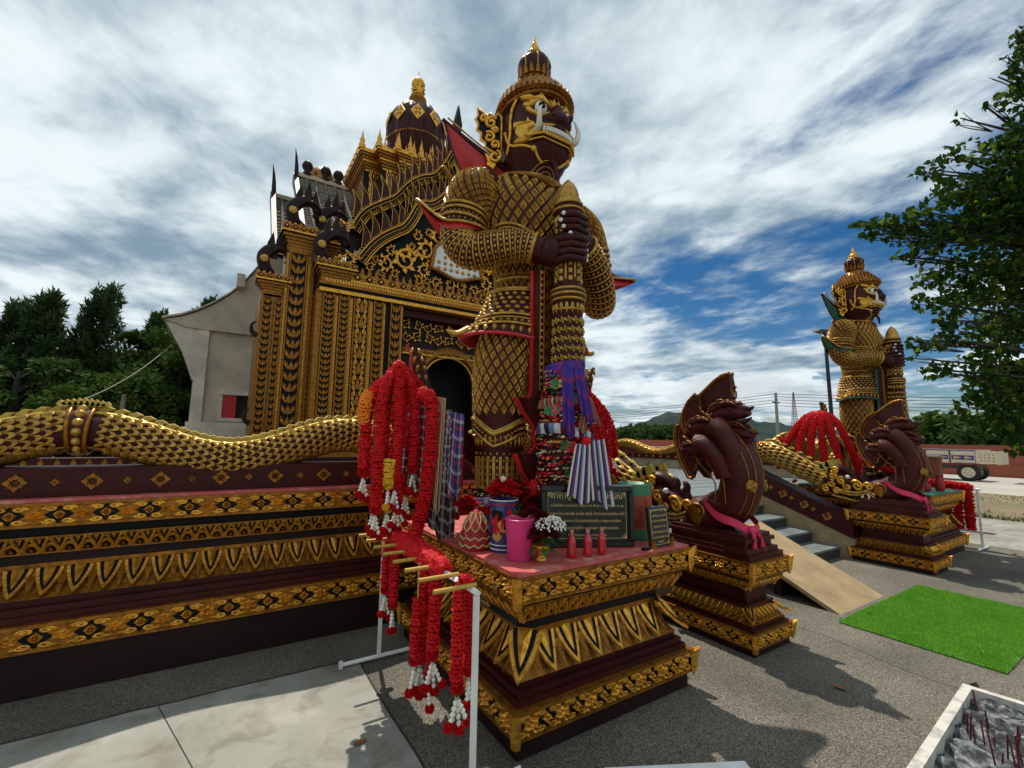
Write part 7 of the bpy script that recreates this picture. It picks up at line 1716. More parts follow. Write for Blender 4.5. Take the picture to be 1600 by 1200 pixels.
MB().plate([(2.38, TZ), (2.44, TZ), (2.42, TZ + .012), (2.395, TZ + .055), (2.388, TZ + .055)], .015, 'gold_dark', lambda a, b, c: (a, 2.035 - c, b)).plate([(2.54, TZ), (2.595, TZ), (2.59, TZ + .055), (2.582, TZ + .055), (2.565, TZ + .012)], .015, 'gold_dark', lambda a, b, c: (a, 2.035 - c, b)).build('plaque_stand', sp_)
b = on('candle_drum', 'green and terracotta painted cylinder between the two plaques', 'candle', 2.555, 2.33)
cdp = [(.118, 0), (.122, .01), (.122, .075)]; X0, Y0 = 2.555, 2.33
MB().lathe([(.118, 0), (.124, .01), (.122, .075)], 32, 'candle_green', (X0, Y0, TZ)).build('green_foot', b); co_ = MB().lathe([(.122, .076), (.124, .305)], 32, 'candle_red', (X0, Y0, TZ)).build('red_body', b)
MB().lathe([(.124, .306), (.125, .375), (.126, .385), (.118, .385), (.112, .37), (.001, .368)], 32, 'candle_green', (X0, Y0, TZ)).build('green_top', b)
mb = MB()
for a, z, s_ in ((-2.55, .22, .05), (-2.05, .18, .06), (-1.7, .25, .04), (-2.3, .12, .035)):
    for k in range(9):
        q = 2 * PI * k / 9; a1 = a + s_ * math.cos(q) / .124; z1 = z + s_ * math.sin(q); mb.tube([(X0 + .1235 * math.cos(a), Y0 + .1235 * math.sin(a), TZ + z), (X0 + .124 * math.cos(a1), Y0 + .124 * math.sin(a1), TZ + z1)], .0025, 'basket_red', 4)
mb.build('flower_relief', co_, kind='stuff')
for x, y, lb in ((1.795, 2.13, 'leftmost of the three small bottles of red drink'), (1.90, 2.105, 'middle one of the three small bottles of red drink'), (2.01, 2.10, 'rightmost of the three small bottles of red drink')):
    b = on('drink_bottle', lb, 'bottle', x, y, 'small bottles of red drink on the pedestal')
    MB().lathe([(.026, 0), (.029, .004), (.029, .03), (.026, .055), (.028, .085), (.024, .105), (.013, .128), (.0125, .137)], 20, 'red_drink', (x, y, TZ)).build('bottle_body', b); MB().lathe([(.0145, .135), (.0145, .158), (.012, .16)], 16, 'cap_metal', (x, y, TZ)).build('cap', b)
MB().box(2.30, 2.02, TZ, 2.36, 2.045, TZ + .014, 'black_paint').build('lighter', label='small black lighter lying before the small plaque', cat='lighter')
# --- the far giant's offerings, cloths, garlands and rack
DX, DY = 7.03, .22
b = thing('bead_strings', 'rust red bead strings round the lower half of the far club', 'bead strings', (9.06 + CX, 3.22 + CY, .9))
fx, fy = 9.06 + CX, 3.22 + CY
mb = MB()
for i in range(900):
    a = random.uniform(0, 6.28); z = random.uniform(.25, 1.0); r = interp([.25, .6, 1.0], [.27, .24, .15], z); d = Vector((math.cos(a), math.sin(a), random.uniform(-.6, .2))); c = Vector((fx + r * .8 * math.cos(a), fy + r * .8 * math.sin(a), .9 + z)); u = d.orthogonal().normalized() * .008
    mb.add([c - u, c + u, c + d * .09 + Vector((0, 0, -.02))], [(0, 1, 2)], random.choice(['garland_red', 'candle_red', 'basket_tan', 'maroon', 'candle_red']))
mb.lathe([(.22, 0), (.21, .5), (.14, 1.0)], 20, 'maroon', (fx, fy, .9)); mb.build('bead_fringe', b, kind='stuff')
pc2 = thing('pale_cloth', 'pale pink and blue cloth knotted round the far club', 'cloth', (fx, fy, 1.8)); wrap_band(pc2, fx, fy, .145, 1.98, .16, 'plaid_maroon', .02); drape(None, (fx + .02, fy - .16, 2.0), (fx + .08, fy - .15, 2.0), .30, 'plaid_blue', .02, 2, 1.8, (-.02, -.06, 0), (-.9, -.3, 0), par=pc2, name='tail')
GF = 'garlands heaped on the robe tail of the far giant'
hx_, hy_ = 8.10, 3.42
for i, (dx, dy, zb, lb) in enumerate(((-.30, -.05, 1.35, 'leftmost red garland of the far heap, spreading wide'), (-.18, -.12, 1.15, 'second red garland from the left in the far heap'), (-.06, -.16, 1.2, 'third red garland from the left in the far heap'), (.06, -.16, 1.12, 'red garland in the middle of the far heap'), (.18, -.14, 1.22, 'red garland right of the middle in the far heap'), (.32, -.10, 1.15, 'rightmost red garland of the far heap'))):
    lx_, ly_ = .39 * dx * 1.7 - .25 + dy, -.92 * dx * 1.7 + dy * .5
    garland(lb, [(hx_, hy_, 2.06), (hx_ + lx_ * .35, hy_ + ly_ * .3, 2.0), (hx_ + lx_ * .7, hy_ + ly_ * .6, 1.75), (hx_ + lx_, hy_ + ly_, zb)], .055, group=GF, tas=1, nt=2)
garland('red garland stretched left from the far heap along the serpent', [(hx_ - .15, hy_ + .2, 1.75), (hx_ - .2, hy_ + .6, 1.6), (hx_ - .25, hy_ + 1.1, 1.52)], .05)
garland('red garland lying low across the far pedestal', [(hx_ + .2, hy_ - .3, 1.38), (hx_ + .5, hy_ - .55, 1.24), (hx_ + .9, hy_ - .75, 1.1)], .05)
def at2(x, y): return x + DX, y + DY
b = thing('framed_plaque', 'dark plaque seen edge-on among the far offerings', 'plaque', (9.25, 2.55, TZ)); MB().box(8.95, 2.56, TZ, 9.55, 2.62, 1.30, 'black_stone').build('slab', b); MB().box(9.02, 2.54, .98, 9.48, 2.558, 1.24, 'plaster').build('paper_panel', b)
MB().lathe([(.11, 0), (.115, .02), (.115, .36), (.105, .37)], 24, 'candle_red', (8.72, 2.50, TZ)).build('tan_cylinder', label='tan round cylinder beside the far dark plaque', cat='candle')
for x, y, lb, h_ in ((8.86, 2.40, 'dark red vase at the left of the far offerings', .16), (9.15, 2.32, 'dark red vase at the right of the far offerings', .24)): 
    MB().lathe([(.04, 0), (.06, .03), (.055, h_ * .6), (.03, h_ * .8), (.045, h_)], 16, 'basket_red', (x, y, TZ)).build('red_vase', label=lb, cat='vase')
b = thing('garland_rack', 'far white rack standing right of the far pedestal', 'rack', (9.98, 2.6, 0), 'garland racks')
bar((9.98, 2.10, .02), (9.98, 2.10, .90), .014, 'white_paint', 'post', b); bar((9.98, 3.5, .02), (9.98, 3.5, .90), .014, 'white_paint', 'post', b); bar((9.98, 2.06, .91), (9.98, 3.54, .91), .014, 'white_paint', 'top_bar', b); bar((9.74, 2.10, .02), (10.22, 2.10, .02), .014, 'white_paint', 'foot', b)
for k in range(2): bar((9.98, 2.12 + .12 * k, .925), (10.2, 2.12 + .12 * k, .925), .011, 'white_paint', 'rod', b)
for k in range(5):
    y = 2.20 + .13 * k; garland(('nearest', 'second', 'third', 'fourth', 'farthest')[k] + ' red garland in the dense row on the far rack', [(9.98, y, .93), (9.95, y, .9), (9.94, y, .6), (9.94, y, .26)], .068, group='garlands in a row on the far rack')
garland('red garland laid over the top bar of the far rack', [(9.97, 2.2, .95), (9.97, 2.5, .965), (9.97, 2.9, .96), (9.97, 3.3, .95)], .055)
# --- incense tray, leaves, white table at the bottom edge
tr = thing('incense_tray', 'weathered white square tray of ash and burnt incense in the lower right corner', 'incense tray', (3.9, .55, 0))
ca, sa = math.cos(R(-18)), math.sin(R(-18)); tox, toy = 3.35, .93
a0 = Vector((4.02, 1.00, 0)); e1 = Vector((-.97, -.06, 0)) * 1.0; e2 = Vector((.03, -.30, 0)) / .30
e1 = Vector((-1, -.07, 0)).normalized(); e2 = Vector((.12, -1, 0)).normalized()
def TT(a, b, z): return a0 + e1 * a + e2 * b + Vector((0, 0, z))
def tbox(a0_, b0_, z0, a1_, b1_, z1, mat, name):
    mb = MB(); q = [(a0_, b0_), (a1_, b0_), (a1_, b1_), (a0_, b1_)]; mb.rings([[TT(a, b, z) for a, b in q] for z in (z0, z1)], mat, True, True, False); return mb.build(name, tr)
tbox(0, 0, .0, 1.3, .045, .115, 'tray_white', 'side'); tbox(0, .045, .0, .045, 1.2, .115, 'tray_white', 'side'); tbox(1.255, .045, 0, 1.3, 1.2, .115, 'tray_white', 'side'); tbox(.045, 1.155, 0, 1.255, 1.2, .115, 'tray_white', 'side')
mb = MB(); n_ = 40; g = [[TT(.045 + 1.21 * i / n_, .045 + 1.11 * j / n_, .055 + .018 * math.sin(i * .9 + j * .4) + random.uniform(-.012, .02)) for i in range(n_ + 1)] for j in range(n_ + 1)]
mb.rings(g, 'ash', False, False, False); mb.build('ash_bed', tr)
for i in range(46):
    a, b_ = random.uniform(.12, .8), random.uniform(.08, .75); h_ = random.uniform(.04, .16); p = TT(a, b_, .05); MB().tube([p, p + Vector((random.uniform(-.02, .02), random.uniform(-.02, .02), h_))], .0042, 'incense', 5).build('incense_stick', tr)
mb = MB(); mb.plate([(0, 0), (.62, 0), (.62, .34), (0, .34)], .018, 'white_paint', lambda a, b, c: (1.99 - a * .887 - b * .46, 1.22 + a * .462 - b * .887, .222 + c), bevel=.004)
wt = thing('white_table', 'corner of a white low table at the bottom edge', 'table', (1.9, 1.3, 0)); mb.build('table_top', wt)
for x, y in ((1.93, 1.20), (1.48, 1.43), (1.80, .96), (1.36, 1.19)): MB().box(x - .015, y - .015, 0, x + .015, y + .015, .222, 'grey_paint').build('leg', wt)
LV = [(4.33, 1.02, 'dark curled fallen leaf near the incense tray', .045), (3.52, 1.48, 'brown fallen leaf lying in the serpent pedestal shadow', .05), (.72, 2.55, 'red brown fallen leaf on the pale concrete slab', .04), (4.1, 2.6, 'largest dry leaf under the beige ramp edge', .05), (4.22, 2.62, 'pale curled dry leaf under the beige ramp edge', .04), (4.35, 2.6, 'rightmost dry leaf under the beige ramp edge', .045), (4.02, 2.7, 'leftmost dry leaf under the beige ramp edge', .04), (5.2, 1.9, 'tiny dark leaf on the green turf', .03)]
for i, (x, y, lb, s_) in enumerate(LV):
    mb = MB(); a = i * 1.7; c_, s2 = math.cos(a), math.sin(a); rows = []
    for v in np.linspace(-1, 1, 7):
        w_ = (1 - abs(v) ** 1.6) * .45 + .02; rows.append([Vector((x + s_ * (v * c_ - u * w_ * s2), y + s_ * (v * s2 + u * w_ * c_), .010 + (.014 if i == 7 else 0) + s_ * (.25 * abs(u) * w_ + .20 * v * v))) for u in (-1, -.5, 0, .5, 1)])
    mb.rings(rows, 'dry_leaf' if i not in (0, 7) else 'black_paint', False, False); mb.build('fallen_leaf', label=lb, cat='leaf', group='dry leaves fallen on the ground')
# ------------------------------------------------------------------ background: trees, hills, truck, poles
def bearing(deg): return Vector((math.sin(R(deg)), math.cos(R(deg)), 0))
def leaves(n, centers, spread, size, elong=1.6, droop=0.3, seed=1, heart=False):
    """n leaf faces scattered about the given centres (numpy): returns verts, faces"""
    g = np.random.default_rng(seed); C = np.asarray(centers); idx = g.integers(0, len(C), n); S = np.asarray(spread)
    if S.ndim == 1: S = np.tile(S, (len(C), 1))
    d = g.normal(size=(n, 3)); d /= np.linalg.norm(d, axis=1)[:, None]; p = C[idx] + d * S[idx] * (g.uniform(.15, 1, (n, 1)) ** .5)
    t = g.normal(size=(n, 3)); t[:, 2] -= droop; t /= np.linalg.norm(t, axis=1)[:, None]; nn = g.normal(size=(n, 3)); nn[:, 2] += .6
    s = np.cross(t, nn); s /= np.linalg.norm(s, axis=1)[:, None]; k = size * g.uniform(.6, 1.25, (n, 1)); L_ = t * k * elong; Wd = s * k * .5; nn = np.cross(s, t)
    if heart:
        V = np.stack([p, p + L_ * .12 + Wd * .75, p + L_ * .42 + Wd * .95 + nn * k * .10, p + L_ * .75 + Wd * .35, p + L_ * 1.05, p + L_ * .75 - Wd * .35, p + L_ * .42 - Wd * .95 + nn * k * .10, p + L_ * .12 - Wd * .75], 1); m = 8
        F = [f for i in range(n) for f in ((8 * i, 8 * i + 1, 8 * i + 2, 8 * i + 3, 8 * i + 4), (8 * i, 8 * i + 4, 8 * i + 5, 8 * i + 6, 8 * i + 7))]
    else:
        V = np.stack([p, p + L_ * .45 + Wd, p + L_, p + L_ * .45 - Wd], 1); F = (np.arange(n)[:, None] * 4 + np.array([[0, 1, 2, 3]])).tolist()
    return V.reshape(-1, 3), F
def leaf_obj(name, parent, VF, mat):
    me = bpy.data.meshes.new(name); me.from_pydata(VF[0].tolist(), [], VF[1]); me.materials.append(MATS[mat]); return obj(name, me, parent, kind='stuff')
def limb(mb, a, b, r0, r1, sag=.0, mat='bark', n=8):
    a, b = Vector(a), Vector(b); m = a.lerp(b, .5) + Vector((random.uniform(-.08, .08), random.uniform(-.08, .08), sag)) * (b - a).length
    c = catmull([a, m, b], 8); mb.tube(c, [r0 + (r1 - r0) * i / 8 for i in range(9)], mat, n)
# --- bodhi tree overhanging from the right
bt = thing('bodhi_tree', 'large dark green heart-leaved tree overhanging the right edge', 'tree', (13.2, .9, 0))
tr_ = MB(); base = Vector((13.2, .9, 0)); tr_.tube(catmull([base, base + Vector((-.1, .1, 1.5)), base + Vector((.05, 0, 3.2)), base + Vector((-.1, .2, 5.5)), base + Vector((0, .1, 8.2))], 14), [.34, .30, .28, .26, .25, .23, .21, .19, .17, .15, .13, .11, .09, .06, .04], 'bark', 12)
CL, SP = [], []
# limb tips (world metres) and the size of the leaf clump on each
LP = [(11.20, 1.33, 7.65, 0.35), (11.61, 1.37, 6.81, 0.50), (11.48, 1.60, 6.55, 0.35), (11.07, 1.16, 8.12, 0.30), (10.87, 1.17, 8.45, 0.16), (11.54, 1.94, 5.70, 0.40), (11.85, 1.55, 6.18, 0.60), (10.43, 3.06, 5.66, 0.30), (10.58, 2.76, 5.77, 0.34), (10.87, 2.54, 5.43, 0.36), (10.72, 2.66, 5.14, 0.26), (10.24, 3.15, 5.77, 0.20), (10.88, 2.18, 6.17, 0.42), (12.07, 2.31, 6.69, 0.38), (10.63, 2.40, 6.63, 0.22), (10.69, 2.17, 6.85, 0.18), (10.87, 1.88, 6.81, 0.30), (11.44, 1.75, 5.78, 0.50), (12.65, 1.83, 6.24, 0.45), (11.21, 2.06, 5.36, 0.50), (12.43, 2.18, 5.79, 0.45), (11.09, 2.42, 4.84, 0.36), (10.98, 2.67, 4.64, 0.26), (10.94, 2.78, 4.29, 0.22), (11.36, 2.35, 4.26, 0.42), (12.61, 2.49, 4.59, 0.38), (11.67, 1.97, 4.58, 0.50), (12.92, 2.07, 4.93, 0.45), (12.07, 1.95, 3.67, 0.55), (13.34, 2.04, 3.94, 0.50), (11.37, 2.40, 3.66, 0.34), (11.13, 2.66, 3.53, 0.26), (10.97, 2.89, 3.47, 0.20), (11.11, 2.65, 2.97, 0.22), (10.96, 2.83, 2.99, 0.15), (11.71, 2.18, 3.06, 0.45), (12.99, 2.30, 3.27, 0.41), (12.09, 1.99, 2.72, 0.60), (13.38, 2.09, 2.89, 0.54), (11.75, 2.33, 2.25, 0.40), (11.92, 2.05, 2.01, 0.42), (13.21, 2.17, 2.12, 0.38), (12.06, 1.86, 1.78, 0.45), (13.36, 1.95, 1.86, 0.41), (11.65, 2.20, 2.59, 0.35), (11.28, 1.43, 6.54, 0.55), (12.47, 1.49, 7.07, 0.50), (12.02, 1.59, 5.02, 0.60), (13.27, 1.66, 5.41, 0.54), (11.78, 1.41, 5.85, 0.60), (12.99, 1.46, 6.31, 0.54), (11.23, 1.30, 7.16, 0.30), (11.09, 1.52, 6.93, 0.22), (10.96, 1.23, 7.70, 0.20), (10.80, 1.28, 7.96, 0.12), (10.63, 1.18, 8.44, 0.12), (10.78, 1.11, 8.23, 0.16), (10.72, 1.46, 7.87, 0.10), (10.62, 1.31, 8.07, 0.08), (10.70, 1.64, 7.44, 0.10), (10.58, 1.94, 7.35, 0.10), (12.25, 1.19, 5.78, 0.90), (13.48, 1.21, 6.22, 0.81), (12.67, 1.45, 4.14, 1.10), (13.94, 1.49, 4.44, 0.99), (12.88, 1.54, 2.50, 1.00), (14.17, 1.59, 2.65, 0.90), (12.92, 0.96, 5.02, 1.30), (14.17, 0.96, 5.38, 1.17), (10.43, 2.93, 5.46, 0.20), (10.47, 2.83, 5.71, 0.24), (10.03, 3.43, 5.80, 0.12), (10.14, 3.32, 5.62, 0.13), (10.13, 3.35, 5.89, 0.08), (10.52, 3.00, 5.15, 0.12), (10.88, 2.98, 3.21, 0.10), (10.82, 2.99, 3.57, 0.10), (11.19, 2.51, 3.90, 0.20), (10.67, 2.59, 5.92, 0.16), (10.48, 2.58, 6.61, 0.10), (11.36, 2.14, 4.81, 0.40), (11.16, 1.91, 6.13, 0.45), (12.36, 2.01, 6.64, 0.41), (10.95, 2.33, 5.64, 0.34)]
for x, y, z, s in LP: CL.append((x, y, z)); SP.append((s, s, s * .8))
for c, s in zip(CL, SP):
    c = Vector(c); h = max(1.6, min(7.8, c.z - .6 * (c - base).xy.length * .35)); limb(tr_, base + Vector((0, .05, h)), c, .05, .010, .04, n=6)
    for k in range(3): limb(tr_, c.lerp(base + Vector((0, 0, h)), .25), c + Vector((random.uniform(-1, 1) * s[0], random.uniform(-1, 1) * s[1], random.uniform(-.8, .8) * s[2])), .012, .004, 0, n=5)
    tw = c + Vector((random.uniform(-1, 1) * s[0], random.uniform(-1, 1) * s[1], random.uniform(-.7, .7) * s[2])); limb(tr_, c, tw, .006, .002, 0, n=4)
tr_.build('trunk', bt)
wts = np.array([s[0] ** 2 for s in SP]); reps = np.maximum(1, (wts / wts.min() * 1.2).astype(int)); Cx = np.repeat(np.array(CL), reps, 0); Sx = np.repeat(np.array(SP), reps, 0)
leaf_obj('crown', bt, leaves(12000, Cx, Sx, .100, 1.25, .9, 3, True), 'leaf_bodhi'); leaf_obj('young_leaves', bt, leaves(1800, Cx, Sx * 1.02, .10, 1.25, .9, 4, True), 'leaf_bodhi_new')
# --- casuarinas and broad trees beyond the hall on the left
def conifer(x, y, h, r, label, seed, lean=0.3):
    t = thing('casuarina_tree', label, 'tree', (x, y, 0), 'feathery trees on the left'); mb = MB(); g = random.Random(seed)
    mb.tube(catmull([(x, y, 0), (x + .1, y, h * .4), (x + lean * .3, y, h * .75), (x + lean, y, h)], 10), [.22 * (1 - i / 11) + .02 for i in range(11)], 'bark', 8); cs, ss = [], []
    for i in range(40):
        z = h * (.12 + .84 * (i / 40)); q = r * (1.05 - z / h) ** .85 + .06; a = i * 2.4 + g.uniform(-.4, .4); l = q * g.uniform(.55, 1.1)
        b = Vector((x + lean * (z / h) ** 2 + l * math.cos(a), y + l * math.sin(a), z + l * .35)); mb.tube([(x + lean * (z / h) ** 2, y, z - .1), tuple(b)], [.035, .008], 'bark', 4)
        for k in (.5, .9, 1.2): cs.append((x + lean * (z / h) ** 2 + l * k * math.cos(a) + .12 * k, y + l * k * math.sin(a), z + l * .55 * k)); ss.append((.15, .15, .42))
    mb.build('trunk', t); leaf_obj('crown', t, leaves(9500, cs, np.array(ss) * (h / 7.5), .07, 4.4, -1.3, seed), 'needle_dark'); 
def broad(x, y, h, r, label, seed, mat='leaf_dark', n=9000, group='leafy trees on the left', size=.125):
    t = thing('broadleaf_tree', label, 'tree', (x, y, 0), group); mb = MB(); g = random.Random(seed); cs, ss = [], []
    mb.tube(catmull([(x, y, 0), (x + .1, y, h * .3), (x - .1, y, h * .55), (x, y, h * .85)], 8), [.22 - .02 * i for i in range(9)], 'bark', 7)
    for i in range(30):
        z = h * g.uniform(.22, .95); q = r * math.sqrt(max(.1, 1 - ((z / h - .55) / .5) ** 2)); a = g.uniform(0, 6.28); l = q * g.uniform(.35, 1.0); c = (x + l * math.cos(a), y + l * math.sin(a), z); cs.append(c); k = r * g.uniform(.20, .42); ss.append((k, k, k * .75))
        mb.tube([(x, y, max(.3, z - l * .7)), c], [.05, .01], 'bark', 4)
    mb.build('trunk', t); leaf_obj('crown', t, leaves(n, cs, ss, size, 1.6, .2, seed), mat)
conifer(-7.6, 25.5, 6.7, 1.7, 'leftmost feathery casuarina at the frame edge', 11); conifer(-6.75, 24.5, 7.0, 1.4, 'tall feathery casuarina, second from the left', 12, .5); conifer(-5.35, 25, 7.7, 1.4, 'tallest feathery casuarina leaning right', 13, .7); conifer(-3.6, 26.5, 7.2, 1.0, 'slim feathery casuarina in the middle of the left trees', 14, .6); conifer(-2.0, 27, 8.4, 1.1, 'feathery casuarina tip rising beside the hall eave', 15, .9); conifer(-9.4, 24, 7.4, 1.5, 'casuarina at the far left, partly out of frame', 16)
broad(-4.4, 27, 5.6, 1.9, 'rounded leafy tree behind the slim casuarina', 21); broad(-2.9, 26, 6.4, 1.8, 'leafy olive green tree next to the white hall', 22); broad(-6.2, 22.5, 4.3, 2.0, 'low bushy tree with bright lower leaves', 23, 'leaf_far'); broad(-3.2, 22.5, 4.6, 1.9, 'low dark bushy tree in front of the tall ones', 24); broad(-8.2, 22, 4.4, 2.0, 'low bush at the far left edge', 25, 'leaf_far'); broad(-1.7, 23.5, 5.0, 1.6, 'dense dark shrub beside the hall wall', 26); broad(-4.6, 21.8, 3.4, 1.6, 'lowest shrub above the serpent back', 27); broad(-2.4, 21.0, 3.2, 1.4, 'small shrub beside the wooden pole', 28); broad(-7.3, 28, 5.2, 2.2, 'dense leafy tree between the two leftmost casuarinas', 29); broad(-5.5, 29, 5.6, 2.3, 'dense leafy tree behind the tallest casuarina', 30)
mb = MB(); mb.tube([(-2.05, 13.5, 0), (-2.0, 13.5, 2.45)], [.055, .045], 'wood_pole', 8); mb.build('wooden_pole', label='short pale wooden pole behind the golden serpent', cat='pole')
mb = MB(); A_, B_ = Vector((-1.62, 17.9, 4.4)), Vector((-2.9, 12.0, 1.9)); mb.tube([A_.lerp(B_, i / 16) + Vector((0, 0, -.25 * math.sin(PI * i / 16))) for i in range(17)], .012, 'concrete_pole', 5); mb.build('service_wire', label='thin pale wire sloping down from the hall eave', cat='wire')
# --- tufts of grass on the dirt verge
g_ = np.random.default_rng(5); n = 9000; gx = np.where(g_.random(n) < .5, 14.2 + np.abs(g_.normal(0, .35, n)), g_.uniform(14.2, 21.4, n)); gy = g_.uniform(-3, 14, n)
cl_m = (np.sin(gx * 1.7 + np.sin(gy * .9) * 2) + np.sin(gy * 2.3 + gx * .6)) > -.2; gx, gy = gx[cl_m], gy[cl_m]; n = len(gx); a_ = g_.uniform(0, 6.28, n); h_ = g_.uniform(.02, .08, n); V = np.empty((n, 3, 3)); w_ = .012
V[:, 0] = np.stack([gx + w_ * np.cos(a_), gy + w_ * np.sin(a_), np.full(n, -.006)], 1); V[:, 1] = np.stack([gx - w_ * np.cos(a_), gy - w_ * np.sin(a_), np.full(n, -.006)], 1); V[:, 2] = np.stack([gx + g_.uniform(-.05, .05, n), gy + g_.uniform(-.05, .05, n), h_], 1)
me = bpy.data.meshes.new('verge_grass'); me.from_pydata(V.reshape(-1, 3).tolist(), [], np.arange(n * 3).reshape(-1, 3).tolist()); me.materials.append(MATS['leaf_far']); obj('verge_grass', me, label='thin grass tufts growing along the dirt verge', cat='grass', kind='stuff')
# --- far tree line, hills, field trees
k = 0
DESC = ['round', 'broad', 'tall', 'low', 'dense', 'pale', 'bushy', 'dark']; 
for i, (az, h, r) in enumerate(((46.53, 5.0, 4.2), (47.67, 6.0, 4.2), (48.65, 6.6, 4.4), (49.70, 5.6, 4.2), (50.65, 6.6, 4.4), (51.67, 5.8, 4.2), (52.54, 6.2, 4.2), (53.54, 5.0, 4.0))):
    d = bearing(az); D = 150 + 9 * ((i * 7) % 3); x, y = d.x * D, d.y * D
    broad(x, y, h, r, DESC[i] + ' green tree %s in the distant row under the hill' % ('at the left end', 'second from the left', 'third from the left', 'left of the middle', 'right of the middle', 'third from the right', 'second from the right', 'at the right end')[i], 40 + i, 'leaf_far', 2200, 'distant trees under the hill', .6)
for i, (az, D, h, r, lb) in enumerate(((65.57, 90, 4.2, 2.2, 'small round distant tree right of the utility pole'), (76.52, 62, 4.6, 2.6, 'round green tree behind the truck bed'), (75.45, 70, 3.2, 2.2, 'small distant tree left of the round one behind the truck'), (78.75, 60, 3.6, 2.4, 'low tree behind the right end of the truck'), (79.71, 58, 4.0, 3.0, 'low dark tree under the heart-leaved tree'), (80.81, 55, 4.2, 3.0, 'low dark tree at the right frame edge'))):
    d = bearing(az); broad(d.x * D, d.y * D, h, r, lb, 60 + i, 'leaf_far' if i != 1 else 'leaf_dark', 1800, 'distant trees behind the truck', .5)
d = bearing(78.00); pmx, pmy = d.x * 58, d.y * 58
pt = thing('palm_tree', 'small distant palm between the trees behind the truck', 'tree', (pmx, pmy, 0)); MB().tube([(pmx, pmy, 0), (pmx + .1, pmy, 2), (pmx, pmy, 3.2)], [.22, .16, .13], 'bark', 7).build('trunk', pt)
mb = MB()
for i in range(16):
    a = i * 2.4; el = .9 - .09 * i; pts = [Vector((pmx + l * math.cos(a) * math.cos(el), pmy + l * math.sin(a) * math.cos(el), 3.2 + l * math.sin(el) - .22 * l * l)) for l in np.linspace(0, 2.0, 7)]
    for q in range(6):
        s = Vector((-math.sin(a), math.cos(a), 0)) * .28 * (1 - q / 7); mb.add([pts[q] , pts[q + 1], pts[q + 1] + s + Vector((0, 0, -.2)), pts[q] + s + Vector((0, 0, -.2))], [(0, 1, 2, 3)], 'leaf_far'); mb.add([pts[q], pts[q + 1], pts[q + 1] - s + Vector((0, 0, -.2)), pts[q] - s + Vector((0, 0, -.2))], [(3, 2, 1, 0)], 'leaf_far')
mb.build('frond', pt, kind='stuff')
hm = MB(); rows = []; n_ = 150
for j in range(10):
    v = j / 9; row = []
    for i in range(n_ + 1):
        px = 700 + 1000 * i / n_; d = bearing(32.6 + math.degrees(math.atan((px - 800) / 700)))
        hgt = 30 * math.exp(-((px - 1035) / 66) ** 2) + 18 * math.exp(-((px - 1105) / 70) ** 2) + 20 * math.exp(-((px - 1180) / 70) ** 2) + 15 * math.exp(-((px - 1280) / 70) ** 2) + 8 * math.exp(-((px - 1420) / 120) ** 2) + 1.6 * math.sin(px * .11) + 1.0 * math.sin(px * .29 + 1)
        D = 560 + 340 * v; row.append((d.x * D, d.y * D, max(-1, hgt * 1.35 * math.sin(PI * min(1, v * 1.0) * .5) ** .8 * (1 + .10 * math.sin(px * .07 + v * 9) * (1 - v))) - 1))
    rows.append(row)
hm.rings(rows, 'hill_green', False, False); structure('hills', hm)
# --- poles and wires
d = bearing(63.13); ux, uy = d.x * 46, d.y * 46
up_ = thing('utility_pole', 'slender concrete power pole standing left of the lattice tower', 'pole', (ux, uy, 0)); MB().tube([(ux, uy, 0), (ux, uy, 5.9)], [.16, .12], 'concrete_pole', 8).build('pole_shaft', up_)
MB().box(ux - .6, uy - .05, 5.0, ux + .6, uy + .05, 5.1, 'steel_dark').build('crossarm', up_)
d2_ = bearing(64.78); lx, ly = d2_.x * 230, d2_.y * 230
lt = thing('lattice_tower', 'far red and white lattice radio tower on the horizon', 'tower', (lx, ly, 0)); mb = MB(); H_ = 23.0
for z in range(0, 20):
    w0, w1 = 1.5 - .068 * z, 1.5 - .068 * (z + 1); z0, z1 = H_ * z / 20, H_ * (z + 1) / 20; c0 = [(lx + sx * w0, ly + sy * w0, z0) for sx, sy in ((-1, -1), (1, -1), (1, 1), (-1, 1))]; c1 = [(lx + sx * w1, ly + sy * w1, z1) for sx, sy in ((-1, -1), (1, -1), (1, 1), (-1, 1))]
    m_ = 'steel_dark' if (z // 4) % 2 == 0 else 'tv_red'
    for q in range(4): mb.tube([c0[q], c1[q]], .09, m_, 4); mb.tube([c0[q], c1[(q + 1) % 4]], .06, m_, 4); mb.tube([c1[q], c1[(q + 1) % 4]], .06, m_, 4)
mb.build('lattice', lt, kind='stuff')
mb = MB(); dv = Vector((-d.y, d.x, 0))
for z, o_ in ((5.75, -.5), (5.6, .5), (5.25, -.3), (5.05, .3), (4.75, 0)):
    for sgn in (1, -1):
        e = Vector((ux, uy, z)) + d * o_ + dv * sgn * 46 + d * (14 if sgn > 0 else -4); a = Vector((ux, uy, z)) + d * o_; mb.tube([a.lerp(e, i / 14) + Vector((0, 0, -1.1 * math.sin(PI * i / 14))) for i in range(15)], .022, 'steel_dark', 4)
mb.build('power_lines', label='power lines running both ways from the concrete pole', cat='power lines', kind='stuff')
sl = thing('street_lamp', 'purple grey street lamp with flat head behind the far giant', 'street lamp', (14.9, 6.0, 0)); MB().tube([(14.95, 6, 0), (14.86, 6, 3.0), (14.80, 6, 4.82)], [.06, .055, .045], 'steel_dark', 8).build('lamp_post', sl)
MB().plate([(-.42, 0), (-.30, .07), (.08, .09), (.12, -.02), (-.1, -.04)], .16, 'steel_dark', lambda a, b, c: (14.80 + a * .9, 6.08 - c - a * .2, 4.84 + b), bevel=.01).build('lamp_head', sl)
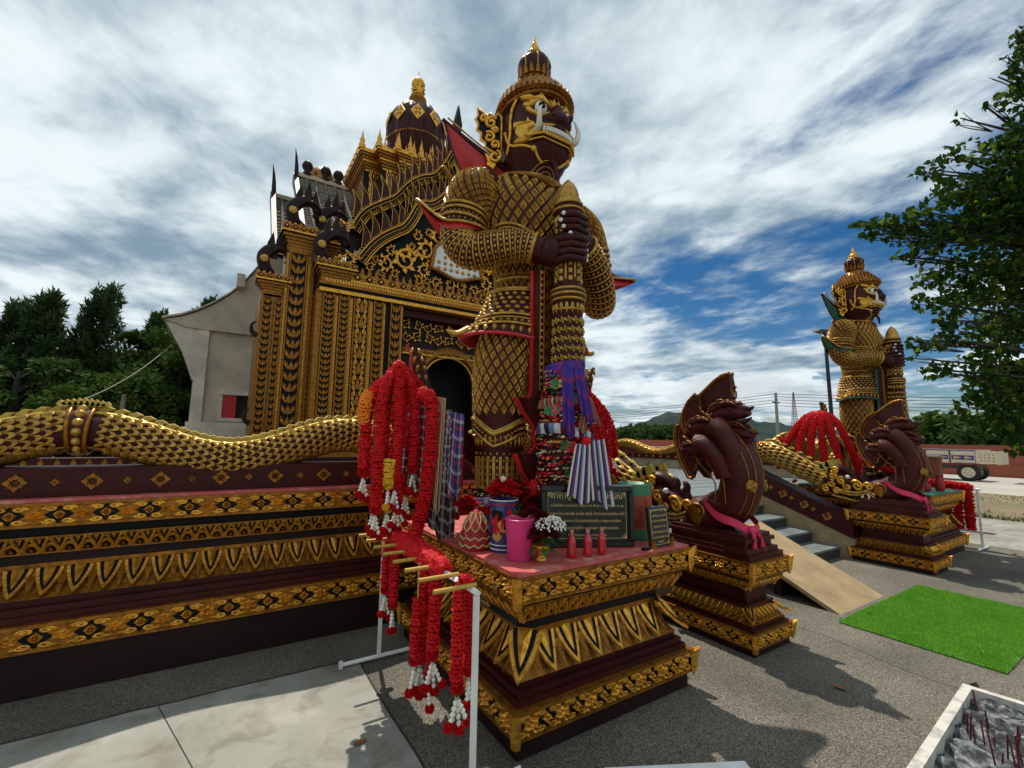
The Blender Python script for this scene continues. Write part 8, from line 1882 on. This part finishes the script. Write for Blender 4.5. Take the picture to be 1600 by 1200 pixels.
# --- truck parked by the brick red wall
tk = thing('flatbed_truck', 'cream truck bed with blue and yellow painted panels parked by the red wall', 'truck', (27.7, 6.05, 0))
TXx = 27.7; y0, y1 = 4.75, 13.5
MB().box(TXx, y0 + .9, .92, TXx + 2.1, y1, 1.02, 'truck_red').box(TXx + .1, y0 + .9, .70, TXx + 2.0, y1, .92, 'steel_dark').build('chassis', tk)
for i in range(7):
    ya, yb = y0 + .95 + 1.10 * i, y0 + .95 + 1.10 * (i + 1) - .07; pn = MB().box(TXx, ya, 1.03, TXx + .06, yb, 1.72, 'truck_cream').build('side_panel', tk)
    MB().box(TXx - .012, ya + .04, 1.22, TXx - .001, yb - .04, 1.48, 'truck_blue').build('blue_stripe', pn)
    for k_ in (0, 1): q = ya + .04 + (yb - ya - .08) * (.02 + .5 * k_); l_ = (yb - ya) * .36; MB().plate([(q, 1.35), (q + l_, 1.24), (q + l_, 1.46)], .012, 'gold_lime', lambda a, b, c: (TXx - .012 - c, a, b)).build('yellow_wedge', pn)
    MB().box(TXx - .03, yb + .005, 1.02, TXx + .06, yb + .06, 1.75, 'steel_dark').build('stake', tk)
MB().box(TXx - .01, y0 + .3, 1.735, TXx + .08, y1, 1.82, 'truck_cream').box(TXx - .005, y0 + .9, 1.74, TXx - .0155, y1, 1.79, 'truck_blue').build('top_rail', tk)
MB().plate([(y0, 1.05), (y0 + .92, 1.0), (y0 + .92, 1.74), (y0 + .05, 1.74), (y0 - .02, 1.5)], .10, 'truck_cream', lambda a, b, c: (TXx + .06 - c, a, b), bevel=.02).build('rear_corner', tk)
P = [XF((TXx - .045, y0 + .2 + .17 * i, 1.2 + .17 * j), (0, -.15, 0), (0, 0, .15), (-.015, 0, 0)) for i in range(4) for j in range(3)]
pieces('painted_flower', ME['star_flower'], P, tk, minpx=3)
MB().box(TXx + .0, y0 + .0, 1.0, TXx + 2.1, y0 + .12, 1.74, 'truck_cream').build('tailgate', tk); MB().box(TXx, y1 - .1, 1.0, TXx + 2.1, y1, 2.3, 'truck_cream').build('headboard', tk)
for yy in (6.05, 11.2):
    for xx in (TXx + .05, TXx + 1.75):
        w_ = MB(); w_.rings([[(xx + dx, yy + r * math.cos(a), .50 + r * math.sin(a)) for a in np.linspace(0, 2 * PI, 29)[:-1]] for dx, r in ((.28, .30), (.28, .47), (.24, .50), (.04, .50), (0, .47), (0, .30))], 'tyre', True, False, True); wo = w_.build('wheel', tk)
        rm = MB(); rm.rings([[(xx + dx, yy + r * math.cos(a), .50 + r * math.sin(a)) for a in np.linspace(0, 2 * PI, 25)[:-1]] for dx, r in ((.02, .31), (.0, .28), (.08, .24), (.08, .11), (.01, .09), (.0, .02))], 'truck_cream', True, True, True); 
        rm.build('rim', wo)
        hb = MB()
        for q in range(6): a = q * PI / 3; hb.sphere((xx + .05, yy + .17 * math.cos(a), .5 + .17 * math.sin(a)), .045, 'truck_red', 7, 5)
        hb.build('wheel_nut', wo, kind='stuff')
    MB().tube([(TXx - .02, yy + .78, .68), (TXx - .02, yy + .50, 1.02), (TXx - .02, yy - .50, 1.02), (TXx - .02, yy - .78, .68)], .03, 'truck_red', 6).build('mudguard', tk)
MB().box(TXx, 7.2, .66, TXx + .08, 8.5, .96, 'truck_cream').build('side_box', tk); MB().box(TXx, y1 + .15, .6, TXx + 2.0, y1 + 1.9, 2.4, 'truck_cream').build('cab', tk); tk.scale = (.76, .76, .76)
MB().box(33.1, -40, 0, 33.4, 42, 1.58, 'brick_wall').box(33.02, -40, 0, 33.1, 42, .62, 'brick_wall').build('roadside_wall', label='long plain brick red wall along the road behind the truck', cat='wall')
